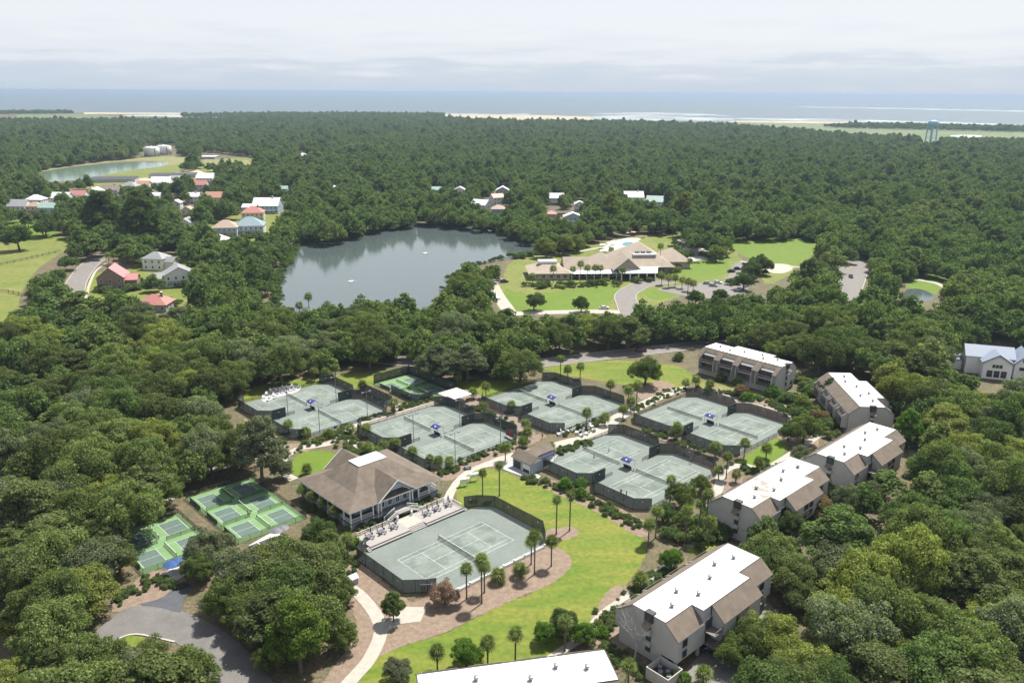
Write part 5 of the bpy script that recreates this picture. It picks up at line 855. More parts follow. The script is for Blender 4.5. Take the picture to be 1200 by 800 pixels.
# ---------------------------------------------------------------- cars
def car_paint(n, c): return mat('car_paint_' + n, c, 0.25, spec=0.6)
CARP = {}
def car(lbl, xy, rz, cn, col, grp='cars about the resort', z=0.09, suv=False):
    t = thing('parked_car', lbl, 'car', (*xy, z), rz, grp); hh = 0.25 if suv else 0.0
    if suv not in CARP:
        b = [(-2.2, .32), (2.2, .32), (2.25, .55), (2.15, .82), (1.15, .95), (-1.85, 1.0), (-2.2, .9), (-2.25, .55)]; g = [(1.2, .95), (0.45, 1.42 + hh), (-1.3, 1.45 + hh), (-1.95, .99)]
        def loft(o, w0, w1, w2=None):
            m = MB(); n = len(o); zs = [p[1] for p in o]; z0, z1 = min(zs), max(zs)
            def hw(z): return w0 + (w1 - w0) * (z - z0) / (z1 - z0)
            m.add([(p[0], -hw(p[1]), p[1]) for p in o] + [(p[0], hw(p[1]), p[1]) for p in o], [tuple(range(n)), tuple(range(2 * n - 1, n - 1, -1))] + [(i, i + n, (i + 1) % n + n, (i + 1) % n) for i in range(n)]); return m
        CARP[suv] = (loft(b, .9, .86).me('body'), loft(g, .84, .62).me('cabin'), loft([(0.42, 1.44 + hh), (-1.28, 1.47 + hh), (-1.3, 1.5 + hh), (0.4, 1.5 + hh)], .64, .6).me('roof'), MB().tube((0, -.1, 0), (0, .1, 0), .33, n=14).me('tyre'), MB().tube((0, -.11, 0), (0, .11, 0), .19, n=10).me('rim'), MB().box(-.03, .03, -.2, .2, -.07, .07).me('lamp'))
    B = CARP[suv]; p = car_paint(cn, col)
    def put(n, me, m, loc=(0, 0, 0), par=t):
        o = inst(n, me, par, loc)
        if not me.materials: me.materials.append(None)
        o.material_slots[0].link = 'OBJECT'; o.material_slots[0].material = m; return o
    put('body', B[0], p); put('cabin_glass', B[1], M_glass); put('roof', B[2], p)
    for x in (-1.38, 1.38):
        for y in (-.82, .82): wl = put('wheel', B[3], M_black, (x, y, .33)); put('rim', B[4], M_vent2, (0, 0, 0), wl)
    for y in (-.6, .6): put('headlight', B[5], M_white, (2.2, y, .7)); put('tail_light', B[5], mat('tail_red', (0.3, 0.01, 0.01), 0.3), (-2.23, y, .78))
    return t
W_, K_, S_, N_, MR = ('white', (0.7, 0.7, 0.7)), ('black', (0.015, 0.015, 0.018)), ('silver', (0.35, 0.36, 0.38)), ('navy', (0.015, 0.025, 0.07)), ('maroon', (0.09, 0.012, 0.02))
for lb, xy, rz, c, suv in (('dark navy car parked beside the condominium with air conditioning enclosure', (36.37, 123.47), R(-20), N_, 0), ('maroon car driving on the main road behind the courts', (49.53, 300.7), R(5), MR, 0), ('dark car on the right hand divided road', (183.56, 436.36), R(80), N_, 1),
    ('white car nearest the camera on the curved resort drive', (-7.5, 383.91), R(-60), W_, 0), ('white van parked at the left end of resort building', (-7.37, 423.18), R(20), W_, 1), ('black car beside the white van at resort', (-4.18, 419.2), R(20), K_, 1), ('white car on the drive right of the resort lawn', (42.29, 365.47), R(10), W_, 0),
    ('silver car in front of resort car park, left', (101.6, 417.8), R(-20), S_, 0), ('silver car in front of resort car park, middle', (103.58, 412.93), R(-20), S_, 0), ('white car in front of resort car park, right', (107.44, 419.94), R(-20), W_, 0), ('black car at the back of resort car park', (121.72, 447.99), R(10), K_, 1), ('dark navy car beside the black one in resort car park', (126.87, 455.01), R(10), N_, 1),
    ('white car parked by the round plaza oak row', (114.58, 404.61), R(50), W_, 0), ('silver car parked by the round plaza oak row', (120.13, 412.36), R(50), S_, 0), ('maroon car in car park below the resort courtyard', (129.68, 430.75), R(50), MR, 0), ('black car under oaks in the car park right of condominiums', (117.35, 232.97), R(60), K_, 0), ('silver car under oaks in the car park right of condominiums', (120.6, 227.67), R(60), S_, 0), ('white car under oaks in the car park right of condominiums', (116.69, 215.16), R(60), W_, 0),
    ('red car in the lane under the left hand oaks', (-62.74, 138.71), R(70), ('red', (0.4, 0.03, 0.03)), 0)):
    if 'red car' in lb[:8]: continue
    car(lb, xy, rz, c[0], c[1], suv=bool(suv))
# ---------------------------------------------------------------- terrace furniture, chairs
M_grey = mat('grey_furniture', (0.13, 0.13, 0.15), 0.6)
def table_mesh():
    return MB().lathe([(0.55, .70), (0.55, .74)], 12).tube((0, 0, 0), (0, 0, .7), 0.05).me('table_top')
TBM = table_mesh(); TBM.materials.append(M_grey)
CHS = MB().box(-.24, .24, -.24, .24, .40, .46).me('seat'); CHB = MB().box(-.24, .24, .2, .26, .46, .88).me('backrest'); CHL = MB().box(-.02, .02, -.02, .02, 0, .4).me('leg')
UMB = MB().lathe([(0.04, 1.0), (0.17, 1.15), (0.12, 2.1), (0.03, 2.45)], 8).me('closed_canopy'); UMP = MB().tube((0, 0, 0.0), (0, 0, 2.3), 0.03).me('pole')
for q in (CHS, CHB, CHL, UMP): q.materials.append(M_grey)
UMB.materials.append(M_navy)
def chair(lbl, x, y, z, rz, grp):
    t = thing('patio_chair', lbl, 'chair', (x, y, z), rz, grp); inst('seat', CHS, t); inst('backrest', CHB, t)
    for a in (-.2, .2):
        for b in (-.2, .2): inst('leg', CHL, t, (a, b, 0))
POSN = ['leftmost', 'second from left', 'third from left', 'third from right', 'second from right', 'rightmost']
for i, (dx, dy) in enumerate(((-11.0, 0.6), (-7.9, 0.5), (-4.6, 0.6), (4.6, 0.4), (7.7, 0.6), (11.0, 0.5))):
    X0, Y0 = UW(98.4 + dx, 138.0 + dy); t = thing('patio_table', f'round grey table, {POSN[i]} on the terrace deck', 'table', (X0, Y0, 0.755), TH, 'terrace tables'); inst('table_top', TBM, t)
    t = thing('closed_parasol', f'closed navy parasol standing by the {POSN[i]} terrace table', 'parasol', (X0 + 0.05, Y0 + 0.75, 0.755), TH, 'closed terrace parasols'); inst('pole', UMP, t); inst('closed_canopy', UMB, t)
    for k in range(4): a = TH + k * math.pi / 2 + 0.5; chair(f'grey patio chair on {["right", "far", "left", "near"][k]} side of the {POSN[i]} terrace table', X0 + math.cos(a) * 0.85, Y0 + math.sin(a) * 0.85, 0.755, a - math.pi / 2, 'terrace chairs')
ADK = MB().slab([(-.3, .35, .25), (.3, .35, .25), (.3, -.35, .4), (-.3, -.35, .4)][::-1], .05).me('seat'); ADB = MB().slab([(-.3, .3, .28), (.3, .3, .28), (.33, .65, 1.05), (-.33, .65, 1.05)], .05).me('backrest'); ADL = MB().box(-.05, .05, -.4, .4, .0, .5).me('arm')
for q in (ADK, ADB, ADL): q.materials.append(M_white)
def lounge(lbl, xy, rz, grp, sc_=1.15):
    t = thing('garden_chair', lbl, 'chair', (*xy, 0.1), rz, grp); t.scale = (sc_,) * 3; inst('seat', ADK, t); inst('backrest', ADB, t)
    for a in (-.36, .36): inst('arm', ADL, t, (a, 0, 0))
rr_ = random.Random(4); n_ = 0
for px in [(-79.83, 248.2), (-79.9, 251.32), (-78.19, 248.22), (-79.41, 254.52), (-77.47, 250.57), (-78.46, 256.16), (-76.51, 252.17), (-77.27, 257.0), (-75.33, 252.98), (-75.96, 257.44), (-74.15, 253.8), (-74.76, 258.28), (-73.06, 255.03), (-73.55, 259.13), (-71.96, 256.27), (-78.08, 245.93), (-76.54, 248.25), (-71.35, 258.34)]:
    n_ += 1; lounge(f'white wooden garden chair on pale patio beside upper left courts, {nth(n_)} along', px, rr_.uniform(0, 6.28), 'white chairs on the pale patio', 1.0)
for i, px in enumerate([(13.76, 219.83), (15.07, 221.09), (16.37, 222.05), (17.94, 223.02), (19.05, 221.14), (20.64, 222.42), (22.28, 224.04), (23.69, 225.66), (20.15, 219.3), (21.74, 220.56), (24.21, 223.11)]): lounge(f'white wooden garden chair on plaza below top centre courts, {nth(i + 1)} along', px, rr_.uniform(0, 6.28), 'white chairs on the plaza', 1.3)
# plaza table group, notice boards, equipment box
t = thing('picnic_table', 'grey picnic table group on the plaza near clubhouse lawn', 'table', (*(-11.53, 197.51), 0.1), 0.3); MB().box(-.9, .9, -.4, .4, .68, .75).build('table_top', M_grey, t)
for s in (-1, 1): MB().box(-.9, .9, *sorted((s * .6, s * .9)), .4, .46).build('bench', M_grey, t); MB().box(s * .7 - .05, s * .7 + .05, -.8, .8, .0, .68).build('leg', M_grey, t)
for lb, xy in (('white notice board nearest the clubhouse lawn path', (-11.87, 187.68)), ('white notice board farther along the lawn edge', (-9.41, 190.57)), ):
    t = thing('notice_board', lb, 'board', (*xy, 0.05), R(20), 'white notice boards'); MB().box(-1.1, 1.1, -.06, .06, .8, 2.0).build('panel', M_white, t); MB().slab([(-1.3, -.4, 2.0), (1.3, -.4, 2.0), (1.3, .0, 2.3), (-1.3, .0, 2.3)], .06).slab([(1.3, .4, 2.0), (-1.3, .4, 2.0), (-1.3, .0, 2.3), (1.3, .0, 2.3)], .06).build('cap', M_white, t)
    for x in (-1.0, 1.0): MB().box(x - .07, x + .07, -.07, .07, 0, 2.0).build('post', M_white, t)
t = thing('equipment_shed', 'small lilac white equipment shed beside the show court fence', 'shed', (*(-32.11, 144.24), 0), TH); MB().box(-1.1, 1.1, -.8, .8, 0, 1.6).build('wall', mat('lilac_plastic', (0.33, 0.30, 0.42), 0.6), t); gable(t, -1.1, 1.1, -.8, .8, 1.6, 2.2, mat('pale_plastic_roof', (0.6, 0.6, 0.66), 0.6), mat('lilac_plastic', (0.33, 0.30, 0.42)), 'x', 0.15)
t = thing('banner', 'red and dark banner hung at the right corner of middle left courts', 'banner', (*(-0.58, 217.79), 0), TH + R(85)); MB().box(-1.6, 1.6, -.04, .04, .6, 2.4).build('cloth', mat('dark_banner', (0.05, 0.05, 0.055), 0.7), t); MB().box(-1.2, 1.2, -.06, .06, 1.3, 2.1).build('red_field', mat('banner_red', (0.45, 0.03, 0.03), 0.7), t)
for s in (-1.6, 1.6): MB().tube((s, 0, 0), (s, 0, 2.5), .05).build('post', M_post, t)
# pickleball side shelters and navy parasols
sheet('patio', [(-71.44, 146.92), (-69.71, 152.38), (-66.7, 150.13), (-65.98, 148.22), (-68.25, 144.2)], 0.1, mat('pale_patio', (0.5, 0.48, 0.45)), smooth=0); sheet('patio', [(-57.48, 158.3), (-53.35, 164.9), (-48.46, 160.89), (-52.28, 158.35), (-55.0, 156.24)], 0.1, mat('pale_patio', (0.5, 0.48, 0.45)), smooth=0)
M_umb = mat('blue_canvas', (0.03, 0.075, 0.2), 0.7)
for i, (xy, r) in enumerate((((-69.42, 147.56), 1.9), ((-68.73, 148.51), 1.7), ((-51.76, 161.22), 1.6), ((-50.74, 162.33), 1.5))): parasol(['left blue parasol on patio below the lower pickleball pair', 'right blue parasol on patio below the lower pickleball pair', 'left navy parasol on patio of the three court pickleball group', 'right navy parasol on patio of the three court pickleball group'][i], xy, r, 2.7, M_umb if i < 2 else M_grey, 'pickleball patio parasols')
t = thing('players_shelter', 'flat dark roofed shelter beside the three court pickleball group', 'shelter', (*(-53.13, 154.33), 0.1), TH); MB().box(-2.2, 2.2, -1.6, 1.6, 2.4, 2.55).build('roof', rmat('dark'), t); MB().box(-.06, .06, -1.62, 1.62, 2.551, 2.6).build('ridge_strip', M_white, t)
for x in (-2, 2):
    for y in (-1.4, 1.4): MB().tube((x, y, 0), (x, y, 2.4), .07).build('post', M_white, t)
# timber shed behind condominium
# lake aerators
for i, xy in enumerate(((-53.81, 498.46), (-84.43, 419.23))):
    t = thing('lake_fountain', ['white aerator spray farther out on the lake', 'white aerator spray in the nearer part of the lake'][i], 'fountain', (*xy, 0.06), 0, 'lake aerators'); MB().lathe([(1.2, 0), (1.3, .25), (0.4, .5)], 14).build('float', M_white, t); MB().tube((0, 0, .4), (0, 0, 4.6), .14, .05).build('jet', M_white, t); MB().tube((0, 0, 1.2), (3.2, -.6, .2), .12, .05).build('spray', M_white, t)
# field fences on the left
def rail_fence(lbl, pts):
    P = [Vector((*p, 0)) for p in pts]; t = thing('rail_fence', lbl, 'fence', P[0], 0, 'timber paddock fences'); 
    for a, b in zip(P[:-1], P[1:]):
        d = b - a; n = max(1, int(d.length / 4)); an = math.atan2(d.y, d.x)
        for k in range(n): inst('post', RFP, t, a + d * (k / n) - P[0], an)
        for z in (0.5, 0.95, 1.35): o = MB().box(0, d.length, -.05, .05, z - .08, z + .08).build('rail', M_wood, t); o.location = a - P[0]; o.rotation_euler = (0, 0, an)
RFP = MB().box(-.12, .12, -.12, .12, 0, 1.6).me('post'); RFP.materials.append(M_wood)
rail_fence('timber rail fence across the middle of the left paddock', [(-289.48, 455.67), (-284.53, 468.06), (-280.76, 483.71), (-276.83, 497.55)]); rail_fence('timber rail fence at the lower end of left paddock', [(-253.61, 392.26), (-246.37, 390.64), (-235.0, 383.87)])
# ---------------------------------------------------------------- people
def person_mesh(name, J, cols):
    """J: joint -> (x,y,z,r); grown as one skin, then coloured by height bands"""
    names = list(J); E_ = [('pelvis', 'chest'), ('chest', 'neck'), ('neck', 'head'), ('head', 'crown')] + [(a + s, b + s) for s in 'LR' for a, b in (('hip', 'knee'), ('knee', 'ankle'), ('ankle', 'toe'), ('shoulder', 'elbow'), ('elbow', 'wrist'), ('wrist', 'hand'))] + [('pelvis', 'hip' + s) for s in 'LR'] + [('chest', 'shoulder' + s) for s in 'LR']
    d = bpy.data.meshes.new(name); d.from_pydata([J[n][:3] for n in names], [(names.index(a), names.index(b)) for a, b in E_], []); o = bpy.data.objects.new(name, d); link(o); sm = o.modifiers.new('s', 'SKIN')
    if not d.skin_vertices: d.attributes
    for i, n in enumerate(names): d.skin_vertices[0].data[i].radius = (J[n][3], J[n][3] * (0.72 if n in ('pelvis', 'chest') else 1)); d.skin_vertices[0].data[i].use_root = n == 'pelvis'
    o.modifiers.new('u', 'SUBSURF').levels = 1
    dg = bpy.context.evaluated_depsgraph_get(); m = bpy.data.meshes.new_from_object(o.evaluated_get(dg)); bpy.data.objects.remove(o)
    m.materials.clear()
    for c in cols: m.materials.append(c)
    for p in m.polygons:
        c = p.center; far = math.hypot(c.x, c.y) > 0.27
        p.material_index = 4 if c.z < 0.09 else 0 if c.z < 0.5 else 2 if c.z < 0.98 and not (far and c.z > 0.75) else 3 if c.z > 1.64 else 0 if c.z > 1.45 or far else 1
    m.name = name; return m
SK = mat('skin', (0.42, 0.26, 0.18), 0.6); HR = mat('dark_hair', (0.05, 0.03, 0.02), 0.7); SH = mat('shoes', (0.6, 0.6, 0.6), 0.6)
def joints(arm, stride=0.12):
    J = dict(pelvis=(0, 0, .95, .15), chest=(0, 0, 1.3, .17), neck=(0, 0, 1.5, .06), head=(0, -.02, 1.6, .1), crown=(0, -.01, 1.72, .08))
    for s, q in (('L', -1), ('R', 1)):
        J['hip' + s] = (q * .1, 0, .88, .1); J['knee' + s] = (q * .13, -q * stride, .5, .07); J['ankle' + s] = (q * .14, q * stride * .6, .08, .045); J['toe' + s] = (q * .15, q * stride * .6 - .16, .04, .04)
        J['shoulder' + s] = (q * .19, 0, 1.4, .065); a = arm[s]; J['elbow' + s] = (q * .19 + a[0], a[1], 1.4 + a[2], .045); J['wrist' + s] = (q * .19 + a[3], a[4], 1.4 + a[5], .035); J['hand' + s] = (q * .19 + a[3] * 1.12, a[4] * 1.15 - .02, 1.4 + a[5] * 1.12, .035)
    return J
POSES = [joints({'L': (-.1, -.05, -.26, -.05, -.28, -.34), 'R': (.22, -.12, -.12, .34, -.36, -.02)}, .14), joints({'L': (-.08, 0, -.28, -.1, -.06, -.52), 'R': (.08, 0, -.28, .1, -.1, -.52)}, .05), joints({'L': (-.15, -.15, -.2, -.05, -.36, -.22), 'R': (.12, -.2, -.18, -.05, -.4, -.2)}, .1)]
CLO = {'navy': (0.02, 0.03, 0.1), 'white': (0.6, 0.6, 0.6), 'blue': (0.05, 0.12, 0.4), 'black': (0.02, 0.02, 0.022), 'green': (0.03, 0.22, 0.07), 'red': (0.4, 0.04, 0.04)}
RAC = MB().tube((0, 0, 0), (.05, -.3, .1), .02).lathe([(0.13, .0), (0.13, .02)], 10, .09, -.42).me('racket'); RAC.materials.append(M_black)
for lb, xy, rz, ps, sh_, so_ in (('player in dark top and shorts beside net on the left centre court', (22.39, 203.74), 1.2, 0, 'black', 'navy'), ('player in white top and blue shorts beyond that net', (26.94, 208.21), -2.2, 2, 'white', 'blue'), ('player in blue shirt at far end of the right centre court', (48.28, 201.39), 2.6, 0, 'blue', 'navy'),
    ('coach in green shirt at near end of right centre court', (28.35, 182.21), 0.7, 2, 'green', 'black'), ('person in black beside the coach in green', (27.09, 183.09), 0.2, 1, 'black', 'black'), ('person in navy walking on the plaza behind the hut', (8.85, 217.31), 0.5, 1, 'navy', 'navy'), ('person in blue beside the one in navy on plaza', (7.47, 220.67), 0.2, 1, 'blue', 'white'),
    ('dark dressed player on the three court pickleball group', (-61.35, 171.44), 1.8, 2, 'black', 'black'), ('dark dressed player on the lower pickleball pair', (-78.43, 158.09), 0.9, 0, 'black', 'navy'), ('player in black on the small pickleball pair', (-33.55, 256.46), 1.1, 2, 'black', 'black')):
    m = person_mesh('body', POSES[ps], [SK, mat('shirt_' + sh_, CLO[sh_], 0.8), mat('shorts_' + so_, CLO[so_], 0.8), HR, SH]); t = thing('person', lb, 'person', (*xy, 0.08), rz, 'people on the courts'); inst('body', m, t)
    if ps != 1: h_ = POSES[ps]['handR']; rc = thing('tennis_racket', 'racket held by the ' + lb[:52].rsplit(' ', 1)[0], 'racket', (xy[0] + h_[0] * math.cos(rz) - h_[1] * math.sin(rz), xy[1] + h_[0] * math.sin(rz) + h_[1] * math.cos(rz), .08 + h_[2]), rz, 'rackets in players hands'); inst('frame', RAC, rc)

# ---------------------------------------------------------------- palms
def P3(p, lbl, cs=1.15, grp='sabal palms', **k): return palm((p[0], p[1]), max(1.6, p[2]), lbl, cs, grp, **k)
PLIST = [
 ((-7.0, 182.2, 7.0), 'tall palm behind far fence of show court, left one'), ((-2.9, 182.3, 8.9), 'tall palm behind far fence of show court, right one'), ((10.2, 164.1, 9.3), 'thin tall palm on small round bed beyond show court, left'), ((13.3, 165.7, 9.8), 'thin tall palm on small round bed beyond show court, right'),
 ((4.9, 148.1, 9.9), 'tall palm with long shadow on mulch right of show court'), ((4.3, 151.8, 6.4), 'palm close behind the tall one on mulch bed'), ((8.5, 151.1, 6.9), 'palm near the rounded tip of the mulch bed'), ((-8.6, 139.3, 7.6), 'palm right of the pink flowering tree'), ((-5.6, 137.9, 10.5), 'tall palm second from pink flowering tree'), ((-5.2, 141.5, 6.8), 'palm just behind the second from pink tree'),
 ((-2.5, 145.1, 2.6), 'short broad palm by the low court wall, left'), ((1.8, 147.3, 2.8), 'short broad palm by the low court wall, right'), ((0.9, 121.4, 6.2), 'palm on lawn above bottom roof, rightmost of three'), ((-3.9, 120.4, 5.1), 'palm on lawn above bottom roof, middle of three'), ((-12.5, 118.6, 4.7), 'palm on lawn above bottom roof, leftmost of three'), ((9.7, 123.7, 7.2), 'palm standing out of the dark shrub mass by the lawn'),
 ((25.9, 143.0, 3.2), 'bushy palm at left wall of condominium by the lawn'), ((30.2, 159.9, 5.9), 'palm with round shadow at the right edge of lawn'), ((32.3, 162.8, 7.6), 'palm left of the tree clump beside centre right courts'), ((38.4, 178.8, 7.2), 'palm rising over tree clump beside centre right courts'), ((38.4, 160.0, 9.4), 'front palm of clump left of stained roof'), ((43.4, 162.9, 11.6), 'tallest palm of clump left of stained roof'), ((43.3, 159.3, 7.3), 'palm against end wall of stained roof building'), ((41.7, 162.2, 9.7), 'palm inside the clump left of stained roof'),
 ((22.2, 225.2, 6.0), 'full palm on plaza edge below top centre courts'), ((27.9, 227.4, 3.6), 'palm right of the full one on plaza edge'), ((32.3, 252.7, 4.9), 'palm behind far right fence of top centre courts'), ((39.9, 245.4, 7.6), 'tall palm beside plaza left of right hand courts'), ((36.9, 243.2, 6.5), 'palm left of the tall plaza palm'), ((37.1, 238.8, 4.4), 'low palm below the tall plaza palm'), ((34.0, 233.1, 4.0), 'lowest palm of the group at the plaza bend'),
 ((17.0, 271.4, 7.6), 'palm behind far fence of top centre courts, leftmost'), ((19.2, 266.2, 5.3), 'palm behind far fence of top centre courts, second'), ((23.8, 269.8, 5.4), 'palm behind far fence of top centre courts, third'), ((-0.1, 238.3, 3.0), 'palm at near fence of top centre courts'), ((-8.5, 232.5, 5.2), 'palm at left corner of top centre courts'), ((-12.5, 249.2, 3.4), 'bright palm right of the white canopy'), ((-8.4, 250.1, 5.0), 'palm behind bright one right of white canopy'),
 ((-41.7, 217.8, 3.7), 'palm at left corner of middle left courts'), ((-36.3, 237.0, 4.2), 'palm between upper and middle left courts'), ((-49.5, 255.8, 3.3), 'palm between upper left courts and small pickleball pair'), ((-18.3, 260.4, 4.9), 'palm behind small pickleball pair'), ((-32.3, 209.1, 3.2), 'palm behind clubhouse at near fence of middle left courts, fourth'), ((-35.2, 208.0, 3.2), 'palm behind clubhouse at near fence, third'), ((-39.1, 205.7, 3.4), 'palm behind clubhouse at near fence, first'), ((-36.2, 204.1, 2.9), 'short palm behind clubhouse at near fence, second'),
 ((-26.6, 202.0, 3.7), 'palm behind clubhouse at near fence, fifth'), ((-21.5, 197.9, 3.5), 'palm at near fence of middle left courts, left of the last trio'), ((-18.8, 193.5, 5.0), 'palm at near fence of middle left courts, middle of last trio'), ((-16.3, 196.9, 3.4), 'palm at near fence of middle left courts, right of last trio'), ((-1.6, 202.4, 5.1), 'palm left of the blue grey hut'), ((4.1, 222.2, 3.9), 'yellowish palm in bed between middle and top courts, upper'), ((4.5, 216.0, 3.5), 'yellowish palm in bed between middle and top courts, lower'), ((3.3, 211.3, 2.9), 'bushy palm in bed behind the hut'), ((10.7, 206.9, 3.1), 'small palm right of the hut'), ((-46.6, 219.6, 3.0), 'low palm where upper and middle paths meet'),
 ((63.4, 205.0, 5.3), 'palm at near corner of right hand courts'), ((69.4, 205.0, 4.0), 'palm on green strip right of right hand courts'), ((55.5, 192.8, 7.0), 'tall palm between centre right and right hand courts, path end'), ((57.4, 190.4, 3.2), 'palm on round mulch bed by stained roof'), ((64.9, 196.9, 3.7), 'dark palm on path by stained roof'), ((53.3, 191.8, 3.5), 'yellow palm beside tall one at path end'), ((55.7, 205.8, 4.0), 'palm behind right centre court fence'), ((46.6, 216.6, 3.5), 'yellowish palm in gap between centre right and right hand courts'), ((47.5, 217.8, 4.7), 'palm in gap between centre right and right hand courts'),
 ((93.5, 263.1, 4.2), 'palm against end wall of condominium by the main road'), ((110.4, 228.8, 2.7), 'palm between the lengthways condominium and clean roof'), ((58.3, 259.1, 3.4), 'palm left of balconied condominium, first'), ((61.9, 260.0, 4.2), 'palm left of balconied condominium, second'), ((65.6, 256.0, 4.1), 'palm in front of balconied condominium, third'), ((71.0, 273.2, 6.5), 'tall palm against balconied condominium'), ((123.4, 249.0, 4.3), 'palm beyond the lengthways condominium, upper'), ((122.0, 241.5, 4.1), 'palm beyond the lengthways condominium, middle'), ((121.1, 234.4, 3.7), 'palm beyond the lengthways condominium, lower'), ((104.3, 195.4, 4.4), 'bushy palm right of clean white roof, left'), ((108.0, 196.9, 4.4), 'bushy palm right of clean white roof, right'),
 ((-82.6, 129.2, 11.9), 'tall palm rising out of the lower left oaks'), ((-50.5, 179.1, 4.1), 'palm at left porch of clubhouse, first'), ((-47.2, 175.7, 4.1), 'palm at left porch of clubhouse, second'), ((-44.1, 172.9, 4.0), 'palm at left porch of clubhouse, third'), ((-40.3, 168.9, 4.0), 'palm at left porch of clubhouse, fourth'), ((-64.8, 220.6, 3.6), 'palm at near fence of upper left courts'), ((-90.3, 245.0, 3.4), 'palm left of the upper left courts'), ((-67.6, 265.6, 4.6), 'palm behind upper left courts, first'), ((-63.8, 265.7, 4.2), 'palm behind upper left courts, second'), ((-61.1, 268.4, 4.8), 'palm behind upper left courts, third'), ((-34.9, 155.1, 4.9), 'palm by the path at near corner of terrace deck'), ((-77.6, 260.3, 7.0), 'palm under oaks above upper left lawn'),
 ((-52.9, 193.5, 2.6), 'short palm on round lawn left of clubhouse'), ((88.8, 267.3, 5.5), 'small palm before balconied condominium right end'), ((27.9, 134.6, 4.2), 'palm low against lawn wall of condominium'), ((19.9, 115.6, 4.4), 'palm at bottom edge between two white roofs'), ((32.5, 115.7, 3.0), 'palm in front of parking at bottom edge'),
]
for p, lb in PLIST: P3(p, lb, 0.68 if 'thin' in lb or 'behind far fence of show' in lb else 1.0 if 'broad' in lb or 'bushy' in lb else 0.86 if p[1] < 200 else 0.98)
RP = [(10.4, 413.6, 5.0), (21.1, 415.8, 8.2), (31.7, 422.1, 6.9), (35.7, 422.2, 9.3), (39.3, 422.3, 7.4), (43.2, 420.4, 7.8), (45.9, 420.4, 7.9), (57.8, 422.8, 6.5), (84.5, 463.4, 11.2), (76.6, 453.7, 7.0), (90.7, 562.1, 6.7), (97.8, 569.4, 7.4), (104.4, 566.1, 8.0), (110.3, 562.8, 7.4), (115.4, 556.1, 7.3), (121.6, 549.5, 6.6), (128.2, 553.1, 6.7), (131.9, 546.5, 6.6), (136.1, 540.2, 6.6), (77.2, 415.2, 5.1), (79.7, 409.5, 5.5), (83.5, 411.5, 5.5), (86.3, 407.7, 5.0), (88.2, 402.1, 5.4), (87.9, 429.7, 5.3), (90.4, 400.3, 4.9), (90.8, 468.4, 5.2), (98.7, 476.1, 5.8), (100.7, 459.0, 4.6), (59.7, 490.7, 4.8)]
RPL = ['at left end wall of resort', 'before left wing of resort', 'along resort veranda, first', 'along resort veranda, second', 'along resort veranda, third', 'along resort veranda, fourth', 'along resort veranda, fifth', 'beside the resort portico', 'before right block of resort', 'at right of resort portico', 'behind resort pool, first from left', 'behind resort pool, second from left', 'behind resort pool, third from left', 'behind resort pool, fourth from left', 'behind resort courtyard, first', 'behind resort courtyard, second', 'behind resort courtyard, third', 'behind resort courtyard, fourth', 'behind resort courtyard, fifth', 'on car park island, first', 'on car park island, second', 'on car park island, third', 'on car park island, fourth', 'on car park island, fifth', 'at back of car park island', 'at right tip of car park island', 'right of the big resort roof', 'at left of resort courtyard', 'before resort courtyard', 'left of the resort pool']
for p, lb in zip(RP, RPL): P3((p[0], p[1], p[2] * 1.15), 'palm ' + lb, 1.25, 'resort palms', col=(0.16, 0.185, 0.075))
for i, p in enumerate(((221.9, 446.1, 7.5), (225.8, 448.4, 7.6), (226.6, 444.0, 8.1), (-93.5, 365.6, 6.3), (-95.9, 357.9, 4.1), (-77.0, 617.7, 17.9), (-56.3, 602.0, 5.2), (-229.7, 459.7, 6.6), (-227.9, 462.2, 7.2), (-223.9, 459.9, 7.2), (-219.9, 457.6, 7.1))):
    P3(p, ['left palm of three by the right hand pond', 'middle palm of three by the right hand pond', 'right palm of three by the right hand pond', 'tall palm silhouetted against the lake at its lower shore', 'short palm beside the tall one on lower lake shore', 'tall palm on far lake shore', 'lower palm on far lake shore', 'palm behind the pink roofed house, first', 'palm behind the pink roofed house, second', 'palm behind the pink roofed house, third', 'palm behind the pink roofed house, fourth'][i], 1.25, 'palms by water and road')
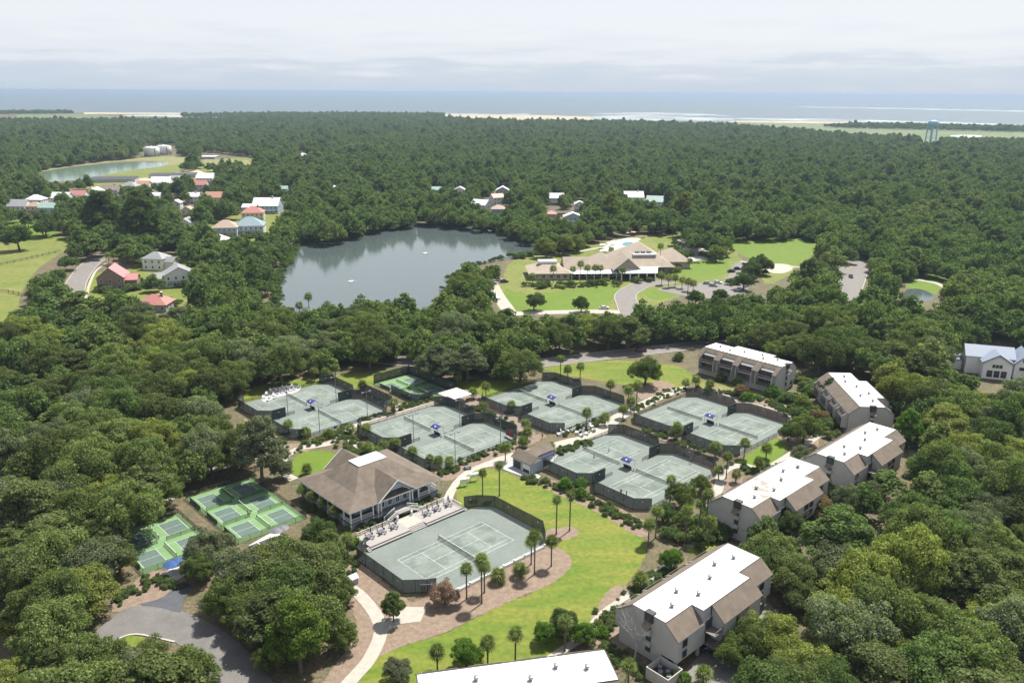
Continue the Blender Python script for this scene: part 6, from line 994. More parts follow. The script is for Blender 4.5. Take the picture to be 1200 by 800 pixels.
# ---------------------------------------------------------------- single trees one can tell apart
GRN, DRK, YEL, GRY, RED, BRT = (0.112, 0.142, 0.048), (0.080, 0.112, 0.042), (0.15, 0.172, 0.054), (0.138, 0.152, 0.092), (0.20, 0.145, 0.085), (0.095, 0.165, 0.034)
SINGLE = [
 ((45.4, 263.1, 6.2), 'round oak standing alone on lawn by the main road', GRN, 'oak'), ((84.6, 271.4, 3.4), 'leafy tree in front of balconied condominium', DRK, 'tall'), ((74.9, 252.7, 2.6), 'rusty shrub tree before balconied condominium', RED, 'oak'), ((101.2, 245.3, 3.5), 'dark tree against the slope of lengthways condominium', DRK, 'tall'), ((83.0, 215.4, 5.2), 'broad green tree between right hand courts and clean roof', GRN, 'oak'), ((79.1, 216.4, 3.4), 'smaller tree left of the broad green one', DRK, 'oak'), ((77.0, 200.7, 3.4), 'grey green shrub tree beside stained roof corner', GRY, 'oak'), ((92.2, 229.0, 3.0), 'rusty brown tree before lengthways condominium', RED, 'oak'), ((91.0, 240.8, 3.1), 'yellowish shrub tree left of lengthways condominium', YEL, 'oak'), ((111.2, 212.9, 4.3), 'bright green tree right of clean white roof', BRT, 'tall'),
 ((40.9, 176.7, 4.0), 'leafy tree beside centre right courts, main of the clump', GRN, 'oak'), ((35.2, 169.6, 2.9), 'tree at left of the clump beside centre right courts', DRK, 'oak'), ((47.1, 184.4, 2.9), 'tree at back of the clump beside centre right courts', GRN, 'oak'), ((33.4, 150.4, 2.8), 'bright dark shrub tree before far end of condominium by lawn', BRT, 'oak'), ((38.8, 165.7, 2.8), 'tree at front of the clump beside centre right courts', GRN, 'oak'),
 ((-21.9, 132.0, 2.4), 'upright young tree by the fork of the concrete path', GRN, 'tall'), ((-12.7, 137.6, 3.0), 'crepe myrtle with dull pink blossom at the show court gate', (0.26, 0.17, 0.14), 'oak'), ((-7.5, 119.2, 3.0), 'dark green bush on lawn above the bottom white roof', BRT, 'oak'), ((6.4, 125.9, 2.6), 'left dark bush of the mass by the lawn', BRT, 'oak'), ((9.9, 128.0, 3.3), 'big dark bush of the mass by the lawn', DRK, 'oak'), ((13.2, 125.9, 2.6), 'right dark bush of the mass by the lawn', BRT, 'oak'), ((-19.0, 115.4, 2.7), 'pale grey bush at bottom edge left of the white roof', GRY, 'oak'),
 ((-62.7, 150.8, 5.1), 'grey green oak leaning over the pickleball gap', GRY, 'oak'), ((-51.0, 139.2, 6.6), 'large grey green oak right of the asphalt drive', GRY, 'oak'), ((-41.9, 134.3, 5.6), 'oak in the middle of the lower left clump', GRN, 'oak'), ((-37.3, 147.7, 3.7), 'pine like tree by the near corner of terrace deck', GRN, 'tall'), ((-32.6, 137.4, 3.5), 'tree leaning on the path by the equipment shed', GRN, 'oak'), ((-35.8, 117.9, 5.5), 'bright green tree at bottom of lower left clump', (0.105, 0.150, 0.034), 'tall'), ((-45.2, 124.7, 4.1), 'oak shading the bend of the lower left road', GRY, 'oak'), ((-29.2, 123.9, 3.0), 'small tree by the concrete path', GRN, 'oak'), ((-53.4, 133.7, 5.0), 'oak overhanging the asphalt drive', GRN, 'oak'), ((-42.0, 158.5, 3.9), 'dark round tree at the near porch corner of clubhouse', DRK, 'oak'), ((-47.0, 149.5, 4.6), 'tree beside the navy parasols', GRN, 'oak'), ((-34.9, 132.9, 3.8), 'tree between path and lower left clump', DRK, 'oak'), ((-41.6, 118.1, 2.9), 'low tree at the bottom bend of the road', GRN, 'oak'),
 ((-80.1, 147.1, 4.4), 'oak covering the left edge of the lower pickleball pair', GRN, 'oak'), ((-63.0, 145.0, 3.8), 'oak beside the right blue parasol', GRN, 'oak'), ((-48.8, 129.1, 4.5), 'oak with shadow across the lower left road', GRN, 'oak'), ((-83.1, 174.6, 5.8), 'open crowned oak over the pale lane', GRN, 'oak'), ((-77.0, 192.0, 5.7), 'spreading oak above the three court pickleball group', GRN, 'oak'), ((-62.8, 187.8, 6.8), 'grey green tree left of the round lawn', GRY, 'tall'), ((-58.8, 191.5, 3.0), 'tree left of clubhouse porch palms', GRY, 'oak'),
 ((-52.5, 110.8, 5.8), 'oak hiding the road at the bottom left, right one', GRN, 'oak'), ((-59.9, 110.2, 5.6), 'oak hiding the road at the bottom left, middle one', GRY, 'oak'), ((-69.4, 112.9, 6.1), 'oak hiding the road at the bottom left, left one', GRN, 'oak'),
 ((-304.1, 500.2, 9.4), 'dark round tree at left edge of the paddock', DRK, 'oak'), ((-313.8, 548.2, 8.0), 'dark tree with shadow at far end of paddock', DRK, 'oak'), ((10.0, 361.8, 5.0), 'round oak on the resort lawn, left', DRK, 'oak'), ((31.1, 359.0, 4.6), 'round oak on the resort lawn, right', DRK, 'oak'), ((98.9, 378.7, 4.2), 'small round tree at front of resort car park', DRK, 'oak'), ((85.7, 373.7, 4.5), 'small round tree left at front of resort car park', DRK, 'oak'),
 ((126.9, 429.3, 6.2), 'oak in the row dividing resort car park from round plaza', DRK, 'oak'), ((136.1, 442.3, 6.9), 'far oak in the row dividing car park from round plaza', DRK, 'oak'), ((116.9, 405.4, 5.4), 'near oak in the row dividing car park from round plaza', DRK, 'oak'), ((120.2, 477.6, 6.2), 'yellow green tree at resort courtyard', YEL, 'oak'), ((127.6, 617.7, 9.3), 'yellow green tree behind the resort pool', (0.15, 0.17, 0.04), 'tall'), ((71.7, 604.6, 9.6), 'tall yellow green tree right of the lake', (0.14, 0.17, 0.04), 'tall'),
 ((-22.1, 374.7, 8.8), 'bushy tree on the right shore of lake below the resort', (0.12, 0.145, 0.036), 'oak'), ((-26.8, 357.0, 6.9), 'bushy tree on the lower right shore of lake', GRN, 'oak'), ((-11.2, 416.5, 4.9), 'tree at the tip of the right lake shore', GRN, 'oak'), ((20.1, 486.6, 7.7), 'round willowy tree at the lake narrows, left', YEL, 'oak'), ((31.0, 497.6, 7.9), 'round willowy tree at the lake narrows, middle', YEL, 'oak'), ((39.9, 505.9, 7.0), 'round willowy tree at the lake narrows, right', YEL, 'oak'), ((-235.8, 518.8, 13.3), 'tall dark pine beside the left house row', DRK, 'tall'), ((-266.7, 532.4, 12.7), 'tall dark pine nearest the mint green roof', DRK, 'tall'),
 ((38.9, 120.1, 3.3), 'oak overhanging the parking at bottom right, left part', GRN, 'oak'), ((43.4, 121.9, 5.0), 'broad oak overhanging the parking at bottom right', GRN, 'oak'), ((51.8, 145.2, 4.9), 'oak shading far end of condominium by the lawn', DRK, 'oak'), ((55.2, 163.0, 4.1), 'oak below stained roof condominium, left', DRK, 'oak'), ((62.1, 163.8, 4.1), 'oak below stained roof condominium, right', DRK, 'oak'), ((80.2, 173.5, 4.9), 'pale grey green oak below clean roof condominium', (0.13, 0.15, 0.09), 'oak'), ((72.1, 173.0, 3.5), 'rusty tree between stained and clean roofs', RED, 'oak'), ((86.7, 179.3, 3.7), 'pale oak right below clean roof condominium', (0.125, 0.14, 0.08), 'oak'),
]
for i, ((x, y, r_), lb, col, kd) in enumerate(SINGLE): oak('single_tree', lb, 'tree', (x, y), r_, r_ * (1.62 if kd == 'oak' else 2.7), col, None, kd, i * 7 + 3)
# bare tree by the condominium
def bare_tree(lbl, xy, h):
    t = thing('bare_tree', lbl, 'tree', (*xy, 0)); m = mat('bleached_bark', (0.4, 0.37, 0.35), nscale=3, namt=0.2); r = random.Random(2); MB().tube((0, 0, 0), (0.2, 0, h * .35), .16, .12, 7).build('trunk', m, t)
    for k in range(7):
        a = k * 0.9 + r.uniform(-.2, .2); b = MB(); p = Vector((0.2, 0, h * .33)); d = Vector((math.cos(a) * .55, math.sin(a) * .55, .8)).normalized(); q = p + d * h * .4; b.tube(p, q, .07, .035, 5)
        for j in range(5):
            e = q - d * h * .25 * r.random(); f = e + (d + Vector((r.uniform(-.8, .8), r.uniform(-.8, .8), r.uniform(0, .5)))).normalized() * h * .28; b.tube(e, f, .03, .012, 4)
            for _ in range(3): g = e + (f - e) * r.uniform(.3, 1); b.tube(g, g + (d + Vector((r.uniform(-1, 1), r.uniform(-1, 1), r.uniform(-.2, .6)))).normalized() * h * .13, .013, .006, 3)
        b.build('branch', m, t)
bare_tree('leafless pale tree before the end wall of condominium by the lawn', (21.88, 121.74), 10.5)
# ---------------------------------------------------------------- shrubs
SHK = 0
def shrub(lbl, xy, r, col, grp='clipped shrubs', hs=1.0):
    global SHK
    SHK += 1; o = inst('shrub', SHRUB[SHK % 4], None, (*xy, 0.02), SHK * 1.7, (r, r, r * hs)); o.color = (*col, 1); return tag(o, lbl, 'shrub', grp)
for i, (xy, r, col, lb) in enumerate((((13.7, 186.58), 1.9, BRT, 'round dark shrub at lawn edge below hut, left'), ((17.6, 187.09), 1.7, BRT, 'round dark shrub at lawn edge below hut, right'), ((17.21, 182.08), 1.6, BRT, 'round shrub in front of the dark pair below hut'), ((-75.74, 226.22), 1.6, BRT, 'green ball shrub at near corner of upper left courts, left'), ((-73.6, 222.39), 1.5, BRT, 'green ball shrub at near corner of upper left courts, right'), ((-59.19, 217.6), 1.9, YEL, 'loose shrub on path bend, left'), ((-52.34, 217.7), 1.6, YEL, 'loose shrub on path bend, right'), ((-34.25, 158.54), 1.5, BRT, 'shrub at near corner of terrace deck'),
    ((17.61, 132.39), 1.0, DRK, 'dark ball shrub by bottom right condominium, first'), ((16.36, 131.09), 0.9, YEL, 'ochre ball shrub by bottom right condominium'), ((16.76, 128.83), 1.1, BRT, 'green ball shrub by bottom right condominium, upper'), ((15.75, 128.07), 0.9, YEL, 'yellow ball shrub by bottom right condominium'), ((17.26, 127.6), 1.0, BRT, 'green ball shrub by bottom right condominium, lower'), ((27.32, 116.32), 1.2, BRT, 'round shrub at the plant enclosure, left'), ((29.08, 115.7), 1.3, BRT, 'round shrub at the plant enclosure, right'), ((77.72, 264.51), 2.2, BRT, 'clipped green hedge mound before balconied condominium, left'), ((85.65, 253.09), 2.4, BRT, 'clipped green hedge mound before balconied condominium, right'), ((72.41, 267.9), 1.8, DRK, 'purple dark shrub before balconied condominium'), ((75.3, 249.02), 1.6, BRT, 'bright shrub at far fence of right hand courts, left'), ((77.52, 249.06), 1.6, BRT, 'bright shrub at far fence of right hand courts, right'), ((61.98, 290.41), 2.0, DRK, 'flat dark shrub on lawn by main road'))): shrub(lb, xy, r, col)
# uncounted bedding plants: one object, small clumps on points
def bed_points(lines, n, seed, spread=1.0):
    r = random.Random(seed); P = []
    for pts, cnt in lines:
        seg = list(zip(pts[:-1], pts[1:])); L_ = [math.dist(a, b) for a, b in seg]
        for _ in range(cnt):
            k = r.choices(range(len(seg)), L_)[0]; f = r.random(); a, b = seg[k]; P.append((a[0] + (b[0] - a[0]) * f + r.gauss(0, spread), a[1] + (b[1] - a[1]) * f + r.gauss(0, spread)))
    return P
BED = bed_points([([(2.82, 191.2), (11.01, 188.43), (20.85, 178.62), (29.62, 168.09)], 150), ([(-40.47, 204.56), (-47.38, 210.07), (-36.56, 201.91), (-31.24, 196.75)], 60), ([(-50.14, 217.73), (-44.25, 212.43), (-37.17, 205.7)], 60), ([(-57.55, 212.84), (-49.41, 220.2)], 40), ([(-20.67, 191.89), (-15.54, 196.95), (-13.45, 199.56)], 50), ([(-12.47, 202.22), (-2.21, 210.09), (3.08, 216.63)], 60), ([(9.47, 204.66), (14.37, 209.17), (22.0, 215.08)], 70), ([(13.82, 221.07), (22.99, 226.3), (27.35, 231.69)], 40), ([(37.4, 238.8), (50.63, 253.34), (57.39, 259.13)], 50), ([(-42.48, 216.01), (-47.93, 218.98), (-50.43, 225.28)], 30), ([(-47.63, 229.27), (-41.68, 233.78), (-34.69, 240.26), (-26.16, 249.02)], 60), ([(63.32, 260.05), (73.39, 254.49), (82.85, 248.37), (89.02, 233.94)], 160), ([(83.09, 244.6), (87.71, 233.92), (87.09, 220.83)], 70), ([(-76.79, 137.74), (-74.54, 142.06), (-71.54, 145.07), (-66.92, 142.13)], 60), ([(-35.6, 165.85), (-31.26, 168.99), (-26.11, 174.7), (-18.64, 181.66)], 80), ([(22.96, 140.07), (27.63, 143.02), (32.03, 148.55)], 60), ([(16.15, 130.58), (19.63, 133.2), (22.52, 136.71)], 50), ([(-14.65, 240.93), (-6.47, 236.03), (0.14, 224.69)], 60), ([(39.03, 223.31), (46.67, 217.21), (52.13, 208.54)], 60), ([(59.5, 200.48), (62.65, 195.38), (68.66, 200.59)], 40), ([(-74.65, 221.74), (-64.74, 212.74), (-58.8, 208.22)], 50), ([(6.5, 417.46), (21.49, 406.16), (52.79, 414.63)], 70), ([(62.75, 422.88), (74.45, 440.08), (82.21, 458.52)], 40), ([(98.75, 468.63), (121.08, 479.32), (128.79, 490.02)], 30), ([(15.55, 124.46), (19.69, 121.05), (21.46, 117.76)], 50), ([(-37.97, 158.5), (-34.78, 151.74), (-33.15, 147.92)], 40), ([(-48.52, 176.97), (-44.45, 171.63), (-39.28, 165.81)], 40)], 0, 3, 1.1)
LAKEB = bed_points([(LAKE + [LAKE[0]], 420)], 0, 5, 1.6)
BED2 = bed_points([([(-201.8, 391.68), (-191.88, 390.12), (-186.27, 401.2), (-188.93, 420.7)], 40), ([(-172.03, 363.93), (-161.08, 361.07), (-157.08, 370.6)], 25), ([(-177.98, 407.09), (-166.51, 405.45), (-170.41, 427.39)], 25), ([(-203.37, 545.87), (-183.56, 546.5), (-166.02, 557.3)], 30), ([(86.14, 254.69), (91.41, 241.04), (90.21, 224.02), (100.33, 232.73)], 60), ([(123.11, 248.98), (121.28, 233.03), (113.44, 209.33)], 40), ([(97.93, 269.2), (101.78, 263.19), (98.93, 248.61)], 30), ([(37.68, 159.28), (44.98, 166.71), (49.84, 174.72)], 25), ([(75.26, 193.05), (77.97, 188.28), (81.63, 183.72)], 30), ([(-0.26, 478.51), (10.08, 492.04), (43.02, 515.7)], 40), ([(65.0, 422.93), (90.2, 449.44), (103.9, 494.72), (107.04, 539.25)], 60), ([(114.44, 414.17), (136.84, 446.13), (140.65, 435.27)], 20), ([(103.9, 494.72), (118.39, 489.73), (133.63, 509.61)], 30), ([(6.39, 409.62), (26.05, 410.09), (55.25, 416.66)], 30)], 0, 8, 2.0)

NOAK = 232; HAZE = 0.00009
FAR_SAMPLES = []
for q in range(7):
    x, y = [(-330, 540), (-345, 548), (-320, 556), (-352, 562), (-338, 571), (-322, 580), (-350, 588)][q]
    t = oak('woodland_tree', ['broad', 'rounded', 'spreading', 'low', 'slender', 'tall', 'narrow'][q] + f' woodland tree beyond the upper left field, {q + 1} of seven', 'tree', (x, y), 6.0 if q < 4 else 4.6, 9.7 if q < 4 else 12.2, (1, 1, 1), 'woodland trees beyond the field', 'oak' if q < 4 else 'tall', q, FAR[q]); FAR_SAMPLES.append(t_crown[t.name])

# ---------------------------------------------------------------- the woods
CLEAR = [[(-85.97, 239.87), (-76.26, 255.38), (-64.08, 271.01), (-38.7, 282.69), (-23.14, 262.89), (-11.9, 271.87), (0.08, 263.26), (12.12, 274.09), (18.88, 286.64), (28.05, 283.84), (40.9, 287.02), (60.14, 273.06), (69.19, 273.21), (75.46, 297.94), (77.95, 314.79), (104.39, 285.15), (103.94, 273.79), (112.96, 279.51), (121.72, 276.84), (121.8, 242.95), (114.8, 229.57), (110.06, 234.24), (113.67, 218.12), (103.07, 198.42), (86.65, 188.38), (83.02, 193.15), (77.2, 181.44), (68.14, 174.93), (59.22, 175.66), (53.62, 169.91), (47.0, 168.66), (50.35, 185.63), (46.48, 192.7), (42.81, 196.65), (30.57, 174.51), (29.22, 162.8), (31.12, 159.22), (34.84, 154.09), (49.22, 160.47), (52.68, 150.98), (49.93, 140.32), (40.0, 130.79), (39.71, 122.35), (34.12, 115.74), (31.6, 107.82), (-15.95, 107.47), (-29.49, 107.36), (-24.78, 115.28), (-23.68, 121.82), (-26.54, 139.61), (-32.99, 151.76), (-39.08, 163.93), (-53.32, 182.15), (-54.61, 191.48), (-60.86, 207.06), (-68.47, 217.48)],
         [(-84.35, 158.02), (-81.72, 167.27), (-75.21, 173.33), (-78.2, 179.65), (-68.35, 189.86), (-50.14, 173.6), (-56.48, 161.17), (-64.23, 166.3), (-66.97, 154.75), (-66.93, 149.81), (-71.69, 147.54), (-75.93, 151.33)], [(-73.3, 128.54), (-73.82, 136.66), (-72.0, 142.08), (-65.17, 145.14), (-62.22, 134.32), (-55.01, 129.96), (-47.58, 123.93), (-39.52, 115.16), (-34.9, 107.32), (-42.33, 107.27), (-47.66, 115.1), (-61.21, 125.71), (-68.08, 127.35)],
         [(12.26, 277.82), (12.91, 294.71), (39.73, 303.81), (76.66, 313.59), (68.79, 292.58), (30.97, 281.95)], [(-86.91, 242.79), (-86.19, 260.19), (-67.33, 268.27), (-64.8, 257.2), (-80.55, 241.41)], [(-139.75, 531.59), (-133.45, 487.93), (-128.1, 443.72), (-122.09, 402.73), (-111.55, 368.41), (-97.41, 362.45), (-89.31, 378.68), (-69.69, 382.5), (-52.92, 379.5), (-37.49, 366.87), (-34.97, 383.29), (-32.36, 420.52), (-26.87, 457.98), (-5.34, 480.96), (15.5, 500.47), (16.34, 530.11), (1.92, 545.74), (-9.46, 576.75), (-27.94, 598.99), (-51.3, 610.3), (-72.9, 609.5), (-92.64, 588.97), (-102.81, 559.36), (-120.36, 532.19)], [(848.8, 1749.4), (1580.5, 3283.3), (1645.2, 3294.2), (882.2, 1752.5)],
         [(-339.78, 504.26), (-375.8, 632.8), (-295.64, 546.27), (-279.2, 506.07), (-266.8, 453.9), (-238.6, 387.27), (-219.73, 347.93), (-237.91, 344.69)], [(-215.69, 387.8), (-238.59, 436.4), (-249.25, 476.71), (-246.9, 504.14), (-235.44, 471.95), (-218.09, 419.97), (-202.71, 397.1), (-199.94, 371.27)],
         [(-10.75, 397.96), (-4.65, 421.21), (4.52, 447.2), (5.8, 478.68), (49.53, 528.01), (84.88, 583.61), (115.55, 584.63), (109.62, 523.7), (126.82, 482.06), (152.11, 560.66), (211.33, 555.72), (168.02, 465.62), (136.23, 420.64), (119.62, 401.02), (94.87, 386.24), (70.88, 390.9), (52.85, 356.59), (38.99, 363.85), (1.46, 354.03), (-7.44, 380.53)],
         [(162.83, 396.58), (193.8, 471.22), (212.76, 487.08), (179.72, 409.94), (161.54, 387.75)], [(188.45, 384.94), (214.94, 437.15), (235.13, 444.21), (219.64, 414.76), (201.76, 381.87), (189.38, 381.59)], [(170.63, 299.64), (195.75, 319.39), (200.02, 303.42), (180.28, 270.54), (163.86, 269.38)],
         [(-540.1, 942.1), (-592.5, 1071.6), (-584.6, 1167.5), (-552.9, 1265.9), (-499.2, 1287.4), (-453.8, 1161.7), (-459.1, 1080.0), (-471.5, 936.2), (-494.3, 889.4)], [(-467.0, 927.0), (-445.9, 998.8), (-391.0, 1059.4), (-367.2, 982.0), (-393.2, 877.5), (-439.8, 875.2)], [(-569.0, 1282.2), (-668.1, 1528.2), (-614.2, 1533.0), (-517.0, 1286.1)], [(-467.9, 1238.2), (-464.0, 1346.0), (-386.5, 1260.9), (-354.8, 1139.7), (-418.4, 1135.6)]] + HOUSE_CLEAR
CLEARN = [np.array(c) for c in CLEAR]
def inside(px, py, poly):
    x0, y0 = poly[:, 0], poly[:, 1]; x1, y1 = np.roll(x0, -1), np.roll(y0, -1); res = np.zeros(len(px), bool)
    bb = (px > x0.min()) & (px < x0.max()) & (py > y0.min()) & (py < y0.max()); k = np.where(bb)[0]
    if len(k) == 0: return res
    a, b = px[k], py[k]; c = np.zeros(len(k), bool)
    for i in range(len(x0)): c ^= ((y0[i] > b) != (y1[i] > b)) & (a < (x1[i] - x0[i]) * (b - y0[i]) / (y1[i] - y0[i] + 1e-12) + x0[i])
    res[k] = c; return res
def visible_over_clear(X, Y, rad, h, polys, k=0.78):
    """does a crown stand on, or hide from the drone's view, any open ground?"""
    bad = np.zeros(len(X), bool); d = np.hypot(X, Y); ux, uy = X / d, Y / d
    for fz, fr, fl in ((0.97, 0, 0.3), (0.55, k, 0), (0.55, -k, 0), (0.22, 0, -0.7), (0.22, 0.7 * k, 0), (0.22, -0.7 * k, 0), (0.85, 0.5 * k, 0), (0.85, -0.5 * k, 0), (0.5, 0, 0)):
        s = CAM_H / (CAM_H - fz * h); x = (X + fr * rad * uy + fl * rad * ux) * s; y = (Y - fr * rad * ux + fl * rad * uy) * s
        for p in polys: bad |= inside(x, y, p)
    return bad
def scatter(y0, y1, step, rr, hh, polys, seed, k=0.78, edge=0.66):
    r = np.random.default_rng(seed); xs, ys = [], []; y = y0; row = 0
    while y < y1:
        hw = y * edge + 25; n = int(2 * hw / step); x = -hw + (np.arange(n) + 0.5 * (row % 2)) * step; xs.append(x + r.normal(0, step * 0.2, n)); ys.append(y + r.normal(0, step * 0.2, n)); y += step * 0.87; row += 1
    X, Y = np.concatenate(xs), np.concatenate(ys); rad = r.uniform(*rr, len(X)); h = rad * r.uniform(*hh, len(X)); ok = ~visible_over_clear(X, Y, rad, h, polys, k)
    return X[ok], Y[ok], rad[ok], h[ok]
SHORE_NP = np.array([(-5500, 7400), (-5500, -1500), (5500, -1500), (5500, 3600)] + shore[::-1])
WOOD = np.array([(-5500, -1500), (5500, -1500), (5500, 1500)] + [(1140.2, 1635.0), (1052.8, 1738.4), (884.0, 1752.7), (767.7, 1906.5), (726.0, 2191.3), (652.9, 2508.3), (427.0, 2677.0), (273.4, 2758.0), (106.4, 2740.4), (-117.5, 2824.6), (-251.1, 3071.0), (-545.8, 3171.2), (-628.0, 3104.6), (-1016.6, 2722.2), (-1278.9, 2641.2), (-1529.9, 2528.0), (-1627.2, 2443.9)] + [(-5500, 2500)])
A = scatter(96, 330, 8.8, (4.2, 8.8), (1.25, 1.95), CLEARN, 3)
B2 = scatter(330, 640, 10.5, (5.5, 8.2), (1.4, 1.9), CLEARN, 4)
X, Y, rad, h = (np.concatenate(q) for q in zip(A, B2)); app = rad / np.sqrt(X * X + Y * Y + 95 ** 2)
# only trees the camera frame can see something of
vis = (np.abs(X) < Y * 0.64 + 12) & (Y > 100); X, Y, rad, h, app = X[vis], Y[vis], rad[vis], h[vis], app[vis]
order = np.argsort(-app); NEAR = order[:NOAK]; REST = order[NOAK:]
def zone(x, y):
    if y > 300: return 'beyond the main road' if x > -60 else 'by the upper left road'
    if x < -40: return 'left of the clubhouse' if y > 175 else 'near the pickleball courts'
    if x < 40: return 'along the courts'
    return 'right of the condominiums'
zs = {}
for i in NEAR: zs.setdefault(zone(X[i], Y[i]), []).append(i)
TONES = [((0.104, 0.125, 0.05), 'dark green'), ((0.122, 0.152, 0.055), 'mid green'), ((0.168, 0.188, 0.055), 'yellow green'), ((0.135, 0.156, 0.088), 'grey green'), ((0.092, 0.13, 0.046), 'deep green')]
r = random.Random(5)
for zn, ids in zs.items():
    ids.sort(key=lambda i: Y[i]); rows = [ids[k:k + 9] for k in range(0, len(ids), 9)]
    for ri, row in enumerate(rows):
        row.sort(key=lambda i: X[i] / Y[i])
        for ci, i in enumerate(row):
            col, tn = TONES[r.choices(range(5), (30, 28, 13, 17, 12))[0]]; jj = r.uniform(0.78, 1.24)
            oak('live_oak', f'{tn} oak {zn}, {nth(ci + 1)} from left in {nth(ri + 1)} row', 'tree', (X[i], Y[i]), rad[i], h[i], [c * jj for c in col], 'live oaks around the courts', 'oak' if r.random() < 0.86 else 'tall', r.randrange(1000))
# beyond those: woodland nobody could count, crowns instanced on points
C1 = scatter(640, 1300, 9.5, (4.6, 7.2), (1.5, 2.3), CLEARN, 6, edge=0.68); C2 = scatter(1300, 4700, 13.5, (5.2, 8.0), (1.2, 1.9), CLEARN, 7, edge=0.70)
k2 = inside(C2[0], C2[1], WOOD) & inside(C2[0], C2[1], SHORE_NP)
C3 = scatter(1500, 7000, 15, (5, 8), (1.0, 1.6), [], 8, edge=0.72)
STR = [np.array(q) for q in ([(-2199.4, 3313.0), (-2042.8, 3384.8), (-1830.2, 3539.7), (-1948.0, 3754.6), (-2078.9, 3692.5), (-2365.7, 3565.7)], [(-1320.8, 3379.9), (-1084.6, 3587.4), (-750.6, 3715.7), (-301.8, 3695.5), (-262.6, 3211.9), (-659.0, 3259.4), (-1196.8, 3084.0)], [(931.5, 2545.8), (1088.3, 2715.0), (1337.2, 2666.6), (1498.1, 2486.4), (1590.8, 2292.8), (1440.1, 2072.9), (1367.3, 2266.6), (1189.6, 2368.8), (985.4, 2455.6)])]
k3 = np.zeros(len(C3[0]), bool)
for q in STR: k3 |= inside(C3[0], C3[1], q)
FX = np.concatenate([X[REST], C1[0], C2[0][k2], C3[0][k3]]); FY = np.concatenate([Y[REST], C1[1], C2[1][k2], C3[1][k3]]); FR = np.concatenate([rad[REST], C1[2], C2[2][k2], C3[2][k3]]); FH = np.concatenate([h[REST], C1[3], C2[3][k2], C3[3][k3]])
FH = FH * np.where(np.random.default_rng(77).random(len(FH)) < 0.14, 1.28, 1.0)
print('near trees', len(NEAR), 'woodland', len(FX))
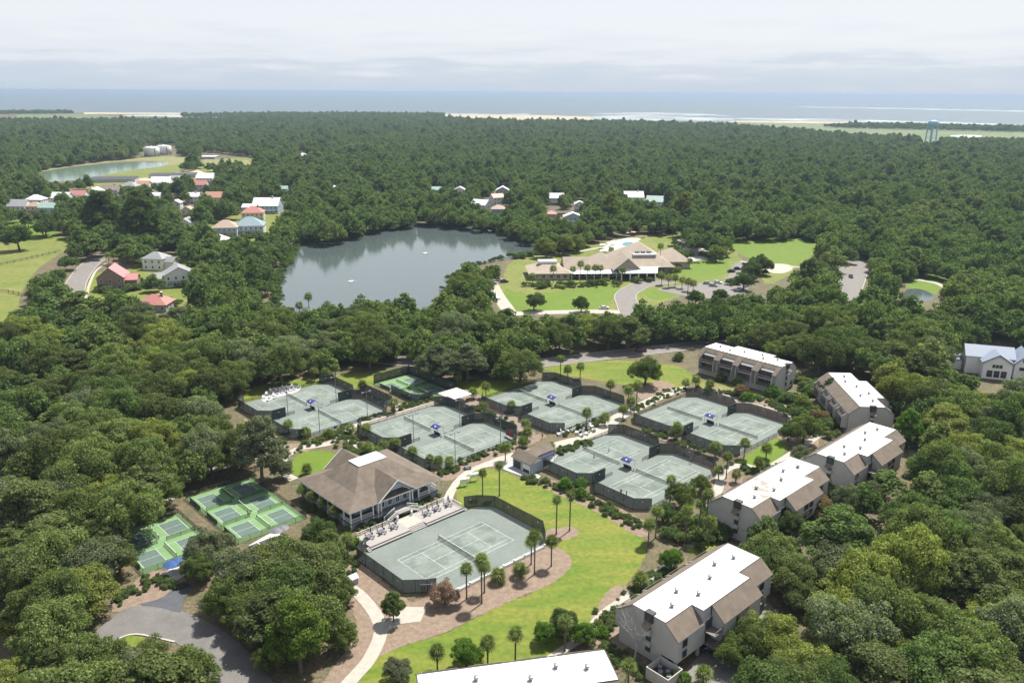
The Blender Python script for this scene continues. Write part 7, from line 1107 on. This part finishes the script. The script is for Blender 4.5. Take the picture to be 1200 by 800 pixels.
def stuff_points(name, label, cat, X, Y, scl, idx, objs, seed):
    """one object: crowns of standing plants instanced on points"""
    r = np.random.default_rng(seed); n = len(X); pm = bpy.data.meshes.new(name); pm.vertices.add(n); pm.vertices.foreach_set('co', np.stack([X, Y, np.zeros(n)], 1).astype(np.float32).ravel())
    pm.attributes.new('scl', 'FLOAT_VECTOR', 'POINT').data.foreach_set('vector', scl.astype(np.float32).ravel())
    pm.attributes.new('rot', 'FLOAT', 'POINT').data.foreach_set('value', r.uniform(0, 6.28, n).astype(np.float32)); pm.attributes.new('idx', 'INT', 'POINT').data.foreach_set('value', idx.astype(np.int32))
    o = bpy.data.objects.new(name, pm); link(o); tag(o, label, cat, None, 'stuff')
    ng = bpy.data.node_groups.new(name, 'GeometryNodeTree'); ng.interface.new_socket('Geometry', in_out='INPUT', socket_type='NodeSocketGeometry'); ng.interface.new_socket('Geometry', in_out='OUTPUT', socket_type='NodeSocketGeometry')
    gi, go = ng.nodes.new('NodeGroupInput'), ng.nodes.new('NodeGroupOutput'); gj = ng.nodes.new('GeometryNodeGeometryToInstance')
    def na(a, dt):
        q = ng.nodes.new('GeometryNodeInputNamedAttribute'); q.data_type = dt; q.inputs['Name'].default_value = a; return q.outputs['Attribute']
    for ob in reversed(objs):
        q = ng.nodes.new('GeometryNodeObjectInfo'); q.inputs['Object'].default_value = ob; q.inputs['As Instance'].default_value = True; q.transform_space = 'ORIGINAL'; ng.links.new(q.outputs['Geometry'], gj.inputs[0])
    ip = ng.nodes.new('GeometryNodeInstanceOnPoints'); ip.inputs['Pick Instance'].default_value = True
    cx = ng.nodes.new('ShaderNodeCombineXYZ'); ng.links.new(na('rot', 'FLOAT'), cx.inputs['Z'])
    for a, b in ((gi.outputs[0], ip.inputs['Points']), (gj.outputs[0], ip.inputs['Instance']), (na('idx', 'INT'), ip.inputs['Instance Index']), (cx.outputs[0], ip.inputs['Rotation']), (na('scl', 'FLOAT_VECTOR'), ip.inputs['Scale']), (ip.outputs[0], go.inputs[0])): ng.links.new(a, b)
    o.modifiers.new(name, 'NODES').node_group = ng; return o
rr = np.random.default_rng(9); idx = np.where(rr.random(len(FX)) < np.where(FY > 640, 0.45, 0.15), rr.integers(4, 7, len(FX)), rr.integers(0, 4, len(FX)))
brad = np.where(idx < 4, 6.0, 4.6); bh_ = np.where(idx < 4, 9.6, 13.0)
stuff_points('woodland', 'dense dark green woodland stretching to the shore', 'woodland', FX, FY, np.stack([FR / brad, FR / brad, np.where(idx < 4, FH, FH * 1.18) / bh_], 1), idx, FAR_SAMPLES, 9)
for nm, lb, pts, s0, s1 in (('bedding_plants', 'low mixed bedding plants along paths and fences', BED, 0.045, 0.12), ('lakeside_scrub', 'low scrub fringing the lake shore', LAKEB, 0.12, 0.32), ('garden_scrub', 'loose garden scrub between the condominiums', BED2, 0.16, 0.36)):
    q = np.array(pts); k = len(q); z = rr.uniform(s0, s1, k); stuff_points(nm, lb, 'plants', q[:, 0], q[:, 1], np.stack([z * 1.3, z * 1.3, z], 1), rr.integers(0, 4, k), FAR_SAMPLES[:4], 12)
# ---------------------------------------------------------------- the air: light summer haze
if HAZE > 0:
    hz = MB().box(-59000, 59000, -3000, 69000, -2.5, CAM_H + 6).build('haze', None); tag(hz, 'thin pale summer haze', None, None, 'stuff')
    m = bpy.data.materials.new('haze'); m.use_nodes = True; t = m.node_tree; t.nodes.clear(); o = t.nodes.new('ShaderNodeOutputMaterial'); pv = t.nodes.new('ShaderNodeVolumePrincipled')
    pv.inputs['Color'].default_value = (0.42, 0.535, 0.69, 1); pv.inputs['Density'].default_value = HAZE; pv.inputs['Anisotropy'].default_value = 0.2; t.links.new(pv.outputs[0], o.inputs['Volume']); hz.data.materials.append(m)
